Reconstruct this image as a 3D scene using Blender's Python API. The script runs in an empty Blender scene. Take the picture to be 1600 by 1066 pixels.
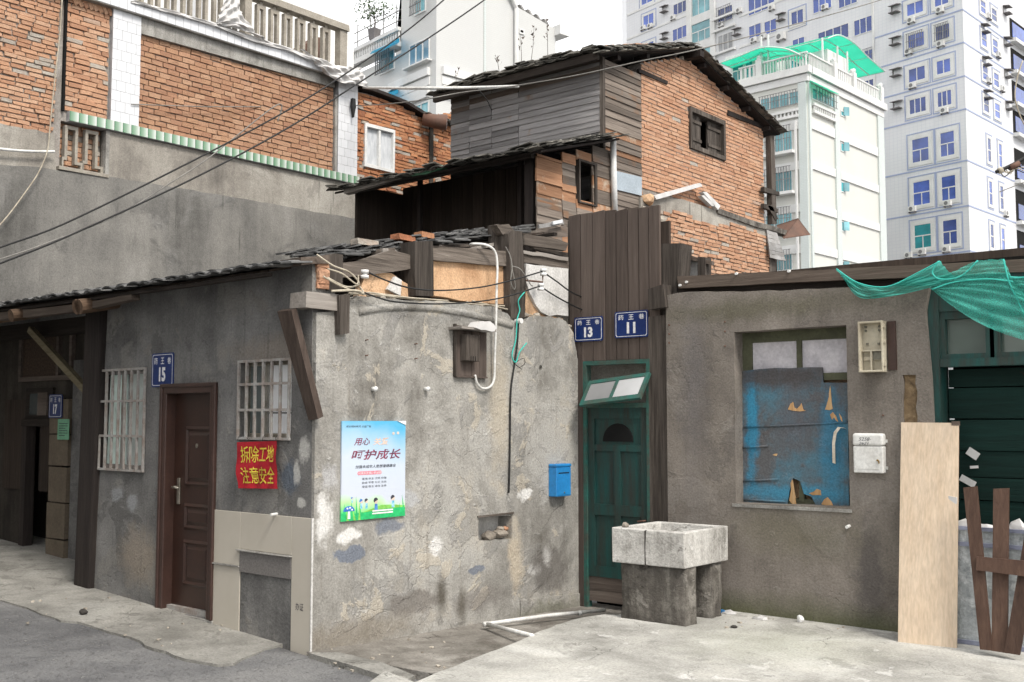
import bpy, bmesh, math, random
from mathutils import Vector, Matrix
from mathutils.geometry import tessellate_polygon
random.seed(7)
V = Vector
scene = bpy.context.scene
col = scene.collection

# ------------------------------------------------------------------ camera
# The house corner on the alley is the world origin; x runs along the left facade, y along the middle wall.
FOC, YAW, PIT, EYE = 1680.0, math.radians(40.03), math.atan(122 / 1680.0), 1.68
FH = V((-math.sin(YAW), math.cos(YAW), 0)); RT = V((math.cos(YAW), math.sin(YAW), 0)); ZZ = V((0, 0, 1))
FW = FH * math.cos(PIT) + ZZ * math.sin(PIT); UP = -FH * math.sin(PIT) + ZZ * math.cos(PIT)
def ray(x, y): return FW + RT * ((x - 800) / FOC) + UP * ((533 - y) / FOC)
CAM = V((6.18425, -5.1165, EYE))
cd = bpy.data.cameras.new('camera'); cam = bpy.data.objects.new('camera', cd); col.objects.link(cam)
cd.sensor_width = 36; cd.lens = 36 * FOC / 1600; cd.clip_start = .05; cd.clip_end = 3000
cam.matrix_world = Matrix.Translation(CAM) @ Matrix((RT, UP, -FW)).transposed().to_4x4()
scene.camera = cam

# ------------------------------------------------------------------ light
SUN = V((.78, -.22, .95)).normalized()
w = bpy.data.worlds.new('World'); scene.world = w; w.use_nodes = True
wn = w.node_tree; bg = wn.nodes['Background']
sky = wn.nodes.new('ShaderNodeTexSky'); sky.sky_type = 'NISHITA'; sky.sun_disc = False
sky.sun_elevation = math.asin(SUN.z); sky.sun_rotation = math.atan2(SUN.x, SUN.y)
sky.air_density = 1.0; sky.dust_density = 1.0; sky.ozone_density = 1.0
hs = wn.nodes.new('ShaderNodeHueSaturation'); hs.inputs['Saturation'].default_value = .35
cloud = wn.nodes.new('ShaderNodeMix'); cloud.data_type = 'RGBA'; cloud.inputs[0].default_value = .8; cloud.inputs[7].default_value = (7.05, 7.0, 6.95, 1)   # even cloud cover
wn.links.new(sky.outputs[0], hs.inputs['Color']); wn.links.new(hs.outputs[0], cloud.inputs[6]); wn.links.new(cloud.outputs[2], bg.inputs[0])
bg.inputs[1].default_value = .10
sd = bpy.data.lights.new('sun', 'SUN'); sd.energy = 1.5; sd.angle = math.radians(16); sd.color = (1, .94, .86)
so = bpy.data.objects.new('sun', sd); col.objects.link(so); so.rotation_euler = (-SUN).to_track_quat('-Z', 'Y').to_euler()
scene.view_settings.view_transform = 'Standard'; scene.view_settings.look = 'None'
scene.view_settings.exposure = 1.3; scene.view_settings.gamma = 1
scene.cycles.use_denoising = True
scene.cycles.max_bounces = 5; scene.cycles.diffuse_bounces = 3; scene.cycles.glossy_bounces = 2; scene.cycles.adaptive_threshold = .03; scene.cycles.transparent_max_bounces = 12

# ------------------------------------------------------------------ helpers
WL = {}
def link(name, me, mat, parent=None, smooth=False):
    o = bpy.data.objects.new(name, me); col.objects.link(o)
    if me is not None and mat is not None and not me.materials: me.materials.append(mat)
    if smooth and me is not None:
        for p in me.polygons: p.use_smooth = True
    if parent is not None:
        o.parent = parent; o.location = -WL[parent.name]
    WL[o.name] = V((0, 0, 0)); return o
def tag(o, label, cat, group=None, kind=None):
    if label: o['label'] = label
    if cat: o['category'] = cat
    if group: o['group'] = group
    if kind: o['kind'] = kind
    return o
def thing(name, label, cat, loc=(0, 0, 0), group=None):
    o = bpy.data.objects.new(name, None); col.objects.link(o); o.empty_display_size = .2
    o.location = loc; WL[o.name] = V(loc); return tag(o, label, cat, group)
def inst(name, me, parent, M, mat=None):
    o = bpy.data.objects.new(name, me); col.objects.link(o)
    if parent is not None:
        o.parent = parent; M = Matrix.Translation(-WL[parent.name]) @ M
    o.matrix_basis = M; WL[o.name] = V((0, 0, 0)); return o
def rj(a): return random.uniform(-a, a)

class Face:
    """A vertical wall plane: u runs right as seen from outside, v is height, d is distance outwards."""
    def __init__(s, O, U): s.O = V(O); s.U = V(U).normalized(); s.N = s.U.cross(ZZ).normalized()
    def p(s, u, v, d=0): return s.O + s.U * u + ZZ * v + s.N * d
    def px(s, x, y, d=0):
        r = ray(x, y); t = ((s.O + s.N * d - CAM).dot(s.N)) / r.dot(s.N); q = CAM + r * t - s.O
        return (q.dot(s.U), q.z)
    def pp(s, pts, d=0): return [s.px(x, y, d) for x, y in pts]

class MB:
    def __init__(s): s.v = []; s.f = []
    def add(s, vs, fs):
        o = len(s.v); s.v += [tuple(q) for q in vs]; s.f += [tuple(i + o for i in f) for f in fs]; return s
    def hexa(s, q): return s.add(q, [(0, 3, 2, 1), (4, 5, 6, 7), (0, 1, 5, 4), (1, 2, 6, 5), (2, 3, 7, 6), (3, 0, 4, 7)])
    def box(s, a, b, j=0):
        (x0, y0, z0), (x1, y1, z1) = a, b
        q = [(x0, y0, z0), (x1, y0, z0), (x1, y1, z0), (x0, y1, z0), (x0, y0, z1), (x1, y0, z1), (x1, y1, z1), (x0, y1, z1)]
        if j: q = [(x + rj(j), y + rj(j), z + rj(j)) for x, y, z in q]
        return s.hexa(q)
    def fbox(s, F, u0, u1, v0, v1, d0, d1, j=0):
        q = [F.p(u0, v0, d1), F.p(u1, v0, d1), F.p(u1, v0, d0), F.p(u0, v0, d0), F.p(u0, v1, d1), F.p(u1, v1, d1), F.p(u1, v1, d0), F.p(u0, v1, d0)]
        if j: q = [a + V((rj(j), rj(j), rj(j))) for a in q]
        return s.hexa(q)
    def fpoly(s, F, pts, d0, d1):
        n = len(pts); a = [F.p(u, v, d1) for u, v in pts]; b = [F.p(u, v, d0) for u, v in pts]
        return s.add(a + b, [tuple(range(n)), tuple(range(2 * n - 1, n - 1, -1))] + [(i, i + n, (i + 1) % n + n, (i + 1) % n) for i in range(n)])
    def pxpoly(s, F, px, d0, d1): return s.fpoly(F, F.pp(px, d1), d0, d1)
    def loop(s, A, B):
        n = len(A)
        return s.add(list(A) + list(B), [tuple(range(n)), tuple(range(2 * n - 1, n - 1, -1))] + [(i, i + n, (i + 1) % n + n, (i + 1) % n) for i in range(n)])
    def slab(s, F, outer, holes, d0, d1):
        loops = [outer] + holes; flat = [q for L in loops for q in L]; n = len(flat)
        tri = tessellate_polygon([[V((u, v, 0)) for u, v in L] for L in loops])
        fs = [tuple(t) for t in tri] + [tuple(i + n for i in t[::-1]) for t in tri]; o = 0
        for L in loops:
            m = len(L)
            fs += [(o + i, o + i + n, o + (i + 1) % m + n, o + (i + 1) % m) for i in range(m)]; o += m
        return s.add([F.p(u, v, d1) for u, v in flat] + [F.p(u, v, d0) for u, v in flat], fs)
    def tube(s, pts, r, n=6, r1=None):
        pts = [V(q) for q in pts]; rings = []; prev = None
        for i, q in enumerate(pts):
            t = (pts[min(i + 1, len(pts) - 1)] - pts[max(i - 1, 0)]).normalized()
            a = prev if prev is not None else (V((0, 0, 1)) if abs(t.z) < .9 else V((1, 0, 0)))
            x = t.cross(a).normalized(); y = t.cross(x).normalized(); prev = -y if prev is None else -y
            rr = r if r1 is None else r + (r1 - r) * i / max(1, len(pts) - 1)
            rings += [q + (x * math.cos(k * 2 * math.pi / n) + y * math.sin(k * 2 * math.pi / n)) * rr for k in range(n)]
        m = len(pts)
        fs = [(i * n + k, i * n + (k + 1) % n, (i + 1) * n + (k + 1) % n, (i + 1) * n + k) for i in range(m - 1) for k in range(n)]
        fs += [tuple(range(n))[::-1], tuple((m - 1) * n + k for k in range(n))]
        return s.add(rings, fs)
    def mesh(s, name, fix=True):
        me = bpy.data.meshes.new(name); me.from_pydata(s.v, [], s.f)
        if fix:
            b = bmesh.new(); b.from_mesh(me); bmesh.ops.recalc_face_normals(b, faces=b.faces); b.to_mesh(me); b.free()
        return me
    def build(s, name, mat, parent=None, smooth=False, label=None):
        o = link(name, s.mesh(name), mat, parent, smooth)
        if label: o['label'] = label
        return o
    def bev(s, name, mat, parent=None, w=.01, seg=2, smooth=False):
        o = s.build(name, mat, parent, smooth)
        m = o.modifiers.new('bevel', 'BEVEL'); m.width = w; m.segments = seg; m.limit_method = 'ANGLE'; return o
def sag(a, b, drop, n=14):
    a, b = V(a), V(b)
    return [a.lerp(b, i / n) - ZZ * drop * 4 * (i / n) * (1 - i / n) for i in range(n + 1)]
def smooth_path(pts, n=6):
    pts = [V(q) for q in pts]; out = []
    for i in range(len(pts) - 1):
        p0, p1, p2, p3 = pts[max(i - 1, 0)], pts[i], pts[i + 1], pts[min(i + 2, len(pts) - 1)]
        for k in range(n):
            t = k / n
            out.append(.5 * ((2 * p1) + (p2 - p0) * t + (2 * p0 - 5 * p1 + 4 * p2 - p3) * t * t + (3 * p1 - p0 - 3 * p2 + p3) * t ** 3))
    return out + [pts[-1]]
def rough(pts, step, amp, closed=True):
    out = []; n = len(pts)
    for i in range(n if closed else n - 1):
        a, b = V(pts[i]), V(pts[(i + 1) % n]); L = (b - a).length; k = max(1, int(L / step))
        nn = V((-(b - a).y, (b - a).x)).normalized() if L > 1e-6 else V((0, 0))
        for j in range(k): out.append(tuple(a.lerp(b, j / k) + (nn * rj(amp) if j else V((0, 0)))))
    return out
def rect(u0, u1, v0, v1): return [(u0, v0), (u1, v0), (u1, v1), (u0, v1)]

# ------------------------------------------------------------------ materials
def new_mat(name):
    m = bpy.data.materials.new(name); m.use_nodes = True
    return m, m.node_tree, m.node_tree.nodes['Principled BSDF']
def nd(nt, t, ins=None, **kw):
    n = nt.nodes.new('ShaderNode' + t)
    for k, v in kw.items(): setattr(n, k, v)
    for k, v in (ins or {}).items():
        if isinstance(v, bpy.types.NodeSocket): nt.links.new(v, n.inputs[k])
        else:
            s = n.inputs[k]
            s.default_value = (*v, 1) if s.type == 'RGBA' and len(v) == 3 else v
    return n
def noise(nt, co, sc, det=6, ro=.6, dist=0): return nd(nt, 'TexNoise', {'Vector': co, 'Scale': sc, 'Detail': det, 'Roughness': ro, 'Distortion': dist})
def mapr(nt, val, a, b, c=0., d=1.): return nd(nt, 'MapRange', {'Value': val, 'From Min': a, 'From Max': b, 'To Min': c, 'To Max': d}).outputs[0]
def mixc(nt, f, a, b, mode='MIX'):
    n = nt.nodes.new('ShaderNodeMix'); n.data_type = 'RGBA'; n.blend_type = mode; n.clamp_factor = True
    for s, v in ((n.inputs[0], f), (n.inputs[6], a), (n.inputs[7], b)):
        if isinstance(v, bpy.types.NodeSocket): nt.links.new(v, s)
        else: s.default_value = (*v, 1) if s.type == 'RGBA' else v
    return n.outputs[2]
def mth(nt, op, a, b=0.):
    n = nt.nodes.new('ShaderNodeMath'); n.operation = op
    for i, v in enumerate((a, b)):
        if isinstance(v, bpy.types.NodeSocket): nt.links.new(v, n.inputs[i])
        else: n.inputs[i].default_value = v
    return n.outputs[0]
def scaled(nt, co, s): return nd(nt, 'VectorMath', {0: co, 1: s}, operation='MULTIPLY').outputs[0]
def ramp(nt, fac, stops):
    n = nd(nt, 'ValToRGB', {'Fac': fac}); e = n.color_ramp.elements
    while len(e) < len(stops): e.new(.5)
    for q, (p, c) in zip(e, stops): q.position = p; q.color = (*c, 1)
    return n.outputs[0]
def bumped(nt, b, h, st, dist=.01):
    n = nd(nt, 'Bump', {'Height': h, 'Strength': st, 'Distance': dist}); nt.links.new(n.outputs[0], b.inputs['Normal'])
def coords(nt, obj=False):
    pos = nd(nt, 'NewGeometry').outputs['Position']
    if obj:
        r = nd(nt, 'ObjectInfo').outputs['Random']
        pos = nd(nt, 'VectorMath', {0: pos, 1: nd(nt, 'VectorMath', {0: (13., 7., 3.), 3: mth(nt, 'MULTIPLY', r, 9.)}, operation='SCALE').outputs[0]}, operation='ADD').outputs[0]
    return pos
def rnd(nt):
    return mth(nt, 'FRACT', mth(nt, 'ADD', nd(nt, 'ObjectInfo').outputs['Random'], nd(nt, 'NewGeometry').outputs['Random Per Island']))
MC = {}
def plain(name, c, c2=None, sc=6., rough_=.7, bump=.15, spec=.35, metal=0, vary=.0, fine=40., st=(1, 1, 1)):
    m, nt, b = new_mat(name); co = scaled(nt, coords(nt, vary > 0), st)
    c2 = c2 or tuple(x * .6 for x in c)
    n1 = noise(nt, co, sc, 5, .65); n2 = noise(nt, co, fine, 2, .6)
    cc = mixc(nt, mapr(nt, n1.outputs[0], .35, .68), c, c2)
    if fine: cc = mixc(nt, .35, cc, mixc(nt, 1., cc, ramp(nt, n2.outputs[0], [(.3, (.55,) * 3), (.7, (1.25,) * 3)]), 'MULTIPLY'))
    if vary:
        g = mapr(nt, rnd(nt), 0, 1, 1 - vary, 1 + vary)
        cc = nd(nt, 'HueSaturation', {'Value': g, 'Color': cc}).outputs[0]
    nt.links.new(cc, b.inputs['Base Color']); b.inputs['Roughness'].default_value = rough_
    b.inputs['Specular IOR Level'].default_value = spec; b.inputs['Metallic'].default_value = metal
    if bump: bumped(nt, b, mth(nt, 'ADD', n1.outputs[0], mth(nt, 'MULTIPLY', n2.outputs[0], .5)), bump)
    return m
def wood(name, cols, axis, vary=.25, rough_=.85, bump=.5, sc=1., weather=None):
    m, nt, b = new_mat(name); co = coords(nt, True)
    s = [22 * sc] * 3; s['xyz'.index(axis)] = 1.1 * sc
    g = noise(nt, scaled(nt, co, tuple(s)), 1.6, 5, .7, .4); big = noise(nt, scaled(nt, co, tuple(q * .13 for q in s)), 1.5, 4, .6)
    f = mth(nt, 'ADD', mth(nt, 'MULTIPLY', g.outputs[0], .55), mth(nt, 'MULTIPLY', big.outputs[0], .45))
    n = len(cols); cc = ramp(nt, f, [(.3 + .4 * i / (n - 1), c) for i, c in enumerate(cols)])
    if weather:
        wn_ = noise(nt, co, weather[1], 6, .7)
        cc = mixc(nt, mapr(nt, wn_.outputs[0], weather[2], weather[2] + .09), cc, weather[0])
    cc = nd(nt, 'HueSaturation', {'Value': mapr(nt, rnd(nt), 0, 1, 1 - vary, 1 + vary), 'Color': cc}).outputs[0]
    nt.links.new(cc, b.inputs['Base Color']); b.inputs['Roughness'].default_value = rough_; b.inputs['Specular IOR Level'].default_value = .25
    bumped(nt, b, g.outputs[0], bump, .012); return m
def plaster(name, stops, scale=1., streak=.35, patches=(), cracks=.0, bump=.35, moss=None, drip=None, rough_=.92, speck=.0, layers=()):
    m, nt, b = new_mat(name); co = coords(nt)
    a = noise(nt, co, .9 * scale, 5, .62, .3); c = noise(nt, co, 3.6 * scale, 5, .7); f = noise(nt, co, 55, 3, .7)
    s = noise(nt, scaled(nt, co, (5., 5., .45)), 1.0 * scale, 4, .6)
    t = mth(nt, 'ADD', mth(nt, 'MULTIPLY', a.outputs[0], .62), mth(nt, 'MULTIPLY', c.outputs[0], .38))
    t = mth(nt, 'ADD', mth(nt, 'MULTIPLY', t, 1 - streak), mth(nt, 'MULTIPLY', s.outputs[0], streak))
    cc = ramp(nt, t, stops); lh = None
    for (lsc, thr, wid, colr, op) in layers:
        mk = mapr(nt, noise(nt, co, lsc, 5, .66, .5).outputs[0], thr, thr + wid); cc = mixc(nt, mth(nt, 'MULTIPLY', mk, op), cc, colr); lh = mk if lh is None else mth(nt, 'ADD', lh, mk)
    w1 = nd(nt, 'VectorMath', {0: noise(nt, co, 7., 3, .7).outputs[1], 1: (.5, .5, .5)}, operation='SUBTRACT').outputs[0]
    for (ce, rs, rz, colr, soft, op) in patches:
        q = nd(nt, 'VectorMath', {0: co, 1: nd(nt, 'VectorMath', {0: w1, 1: (1.5 * rs + .05,) * 2 + (1.5 * rz + .05,)}, operation='MULTIPLY').outputs[0]}, operation='ADD').outputs[0]
        q = nd(nt, 'VectorMath', {0: q, 1: tuple(ce)}, operation='SUBTRACT').outputs[0]
        L = nd(nt, 'VectorMath', {0: scaled(nt, q, (1 / rs, 1 / rs, 1 / rz))}, operation='LENGTH').outputs['Value']
        cc = mixc(nt, mth(nt, 'MULTIPLY', mapr(nt, L, 1 + soft, 1 - soft), op), cc, colr)
    sp = nd(nt, 'SeparateXYZ', {0: co})
    if moss:
        mn = noise(nt, co, 2.3, 7, .7)
        h = mth(nt, 'ADD', sp.outputs[2], mth(nt, 'MULTIPLY', mn.outputs[0], -moss[2]))
        cc = mixc(nt, mth(nt, 'MULTIPLY', mapr(nt, h, moss[1], moss[1] - .22), .8), cc, moss[0])
    if drip:
        dn = noise(nt, scaled(nt, co, (9., 9., .7)), 1.1, 4, .65)
        cc = mixc(nt, mth(nt, 'MULTIPLY', mapr(nt, dn.outputs[0], .60, .74), drip[1]), cc, drip[0])
    h = mth(nt, 'ADD', c.outputs[0], mth(nt, 'MULTIPLY', f.outputs[0], .55))
    if lh is not None: h = mth(nt, 'ADD', h, mth(nt, 'MULTIPLY', lh, .35))
    if cracks:
        wv = nd(nt, 'VectorMath', {0: co, 1: scaled(nt, noise(nt, co, 5., 3, .7).outputs[1], (.16,) * 3)}, operation='ADD').outputs[0]
        vo = nd(nt, 'TexVoronoi', {'Vector': wv, 'Scale': 3.2}, feature='DISTANCE_TO_EDGE')
        mk = mth(nt, 'MULTIPLY', mapr(nt, vo.outputs[0], .012, .0), mapr(nt, noise(nt, co, 1.3, 4).outputs[0], .5, .6))
        cc = mixc(nt, mth(nt, 'MULTIPLY', mk, cracks), cc, (.05, .045, .04)); h = mth(nt, 'SUBTRACT', h, mth(nt, 'MULTIPLY', mk, .6))
    cc = mixc(nt, .45, cc, mixc(nt, 1., cc, ramp(nt, f.outputs[0], [(.32, (.5,) * 3), (.66, (1.3,) * 3)]), 'MULTIPLY'))
    if speck: cc = mixc(nt, mth(nt, 'MULTIPLY', mapr(nt, noise(nt, co, 30, 5, .75).outputs[0], .70, .76), speck), cc, (.75, .73, .68))
    nt.links.new(cc, b.inputs['Base Color']); b.inputs['Roughness'].default_value = rough_; b.inputs['Specular IOR Level'].default_value = .2
    bumped(nt, b, h, bump, .02); return m
def brick_mat(name, cols, grey=.1, dirt=(.10, .08, .07), dirtm=.64):
    m, nt, b = new_mat(name); co = coords(nt); r = rnd(nt); n = len(cols)
    cc = ramp(nt, r, [(i / (n - 1) * (1 - grey), c) for i, c in enumerate(cols)] + [(1 - grey + .01, (.42, .39, .34)), (1, (.34, .31, .27))])
    a = noise(nt, co, 9., 4, .7); f = noise(nt, co, 60., 2, .6); g = noise(nt, co, .9, 5, .7)
    cc = mixc(nt, mapr(nt, a.outputs[0], .45, .75), cc, mixc(nt, .5, cc, (.30, .16, .10)))
    cc = mixc(nt, mth(nt, 'MULTIPLY', mapr(nt, g.outputs[0], dirtm, dirtm + .16), .75), cc, dirt)
    cc = mixc(nt, .4, cc, mixc(nt, 1., cc, ramp(nt, f.outputs[0], [(.3, (.6,) * 3), (.7, (1.3,) * 3)]), 'MULTIPLY'))
    nt.links.new(cc, b.inputs['Base Color']); b.inputs['Roughness'].default_value = .95; b.inputs['Specular IOR Level'].default_value = .15
    bumped(nt, b, mth(nt, 'ADD', a.outputs[0], f.outputs[0]), .5, .02); return m
def glass(name, c, rough_=.08, spec=.6):
    m, nt, b = new_mat(name); co = coords(nt, True); n = noise(nt, co, .8, 4)
    cc = mixc(nt, mapr(nt, n.outputs[0], .35, .65), c, tuple(x * .62 for x in c))
    cc = nd(nt, 'HueSaturation', {'Value': mapr(nt, rnd(nt), 0, 1, .55, 1.25), 'Color': cc}).outputs[0]
    nt.links.new(cc, b.inputs['Base Color']); b.inputs['Roughness'].default_value = rough_; b.inputs['Specular IOR Level'].default_value = spec; return m
def tiled(name, c, joint, w, h, rough_=.3, mortar=.03, axis=0, vary=.05, off=.5):
    """small wall tiles too far away to tell apart: pattern along (u,z)"""
    m, nt, b = new_mat(name); co = coords(nt); sp = nd(nt, 'SeparateXYZ', {0: co})
    u = mth(nt, 'ADD', sp.outputs[0], sp.outputs[1]) if axis == 2 else sp.outputs[axis]
    cv = nd(nt, 'CombineXYZ', {0: u, 1: sp.outputs[2], 2: 0.}).outputs[0]
    br = nd(nt, 'TexBrick', {'Vector': cv, 'Color1': c, 'Color2': tuple(x * (1 - vary) for x in c), 'Mortar': joint, 'Scale': 1., 'Mortar Size': mortar * h, 'Brick Width': w, 'Row Height': h}, offset=off)
    g = noise(nt, scaled(nt, co, (1, 1, .25)), .35, 7, .65)
    cc = mixc(nt, mapr(nt, g.outputs[0], .35, .8), br.outputs[0], mixc(nt, .28, br.outputs[0], (.4, .4, .42)))
    nt.links.new(cc, b.inputs['Base Color']); b.inputs['Roughness'].default_value = rough_; b.inputs['Specular IOR Level'].default_value = .4
    return m
def net_mat(name, c, dens):
    m, nt, b = new_mat(name); co = coords(nt)
    b.inputs['Base Color'].default_value = (*c, 1); b.inputs['Roughness'].default_value = .6
    n = noise(nt, scaled(nt, co, (60., 60., 160.)), 3., 2, .5)
    tr = nd(nt, 'BsdfTransparent'); tl = nd(nt, 'BsdfTranslucent', {'Color': c})
    mx = nd(nt, 'MixShader', {0: .35, 1: b.outputs[0], 2: tl.outputs[0]})
    fac = mapr(nt, n.outputs[0], .3, .7, max(0, dens - .25), min(1, dens + .25))
    mm = nd(nt, 'MixShader', {0: fac, 1: tr.outputs[0], 2: mx.outputs[0]})
    nt.links.new(mm.outputs[0], nt.nodes['Material Output'].inputs[0]); return m

# ------------------------------------------------------------------ repeated pieces
def unit_boxes(n, j):
    out = []
    for k in range(n):
        m = MB(); m.box((-.5, -.5, -.5), (.5, .5, .5), j); me = m.mesh('brick'); out.append(me)
    return out
def scan(polys, v):
    xs = []
    for L in polys:
        for i in range(len(L)):
            (u0, v0), (u1, v1) = L[i], L[(i + 1) % len(L)]
            if (v0 <= v) != (v1 <= v): xs.append(u0 + (u1 - u0) * (v - v0) / (v1 - v0))
    xs.sort(); return list(zip(xs[::2], xs[1::2]))
def brick_field(parent, F, polys, L, H, gap, mat, d, thick=.05, nmax=300, j=.05, var=.008, name='brick', bond=.5, lens=.12, hv=.004, rot=.0):
    """lay bricks (or tiles) one by one over the outline polys (first outer, then holes)"""
    meshes = unit_boxes(6, j)
    for me in meshes: me.materials.append(mat)
    vs = [v for P in polys for _, v in P]; v = min(vs); items = []; r = 0
    while v < max(vs):
        for a, b in scan(polys, v + H * .5):
            u = a - random.random() * 0 - (L * bond if r % 2 else 0) - L * (.25 * random.random() if lens else 0)
            while u < b:
                l = L * (1 + rj(lens)); u0, u1 = max(u, a), min(u + l, b)
                if u1 - u0 > .18 * L:
                    items.append(((u0 + u1) / 2, v + H / 2 + rj(hv), u1 - u0 - gap, H - gap, rj(var)))
                u += l
        v += H; r += 1
    R = Matrix((F.U, -F.N, ZZ)).transposed().to_4x4()
    def M(it):
        u, vv, l, h, dd = it
        return Matrix.Translation(F.p(u, vv, d + dd - thick / 2)) @ R @ Matrix.Rotation(rj(rot), 4, 'Y') @ Matrix.Diagonal((l, thick, h, 1))
    items.sort(key=lambda it: (F.p(it[0], it[1]) - CAM).length)
    for it in items[:nmax]: inst(name, random.choice(meshes), parent, M(it))
    if items[nmax:]:
        m = MB()
        for it in items[nmax:]:
            me = random.choice(meshes); X = M(it)
            m.add([X @ q.co for q in me.vertices], [tuple(p.vertices) for p in me.polygons])
        o = link(name + '_remainder', m.mesh(name), mat, parent); o['kind'] = 'stuff'
def arc_tile(w, l, rise, th, up=True, seg=4):
    m = MB(); A = []; B = []
    for y in (0, l):
        for s in (0, th):
            for i in range(seg + 1):
                t = i / seg * 2 - 1; z = (1 - t * t) * rise * (1 if up else -1) + s
                A.append((t * w / 2 * (1 - .08 * (y > 0)), y, z))
    n = seg + 1; fs = []
    for i in range(seg):
        fs += [(i, i + 1, 2 * n + i + 1, 2 * n + i), (n + i, 3 * n + i, 3 * n + i + 1, n + i + 1), (i, n + i, n + i + 1, i + 1), (2 * n + i, 2 * n + i + 1, 3 * n + i + 1, 3 * n + i)]
    for i in (0, seg): fs.append((i, n + i, 3 * n + i, 2 * n + i))
    return m.add(A, fs)
def tile_roof(parent, O, A, S, ncol, nrow, w, expo, mat, nmax=300, tl=.2, rise=.035, th=.012, jit=.012, skip=None, rowlift=.0, name='roof_tile'):
    """curved clay tiles laid in overlapping courses: A across, S up the slope"""
    A, S = V(A).normalized(), V(S).normalized(); N = A.cross(S).normalized()
    if N.z < 0: N = -N
    mus = [arc_tile(w * 1.08, tl, rise, th, True).mesh(name), arc_tile(w * 1.05, tl, rise * .7, th, False).mesh(name)]
    for me in mus: me.materials.append(mat)
    items = []
    for c in range(ncol):
        for r in range(nrow):
            if skip and skip(c, r): continue
            up = c % 2 == 0
            p = V(O) + A * (w * .62 * c + rj(jit)) + S * (expo * r + rj(jit)) + N * ((.03 if up else .03) + rj(jit * .4) + rowlift * r)
            tilt = -.10 + rj(.035)
            M = Matrix.Translation(p) @ Matrix((A, S, N)).transposed().to_4x4() @ Matrix.Rotation(tilt, 4, 'X') @ Matrix.Rotation(rj(.06), 4, 'Z') @ Matrix.Rotation(rj(.05), 4, 'Y')
            items.append((p, M, mus[0 if up else 1]))
    items.sort(key=lambda it: (it[0] - CAM).length)
    for p, M, me in items[:nmax]: inst(name, me, parent, M)
    if items[nmax:]:
        m = MB()
        for p, M, me in items[nmax:]: m.add([M @ q.co for q in me.vertices], [tuple(f.vertices) for f in me.polygons])
        o = link(name + '_remainder', m.mesh(name), mat, parent); o['kind'] = 'stuff'
def hboards(parent, F, rows, mat, d, th=.022, name='board', lap=.014, mats=None):
    """rows: list of (u0,u1,v0,v1[,slope]) lapped boards, each its own object"""
    for q in rows:
        u0, u1, v0, v1 = q[:4]; m = MB(); j = .004; k = lap + rj(.004); o = rj(.006)
        m.hexa([F.p(u0 + rj(j), v0 + rj(j), d + th + k + o), F.p(u1 + rj(j), v0 + rj(j), d + th + k + o), F.p(u1, v0, d), F.p(u0, v0, d),
                F.p(u0 + rj(j), v1 + rj(j), d + th + o), F.p(u1 + rj(j), v1 + rj(j), d + th + o), F.p(u1, v1, d), F.p(u0, v1, d)])
        m.build(name, random.choice(mats) if mats else mat, parent)

# lettering, made first while the scene is still small
LET = {}
def lettering(s, bold=0.0, shear=0.):
    k = (s, bold, shear)
    if k in LET: return LET[k]
    c = bpy.data.curves.new('lettering', 'FONT'); c.body = s; c.size = 1; c.align_x = 'CENTER'; c.align_y = 'CENTER'
    c.offset = bold; c.shear = shear; c.resolution_u = 3; c.fill_mode = 'FRONT'
    o = bpy.data.objects.new('lettering', c); col.objects.link(o)
    me = o.evaluated_get(bpy.context.evaluated_depsgraph_get()).to_mesh()
    vs = [tuple(q.co) for q in me.vertices]; fs = [tuple(p.vertices) for p in me.polygons]
    bpy.data.objects.remove(o); bpy.data.curves.remove(c)
    xs = [q[0] for q in vs]; ys = [q[1] for q in vs]; cx = (min(xs) + max(xs)) / 2; cy = (min(ys) + max(ys)) / 2
    LET[k] = ([(a - cx, b - cy) for a, b, _ in vs], fs, max(xs) - min(xs), max(ys) - min(ys)); return LET[k]
def write(s, pt, wdt, hgt, mat, parent, bold=0., shear=0., name='lettering'):
    """pt(a,b) maps letter plane metres to the world; the text is fitted into wdt x hgt"""
    vs, fs, W, H = lettering(s, bold, shear); m = MB(); m.v = [tuple(pt(a / W * wdt, b / H * hgt)) for a, b in vs]; m.f = fs
    return link(name, m.mesh(name, False), mat, parent)
for s_, b_, h_ in [('药', .01, 0), ('王', .01, 0), ('巷', .01, 0), ('15', .03, 0), ('13', .03, 0), ('11', .03, 0), ('17', .03, 0), ('拆除工地', .008, 0), ('注意安全', .008, 0),
                   ('用心关爱', .012, .25), ('用心', .012, .25), ('关爱', .012, .25), ('呵护成长', .02, .25), ('加强未成年人思想道德建设', .008, .2), ('讲文明树新风 公益广告', 0, .2), ('社会主义核心价值观', 0, 0),
                   ('富强 民主 文明 和谐', 0, 0), ('自由 平等 公正 法治', 0, 0), ('爱国 敬业 诚信 友善', 0, 0), ('5258-', 0, .3), ('2621', 0, .3), ('办证', .0, .1)]:
    lettering(s_, b_, h_)

# ------------------------------------------------------------------ faces of the place
FL = Face((0, 0, 0), (1, 0, 0))            # left facade along the alley
FM = Face((0, 0, 0), (0, 1, 0))            # middle wall
FR = Face((0, 3.2, 0), (1, 0, 0))          # right house
FD = Face((0, 3.25, 0), (1, 0, 0))         # plank entry between them
FA = Face((-8, 0, 0), (0, 1, 0))           # tall brick building
FB = Face((-8.06, 0, 0), (0, 1, 0))        # small brick house behind it
FG = Face((-2.6, 0, 0), (0, 1, 0))         # gable of the timber house
gcorner = FG.px(940, 90)[0]
FS = Face((0, gcorner, 0), (1, 0, 0))      # its boarded long side

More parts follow.
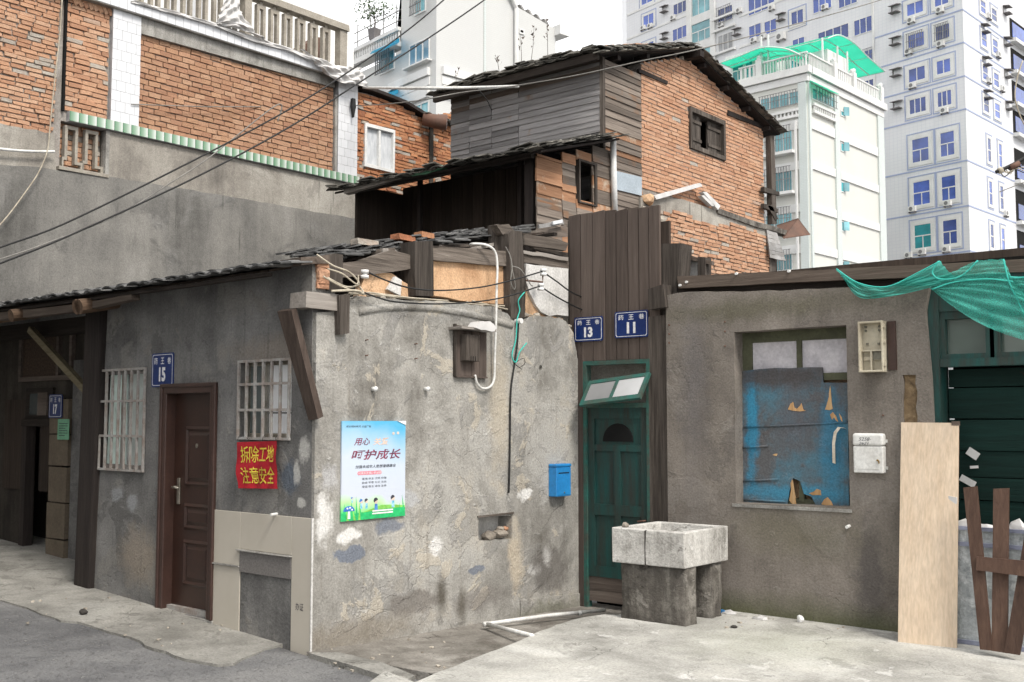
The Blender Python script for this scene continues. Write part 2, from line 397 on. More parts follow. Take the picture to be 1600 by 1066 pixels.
# ------------------------------------------------------------------ palette
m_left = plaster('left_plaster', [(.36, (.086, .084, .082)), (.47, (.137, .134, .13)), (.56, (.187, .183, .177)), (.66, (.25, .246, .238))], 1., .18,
    patches=[((-.28, 0, 1.24), .10, .11, (.08, .10, .13), .35, .8), ((-.12, 0, 1.46), .06, .09, (.5, .49, .46), .25, .7), ((-.2, 0, 1.28), .035, .1, (.5, .49, .46), .25, .7), ((-.13, 0, 1.06), .05, .04, (.5, .49, .46), .2, .8),
             ((-2.7, 0, 1.02), .1, .06, (.26, .27, .28), .3, .7), ((-2.45, 0, .95), .07, .07, (.30, .31, .32), .3, .7), ((-2.3, 0, .5), .3, .22, (.26, .22, .175), .4, .7), ((-.5, 0, 2.2), .5, .1, (.25, .21, .17), .5, .5)],
    cracks=.5, drip=((.06, .057, .054), .4), bump=.4, speck=.5, layers=[(1.3, .55, .05, (.24, .23, .21), .5), (2.1, .58, .04, (.09, .088, .085), .55), (3.7, .62, .03, (.20, .185, .165), .5)])
WHT = (.66, .65, .63); BLU = (.15, .17, .21)
def MP(x, y): u, v = FM.px(x, y); return (0, u, v)
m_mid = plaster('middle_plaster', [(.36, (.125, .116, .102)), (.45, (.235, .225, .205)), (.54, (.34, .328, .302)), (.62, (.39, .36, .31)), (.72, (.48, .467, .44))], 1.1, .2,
    patches=[(MP(507, 812), .075, .16, WHT, .25, .9), (MP(548, 838), .11, .05, WHT, .2, .95), (MP(545, 866), .15, .055, BLU, .12, .9), (MP(605, 822), .14, .06, BLU, .25, .8),
             (MP(682, 853), .07, .07, WHT, .25, .85), (MP(745, 889), .10, .03, BLU, .15, .85), (MP(820, 773), .10, .05, WHT, .2, .95), (MP(834, 890), .1, .05, WHT, .3, .7),
             (MP(858, 890), .28, .2, (.13, .12, .11), .3, .75), (MP(855, 868), .05, .08, (.5, .49, .47), .4, .7), (MP(645, 942), .28, .09, (.17, .155, .14), .2, .8), (MP(750, 935), .32, .09, (.19, .175, .16), .25, .7),
             (MP(690, 930), .06, .16, (.07, .06, .045), .6, .8), (MP(722, 950), .05, .15, (.07, .06, .045), .6, .7), (MP(805, 870), .08, .28, (.52, .44, .33), .4, .6), (MP(780, 630), .12, .5, (.40, .34, .25), .5, .5),
             (MP(855, 960), .5, .12, (.13, .13, .09), .4, .6), (MP(515, 745), .08, .1, (.45, .45, .46), .3, .6), (MP(640, 780), .09, .06, (.42, .43, .45), .3, .6), (MP(560, 990), .6, .1, (.2, .17, .13), .5, .6)],
    cracks=.22, drip=((.15, .13, .105), .4), bump=.55, speck=.7, layers=[(1.1, .53, .06, (.40, .39, .365), .55), (1.9, .56, .04, (.20, .195, .185), .5), (2.7, .60, .03, (.47, .42, .34), .55), (4.3, .61, .03, (.30, .29, .275), .6), (6.5, .65, .03, (.50, .49, .465), .5)])
m_right = plaster('right_plaster', [(.36, (.105, .092, .08)), (.47, (.175, .155, .135)), (.57, (.225, .2, .175)), (.68, (.285, .262, .238))], .9, .22,
    patches=[((2.86, 3.2, .45), .10, .42, (.1, .09, .085), .4, .8), ((1.3, 3.2, 1.95), .12, .7, (.15, .14, .14), .6, .6), ((1.86, 3.2, 2.62), .8, .08, (.10, .095, .06), .6, .6), ((2.9, 3.2, 1.85), .08, .2, (.09, .08, .07), .6, .6), ((2.25, 3.2, .75), .5, .18, (.13, .12, .08), .6, .5)],
    cracks=.35, moss=((.075, .085, .035), .12, .28), drip=((.10, .09, .08), .4), bump=.4, layers=[(1.2, .55, .07, (.235, .215, .195), .5), (2.0, .58, .05, (.13, .118, .108), .5), (4.5, .64, .04, (.26, .24, .215), .4)])
m_greyA = plaster('dark_render', [(.34, (.07, .068, .063)), (.46, (.16, .155, .145)), (.56, (.225, .217, .2)), (.68, (.30, .29, .272))], .45, .28, cracks=.2, layers=[(.6, .55, .1, (.25, .245, .235), .5), (1.2, .58, .06, (.10, .098, .094), .5)], drip=((.06, .058, .054), .6), bump=.35, speck=.2)
m_lightA = plaster('light_render', [(.34, (.12, .11, .1)), (.46, (.27, .25, .22)), (.56, (.37, .35, .31)), (.7, (.46, .43, .385))], .6, .28, cracks=.25, layers=[(.8, .55, .08, (.42, .40, .36), .5), (1.5, .6, .05, (.20, .185, .165), .5)], drip=((.09, .082, .072), .8), bump=.35)
m_orange = plaster('clay_plaster', [(.36, (.42, .25, .14)), (.48, (.56, .36, .215)), (.62, (.66, .45, .29))], 1.4, .15, cracks=.15, drip=((.36, .22, .13), .3), bump=.6)
m_whitep = plaster('lime_plaster', [(.36, (.36, .35, .33)), (.48, (.54, .53, .51)), (.62, (.68, .67, .65))], 1.4, .3, cracks=.2, drip=((.3, .28, .25), .5), bump=.4)
m_conc = plaster('rough_concrete', [(.36, (.16, .15, .14)), (.48, (.27, .26, .24)), (.6, (.37, .36, .335))], 2.2, .3, cracks=.2, drip=((.08, .075, .07), .6), bump=.6)
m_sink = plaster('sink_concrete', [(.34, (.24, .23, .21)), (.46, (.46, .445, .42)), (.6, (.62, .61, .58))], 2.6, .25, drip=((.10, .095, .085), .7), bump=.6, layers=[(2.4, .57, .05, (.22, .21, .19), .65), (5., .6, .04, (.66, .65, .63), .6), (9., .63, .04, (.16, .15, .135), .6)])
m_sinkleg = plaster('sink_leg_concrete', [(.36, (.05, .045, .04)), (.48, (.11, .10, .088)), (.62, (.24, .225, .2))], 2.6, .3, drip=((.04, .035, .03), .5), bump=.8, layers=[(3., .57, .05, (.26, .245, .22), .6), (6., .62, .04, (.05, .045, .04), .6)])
m_asph = plaster('asphalt', [(.36, (.10, .10, .103)), (.5, (.155, .155, .156)), (.64, (.22, .218, .213))], .8, 0, bump=1., speck=.9, rough_=.95, layers=[(.7, .54, .1, (.20, .198, .194), .5), (2.2, .6, .06, (.11, .11, .113), .5), (22., .58, .06, (.27, .265, .26), .6)])
m_apron = plaster('apron_concrete', [(.36, (.16, .155, .14)), (.5, (.25, .243, .222)), (.64, (.34, .33, .30))], 1.3, 0, cracks=.7, bump=.7, speck=.4, layers=[(1.1, .55, .06, (.33, .325, .30), .6), (2.6, .6, .04, (.15, .145, .13), .6), (9., .64, .04, (.12, .115, .105), .6)])
m_pad = plaster('pad_concrete', [(.34, (.22, .215, .195)), (.46, (.355, .348, .322)), (.56, (.45, .44, .405)), (.68, (.56, .55, .51))], .9, 0, cracks=.55, bump=.6, speck=.3, layers=[(.8, .52, .1, (.54, .535, .505), .7), (1.5, .56, .06, (.24, .235, .215), .6), (3.4, .61, .04, (.60, .59, .565), .6), (8., .66, .03, (.2, .195, .18), .6)],
    patches=[((1.6, 2.6, .05), .35, .5, (.28, .275, .25), .7, .6), ((.55, 2.5, .05), .25, .5, (.5, .40, .31), .6, .4), ((1.25, 2.4, .05), .3, .3, (.62, .61, .58), .6, .6), ((2.6, 2.2, .05), .5, .5, (.33, .34, .27), .8, .5)])
m_chan = plaster('damp_concrete', [(.36, (.12, .11, .095)), (.5, (.215, .2, .178)), (.64, (.32, .30, .27))], 1.6, 0, cracks=.9, bump=.8, layers=[(1.4, .54, .05, (.32, .305, .275), .6), (2.5, .58, .04, (.13, .115, .10), .6), (6., .63, .04, (.4, .385, .35), .5)])
m_wood_v = wood('grey_wood_upright', [(.008, .007, .006), (.045, .037, .031), (.09, .076, .065), (.19, .168, .146)], 'z', .25, .9, .9)
m_wood_pan = wood('brown_planks', [(.05, .038, .032), (.085, .066, .056), (.125, .10, .086)], 'z', .16)
m_wood_dark = wood('dark_post_wood', [(.012, .01, .009), (.028, .022, .02), (.05, .04, .034)], 'z', .15)
m_wood_y = wood('grey_beam_along_y', [(.015, .012, .01), (.075, .062, .052), (.14, .118, .1), (.26, .23, .2)], 'y', .25, .9, .9)
m_wood_ylight = wood('pale_beam_along_y', [(.16, .14, .125), (.27, .245, .22), (.38, .35, .32)], 'y', .1)
m_wood_x = wood('grey_beam_along_x', [(.05, .038, .03), (.1, .078, .063), (.17, .138, .115)], 'x')
m_wood_xdark = wood('dark_beam_along_x', [(.012, .009, .008), (.028, .022, .018), (.055, .044, .037)], 'x', .15)
m_clap_x = wood('weathered_clapboard_x', [(.09, .086, .086), (.20, .193, .192), (.30, .292, .29)], 'x', .36, weather=((.17, .115, .085), .9, .62))
m_clap_xb = wood('brown_clapboard_x', [(.055, .044, .037), (.115, .092, .078), (.18, .15, .128)], 'x', .3)
m_clap_y = wood('weathered_clapboard_y', [(.07, .056, .046), (.155, .128, .107), (.245, .21, .178)], 'y', .38, weather=((.20, .12, .075), .9, .57))
m_clap_yo = wood('orange_clapboard_y', [(.14, .07, .04), (.28, .15, .085), (.38, .225, .14)], 'y', .3, weather=((.40, .34, .27), 1.6, .58))
m_dark_in = wood('dark_interior_boards', [(.02, .015, .012), (.038, .028, .022), (.065, .049, .039)], 'z', .35)
m_rtile = plain('grey_roof_tile', (.06, .06, .061), (.135, .134, .13), 6., .92, .6, vary=.4)
m_rtile2 = plain('mossy_roof_tile', (.05, .048, .042), (.17, .16, .14), 3.5, .95, .6, vary=.65)
m_black = plain('black_void', (.006, .006, .006), (.004, .004, .004), bump=0, rough_=1)
m_bars = plain('galvanised_bar', (.40, .395, .38), (.27, .22, .19), 9, .55, .1, metal=.2)
m_white = plain('white_paint', (.74, .74, .73), (.6, .6, .58), 5, .45, .03)
m_pvc = plain('white_pvc', (.72, .72, .70), (.5, .49, .46), 7, .4, .02)
m_cable = plain('black_cable', (.018, .018, .018), None, 8, .6, 0)
m_greycable = plain('grey_cable', (.25, .24, .22), None, 8, .6, 0)
m_rope = plain('pale_wire', (.5, .45, .36), (.3, .26, .2), 9, .8, .1)
m_brown = plain('brown_steel_paint', (.045, .020, .0135), (.03, .0135, .0095), 3, .36, .04, .5)
m_brownf = plain('brown_frame_paint', (.058, .030, .023), (.038, .02, .016), 3, .4, .04, .5)
m_steel = plain('brushed_steel', (.45, .42, .36), (.3, .27, .22), 8, .35, .03, metal=.8)
m_tilep = plain('beige_wall_tile', (.47, .435, .375), (.42, .385, .325), 1.4, .38, .02, fine=0)
m_granite = plain('granite_strip', (.13, .12, .115), (.2, .19, .18), 60, .7, .3, fine=150)
m_greenp = plain('dark_green_paint', (.008, .060, .054), (.026, .030, .025), 3.4, .55, .3, st=(4, 4, .5))
m_greenl = plain('worn_green_paint', (.022, .115, .095), (.055, .065, .052), 7, .6, .3)
m_greenx = wood('deep_green_boards', [(.002, .010, .008), (.003, .019, .015), (.006, .032, .026)], 'x', .2, weather=((.085, .02, .016), 2.6, .64))
m_chip = plain('plywood_face', (.58, .47, .355), (.53, .415, .30), 2.2, .6, .04, st=(7, 7, .3), fine=9)
m_slat = wood('stained_slat', [(.03, .016, .011), (.065, .037, .026), (.10, .06, .042)], 'z', .2, .6)
m_signb = plain('blue_enamel', (.003, .024, .135), (.003, .02, .11), 3, .35, .01, .5)
m_signw = plain('white_enamel', (.8, .8, .8), (.7, .7, .7), 3, .4, 0)
m_red = plain('red_banner_cloth', (.42, .012, .024), (.31, .009, .018), 7, .7, .15)
m_yel = plain('yellow_print', (.70, .56, .07), (.6, .45, .05), 7, .6, 0)
m_mint = plain('green_paper', (.19, .42, .27), (.15, .35, .22), 9, .7, .05)
m_ink = plain('dark_ink', (.05, .05, .07), None, 9, .6, 0)
m_inkred = plain('plum_ink', (.30, .05, .10), (.05, .04, .07), 30, .6, 0)
m_mbblue = plain('blue_tin', (.025, .24, .56), (.02, .18, .45), 5, .35, .05, .5)
m_mbwhite = plain('white_plastic', (.68, .68, .66), (.55, .54, .51), 4, .4, .03, .45)
m_meter = plain('beige_plastic', (.50, .46, .36), (.40, .35, .26), 5, .5, .05)
m_tealnet = net_mat('green_net', (.08, .58, .47), .5)
m_tealrope = plain('green_net_hem', (.05, .50, .42), (.04, .38, .32), 20, .7, .3)
m_film = plaster('painted_glare_film', [(.36, (.22, .24, .25)), (.5, (.45, .48, .49)), (.62, (.74, .76, .76))], 1.8, .3, bump=.2, rough_=.3, layers=[(3., .56, .06, (.72, .74, .74), .6), (4., .6, .05, (.2, .23, .23), .5)])  # pale and dark blotches paint glassy reflections into the pane colour
m_plastic = plain('white_plastic_sheet', (.62, .61, .60), (.46, .45, .44), 5, .5, .2, fine=0)
m_stone = plain('grey_stone', (.33, .29, .24), (.2, .175, .15), 12, .9, .5, vary=.3)
m_rubble = plain('broken_render', (.42, .38, .32), (.28, .25, .21), 9, .95, .6, vary=.3)
m_mort = plaster('lime_mortar', [(.36, (.17, .15, .13)), (.5, (.28, .255, .23)), (.64, (.38, .355, .325))], 2., .1, bump=.7)
m_brick = brick_mat('orange_brick', [(.45, .25, .155), (.51, .30, .19), (.42, .225, .14), (.53, .335, .225), (.47, .265, .17)], .02)
m_brickA = brick_mat('block_brick', [(.355, .20, .125), (.42, .25, .155), (.33, .18, .115), (.44, .275, .18), (.385, .22, .14)], .0, dirtm=.72)
m_brickL = brick_mat('thin_brick', [(.43, .235, .145), (.51, .305, .195), (.37, .20, .125), (.53, .345, .235), (.45, .26, .165)], .08)
m_brickB = brick_mat('sooty_brick', [(.38, .165, .085), (.47, .22, .11), (.32, .13, .07), (.46, .235, .125)], .10, (.06, .048, .04), .55)
m_wtile = plain('white_glazed_tile', (.66, .67, .69), (.60, .61, .63), 2.5, .22, .0, .5, vary=.035, fine=0)
m_pane = glass('dim_glass', (.10, .12, .12)); m_paneg = glass('dusty_pane', (.50, .51, .52), .25)
m_pref = glass('reflecting_film', (.80, .82, .83), .03); m_pref.node_tree.nodes['Principled BSDF'].inputs['Metallic'].default_value = .75
m_ironsh = plain('rusty_sheet', (.16, .085, .06), (.1, .06, .045), 5, .7, .3)
m_zinc = plain('grey_corrugated_sheet', (.35, .345, .34), (.22, .21, .2), 4, .6, .2, vary=.2)

# ------------------------------------------------------------------ ground
def zroad(x, y): return .05 * min(max(-x, 0), 8) - .012
def gpx(x, y, zf, it=4):
    z = 0.
    for _ in range(it):
        r = ray(x, y); q = CAM + r * ((z - CAM.z) / r.z); z = zf(q.x, q.y)
    return (q.x, q.y)
def sheet(name, poly, zf, th, mat):
    tri = tessellate_polygon([[V((x, y, 0)) for x, y in poly]]); n = len(poly)
    m = MB(); m.add([(x, y, zf(x, y)) for x, y in poly] + [(x, y, zf(x, y) - th) for x, y in poly],
                    [tuple(t) for t in tri] + [(i, i + n, (i + 1) % n + n, (i + 1) % n) for i in range(n)])
    o = m.build(name, mat); o['kind'] = 'structure'; return o
gx = [-900, -300, -80, -25, -12] + [-8 + .5 * i for i in range(33)] + [12, 25, 80, 300, 900]
gy = [-900, -300, -80, -25, -10, -6, -4, -3, -2, -1.5, -1, -.6, -.3, -.15, -.05, .12, .3, 1, 3, 8, 25, 80, 300, 900]
m = MB(); nx = len(gx)
m.add([(x, y, zroad(x, y) - (.30 if y > .05 else 0) + (rj(.006) if abs(x) < 9 and -5 < y < 0 else 0)) for y in gy for x in gx],
      [(j * nx + i, j * nx + i + 1, (j + 1) * nx + i + 1, (j + 1) * nx + i) for j in range(len(gy) - 1) for i in range(nx - 1)])
road = m.build('road', m_asph, None, True); road['kind'] = 'structure'
zap = lambda x, y: zroad(x, y) + .016
edge = [gpx(x, y, zap) for x, y in [(0, 936), (55, 954), (95, 969), (121, 971), (154, 981), (194, 992), (241, 1013), (289, 1029), (340, 1038), (366, 1036), (402, 1020), (446, 1003)]]
ap = [(-7, -.3), (-6, -.45)] + [q for q in rough(edge, .12, .02, False)] + [(edge[-1][0] + .02, .05), (-3.1, .05), (-3.2, 1.6), (-7, 1.6)]
sheet('pavement', ap, zap, .12, m_apron)
zch = lambda x, y: .0 - .028 * max(0, y) + (.01 if y < .3 else 0)
ch = rough([(-.02, -.03), (.35, .0), (.75, .06), (1.35, .1), (1.4, 1.0), (1.2, 3.5), (-.02, 3.5)], .15, .012)
sheet('drain_strip', ch, zch, .2, m_chan)
kerb = rough([gpx(483, 1024, zch), gpx(560, 1047, zch), gpx(630, 1070, zch), gpx(648, 1060, zch), gpx(600, 1040, zch), gpx(530, 1023, zch)], .08, .008)
sheet('kerb_strip', kerb, lambda x, y: zch(x, y) + .018, .05, m_apron)
zpad = lambda x, y: .052
pe = [gpx(x, y, zpad) for x, y in [(648, 1066), (700, 1045), (745, 1027), (790, 1010), (835, 990), (870, 976), (905, 966), (945, 960), (985, 962)]]
pad = [(1.25, -.7), (.98, -.2)] + rough(pe, .1, .012, False) + [(1.02, 3.3), (12, 3.35), (12, -1.6), (2, -1.6)]
sheet('concrete_pad', pad, zpad, .22, m_pad)

# ------------------------------------------------------------------ corner house, alley side and middle wall
house = thing('corner_house', 'low grey rendered corner house with brown steel door and barred windows', 'house', (-1.5, 1.5, 0))
dL = FL.px(256, 600)[0]; dR = FL.px(340, 600)[0]; dT = 1.965; dB = .085
w1 = (FL.px(151, 600)[0], FL.px(229, 600)[0], 1.235, 2.12); w2 = (FL.px(376, 600)[0], FL.px(455, 600)[0], 1.535, 2.13)
topL = FL.pp([(158, 474), (180, 470), (200, 462), (222, 459), (250, 455), (275, 448), (300, 444), (330, 437), (350, 434), (372, 430), (400, 424), (425, 420), (450, 416), (470, 414), (488, 412)])
top_ = rough(topL[::-1], .05, .012, False)
out = [(-3.2, -.3), (-.004, -.3)] + top_ + [(-3.2, topL[0][1])]
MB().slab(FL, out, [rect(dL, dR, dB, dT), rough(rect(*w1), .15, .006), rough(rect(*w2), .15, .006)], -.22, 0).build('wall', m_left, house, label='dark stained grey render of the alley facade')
crumb = MB()
for i in range(46):
    u, v = top_[random.randrange(len(top_))]
    s = random.uniform(.012, .03); crumb.box((u - s, -.0 + rj(.03) + .03, v - s * .4), (u + s, .09, v + s * .8), .01)
crumb.build('broken_wall_edge', m_rubble, house)['kind'] = 'stuff'
topM = FM.pp([(500, 489), (518, 487), (541, 466), (575, 464), (600, 466), (640, 470), (675, 471), (710, 473), (745, 476), (775, 481), (793, 490), (803, 503), (815, 501), (835, 494), (860, 494), (884, 502), (896, 520), (902, 560)])
tm = rough(topM[::-1], .06, .012, False)
nb = [FM.px(748, 808), FM.px(800, 806), FM.px(799, 842), FM.px(748, 846)]
hol = FM.px(845, 575); hole = [(hol[0] + .024 * math.cos(a), hol[1] + .026 * math.sin(a)) for a in [k * math.pi / 5 for k in range(10)]]
MB().slab(FM, [(.004, -.35), (3.235, -.35), (3.235, topM[-1][1])] + tm + [(.004, topM[0][1])], [rough(nb[::-1], .1, .006), hole], -.22, 0).build('wall', m_mid, house, label='pale patched and cracked render of the middle wall')
# a raised lower edge and a smeared lintel roll on the middle wall
lump = MB(); lp = FM.pp([(560, 487), (600, 481), (650, 480), (700, 485), (760, 497), (800, 509)])
lump.tube(smooth_path([FM.p(u, v, -.012) for u, v in lp], 5), .035, 8); lump.build('render_ridge', m_mid, house, True)
MB().fpoly(FM, FM.pp([(812, 938), (906, 927), (906, 954), (812, 972)]), 0, .014).build('plinth_patch', m_mid, house)
# niche back, pipes and stones
MB().fbox(FM, nb[0][0] - .05, nb[1][0] + .05, nb[3][1] - .05, nb[0][1] + .05, -.2, -.16).build('niche_back', m_whitep, house)
MB().fbox(FM, nb[0][0] - .02, nb[1][0] + .02, nb[0][1] - .004, nb[0][1] + .012, -.1, .012, .003).build('niche_lintel', m_wood_y, house)
def rock(name, c, r, mat, parent=None, sq=(1, 1, .75)):
    b = bmesh.new(); bmesh.ops.create_icosphere(b, subdivisions=2, radius=1)
    ph = [random.uniform(0, 6) for _ in range(3)]
    for q in b.verts:
        k = 1 + .22 * math.sin(3.1 * q.co.x + ph[0]) * math.sin(2.7 * q.co.y + ph[1]) + rj(.1)
        q.co = V((c[0] + q.co.x * r * sq[0] * k, c[1] + q.co.y * r * sq[1] * k, c[2] + q.co.z * r * sq[2] * k))
    me = bpy.data.meshes.new(name); b.to_mesh(me); b.free(); return link(name, me, mat, parent)
for i, (x, y, r, lab) in enumerate([(764, 838, .065, 'biggest pale stone lying in the wall niche'), (782, 834, .055, 'greenish squared stone beside the biggest one in the wall niche'), (782, 826, .03, 'small stone on top of the greenish stone in the niche'), (790, 826, .028, 'reddish broken piece at the right end of the wall niche')]):
    u, v = FM.px(x, y, -.04); c = FM.p(u, v, -.045); tag(rock('stone', c, r, m_stone if i != 3 else m_brick, None, (1, 1.2, .7)), lab, 'stone', 'stones in the wall niche')
# beige tiled plinth on the alley side, with a blocked hatch
pl = thing('tile_plinth', 'beige tiled panel around a blocked hatch beside the steel door', 'wall tiles', (-.6, 0, 0))
tl = [FL.px(335, 796)[0], FL.px(377, 880)[0], FL.px(378, 880)[0], FL.px(456, 880)[0], FL.px(457, 900)[0], -.004]
tv = FL.px(410, 803)[1]; hv = FL.px(377, 860)[1]; gv = FL.px(378, 893)[1]; jv = FL.px(340, 880)[1]
for a, b_, c_, d_ in [(tl[0], tl[1] - .004, -.05, jv - .006), (tl[0], tl[1] - .004, jv + .006, tv), (tl[1] - .001, tl[4] - .002, hv + .012, tv), (tl[4] + .001, -.001, -.05, tv)]:
    MB().fbox(FL, a, b_, c_, d_, 0, .012).bev('tile', m_tilep, pl, .003)
MB().fbox(FL, tl[1], tl[4], gv, hv, .002, .018).build('granite_lintel', m_granite, pl)
MB().fbox(FL, tl[1] - .03, tl[4] + .01, hv, hv + .011, 0, .035, .002).build('lintel_cap', m_conc, pl)
MB().fbox(FL, tl[0] - .005, tl[1], jv - .006, jv + .006, .001, .028, .003).build('joint_strip', m_conc, pl)
MB().fbox(FL, tl[1] + .004, tl[4] - .004, -.05, gv - .002, .001, .005).build('hatch_infill', m_left, pl)
MB().fbox(FL, -.004, .004, -.05, tv + .002, .0, .016).build('corner_trim', m_whitep, pl)
gq = FL.px(470, 948); write('办证', lambda a, b: FL.p(gq[0] + a, gq[1] + b, .0135), .09, .055, m_ink, pl)
bolt = FL.px(433, 803); MB().tube([FL.p(bolt[0], bolt[1], -.01), FL.p(bolt[0], bolt[1] - .004, .06)], .011, 8).build('pipe_stub', m_pvc, pl)

# steel door (part of the house)
door = MB()
fr = .072
door.fpoly(FL, [(dL, dB), (dL + fr, dB), (dL + fr, dT - fr), (dR - fr, dT - fr), (dR - fr, dB), (dR, dB), (dR, dT), (dL, dT)], -.12, .022)
door.fpoly(FL, [(dL - .012, dB), (dL + .02, dB), (dL + .02, dT - .02), (dR - .02, dT - .02), (dR - .02, dB), (dR + .012, dB), (dR + .012, dT + .012), (dL - .012, dT + .012)], .0, .034)
dfr = door.bev('door', m_brownf, house, .008, 2); dfr['label'] = 'dark brown pressed steel entrance door'
leaf = MB(); leaf.fbox(FL, dL + fr, dR - fr, dB + .02, dT - fr, -.11, -.075); leaf.build('door_leaf', m_brown, dfr)
lw = dR - dL - 2 * fr
def dpanel(u0, u1, v0, v1):
    mb = MB(); q = [(0, -.075), (.022, -.06), (.045, -.078), (.075, -.062)]
    rings = [[FL.p(u0 + i, v0 + i, d), FL.p(u1 - i, v0 + i, d), FL.p(u1 - i, v1 - i, d), FL.p(u0 + i, v1 - i, d)] for i, d in q]
    vs = [p for r in rings for p in r]; fs = [(k * 4 + i, k * 4 + (i + 1) % 4, (k + 1) * 4 + (i + 1) % 4, (k + 1) * 4 + i) for k in range(3) for i in range(4)] + [(12, 13, 14, 15)]
    mb.add(vs, fs).build('door_panel', m_brown, dfr)
ul, ur = dL + fr + .16, dR - fr - .07
dpanel(ul, ur, 1.12, 1.62); dpanel(ul, ur, .76, .98); dpanel(ul, ur, .30, .68)
hx, hz = FL.px(268, 768)
MB().fbox(FL, hx - .018, hx + .018, hz - .11, hz + .11, -.075, -.06).bev('lock_plate', m_steel, dfr, .004)
MB().tube([FL.p(hx, hz + .035, -.06), FL.p(hx, hz + .035, -.02), FL.p(hx - .02, hz + .033, -.015), FL.p(hx + .075, hz + .03, -.015)], .009, 8).build('handle', m_steel, dfr, True)
MB().fbox(FL, dL + fr, dR - fr, dB, dB + .045, -.12, -.03).build('threshold', m_bars, dfr)
ph = FL.px(298, 697); MB().fpoly(FL, [(ph[0] + .012 * math.cos(a), ph[1] + .02 * math.sin(a)) for a in [k * math.pi / 4 for k in range(8)]], -.075, -.052).build('peephole', m_steel, dfr)
MB().fbox(FL, dL - .02, dR + .02, -.1, dB, -.15, .02, .004).build('door_step', m_conc, house)

def barred(q, nbar, rails, split, lab, bright):
    u0, u1, v0, v1 = q
    wf = MB(); t = .035
    for a in [(u0, u0 + t, v0, v1), (u1 - t, u1, v0, v1), (u0 + t, u1 - t, v0, v0 + t), (u0 + t, u1 - t, v1 - t, v1), (split - .02, split + .02, v0 + t, v1 - t)]: wf.fbox(FL, *a, -.09, -.045)
    wo = wf.build('window', m_steel if bright else m_bars, house, label=lab)
    for a, b in ((u0 + t, split - .02), (split + .02, u1 - t)): MB().fbox(FL, a, b, v0 + t, v1 - t, -.075, -.069).build('pane', m_pref if a > u0 + t + .01 else m_pane, wo)
    for r in list(rails) + [v0 - .004, v1]: MB().fbox(FL, u0 - .008, u1 + .008, r - .01, r + .01, .004, .026).build('grille_rail', m_bars, wo)
    for k in range(nbar):
        x = u0 + (u1 - u0) * k / (nbar - 1); MB().fbox(FL, x - .009, x + .009, v0 - .01, v1 + .01, .008, .028, .001).build('grille_bar', m_bars, wo)
    return wo
barred(w1, 9, [1.53, 1.84], w1[0] + .45 * (w1[1] - w1[0]), 'barred window left of the steel door', False)
wo2 = barred(w2, 7, [1.75, 1.95], w2[0] + .36 * (w2[1] - w2[0]), 'barred window above the red banner', True)
# pale curtain in the first window and room behind
MB().fbox(FL, w1[0] - .1, w1[1] + .1, w1[2] - .1, w1[3] + .1, -1.5, -1.45).build('room_back', m_whitep, house)
MB().fbox(FL, w1[0] + .10, w1[0] + .42, w1[2] + .04, w1[3] - .04, -.066, -.062).build('curtain', plain('mint_curtain', (.74, .88, .82), (.66, .80, .73), 6, .8, .1, fine=0), house)
MB().fbox(FL, w1[0] + .5, w1[1] - .06, w1[2] + .04, w1[3] - .04, -.066, -.062).build('curtain', plain('grey_curtain', (.52, .57, .54), (.42, .46, .44), 6, .8, .1, fine=0), house)

bl2 = plain('white_painted_reflection', (.86, .87, .88), (.80, .81, .83), 2, .35, 0, fine=0)  # white panels imitate a bright reflection in the window glass
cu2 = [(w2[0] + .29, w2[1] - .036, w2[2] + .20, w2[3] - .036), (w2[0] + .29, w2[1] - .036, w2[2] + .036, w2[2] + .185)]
for q_ in cu2: MB().fbox(FL, *q_, -.066, -.062).build('painted_reflection', bl2, wo2)
# timber and infill above the middle wall
def beam(name, F, px, d0, d1, mat, parent, rg=.006):
    return MB().fpoly(F, rough(F.pp(px, d1), .12, rg), d0, d1).build(name, mat, parent)
bs = unit_boxes(4, .06)
for b_ in bs: b_.materials.append(m_brick)
for i in range(5):
    u, v = FM.px(506, 446 - i * 8.3, -.02)
    inst('brick', bs[i % 4], house, Matrix.Translation(FM.p(u + rj(.006), v, -.07 + rj(.01))) @ Matrix.Rotation(rj(.06), 4, 'Z') @ Matrix.Diagonal((.10, .105, .05, 1)))
MB().fbox(FM, .012, .14, FM.px(506, 452)[1], FM.px(506, 415)[1], -.2, -.055).build('brick_bed', m_mort, house)
b1 = FM.px(482, 455, .03); b2 = FM.px(546, 487, .03)
MB().fbox(FM, b1[0] - .02, b2[0], b2[1] + .0, b1[1], -.16, .03, .005).build('beam_end', m_wood_ylight, house)
beam('short_post', FM, [(530, 461), (547, 459), (546, 521), (531, 523)], .002, .06, m_wood_v, house)
beam('post', FM, [(509, 402), (522, 396), (536, 398), (535, 455), (511, 454)], -.2, -.03, m_wood_v, house, .012)
beam('sill_beam', FM, [(470, 402), (515, 398), (516, 412), (471, 414)], -.25, .0, m_wood_x, house)
beam('beam', FM, [(533, 411), (560, 408), (590, 398), (612, 391), (640, 398), (649, 399), (649, 419), (620, 424), (590, 428), (536, 434)], -.12, -.05, m_wood_y, house)
beam('post', FM, [(648, 377), (676, 377), (677, 463), (650, 462)], -.18, .0, m_wood_v, house, .008)
beam('beam', FM, [(676, 388), (720, 387), (790, 392), (794, 416), (740, 412), (676, 406)], -.13, -.03, m_wood_y, house)
beam('post', FM, [(794, 365), (801, 360), (816, 362), (818, 400), (822, 440), (820, 496), (799, 498), (797, 440)], -.2, .01, m_wood_v, house, .016)
beam('bracket', FM, [(772, 351), (780, 350), (779, 393), (773, 393)], -.2, -.12, m_wood_v, house)
beam('knee', FM, [(776, 352), (795, 350), (805, 362), (797, 372), (785, 366)], -.12, -.04, m_wood_y, house)
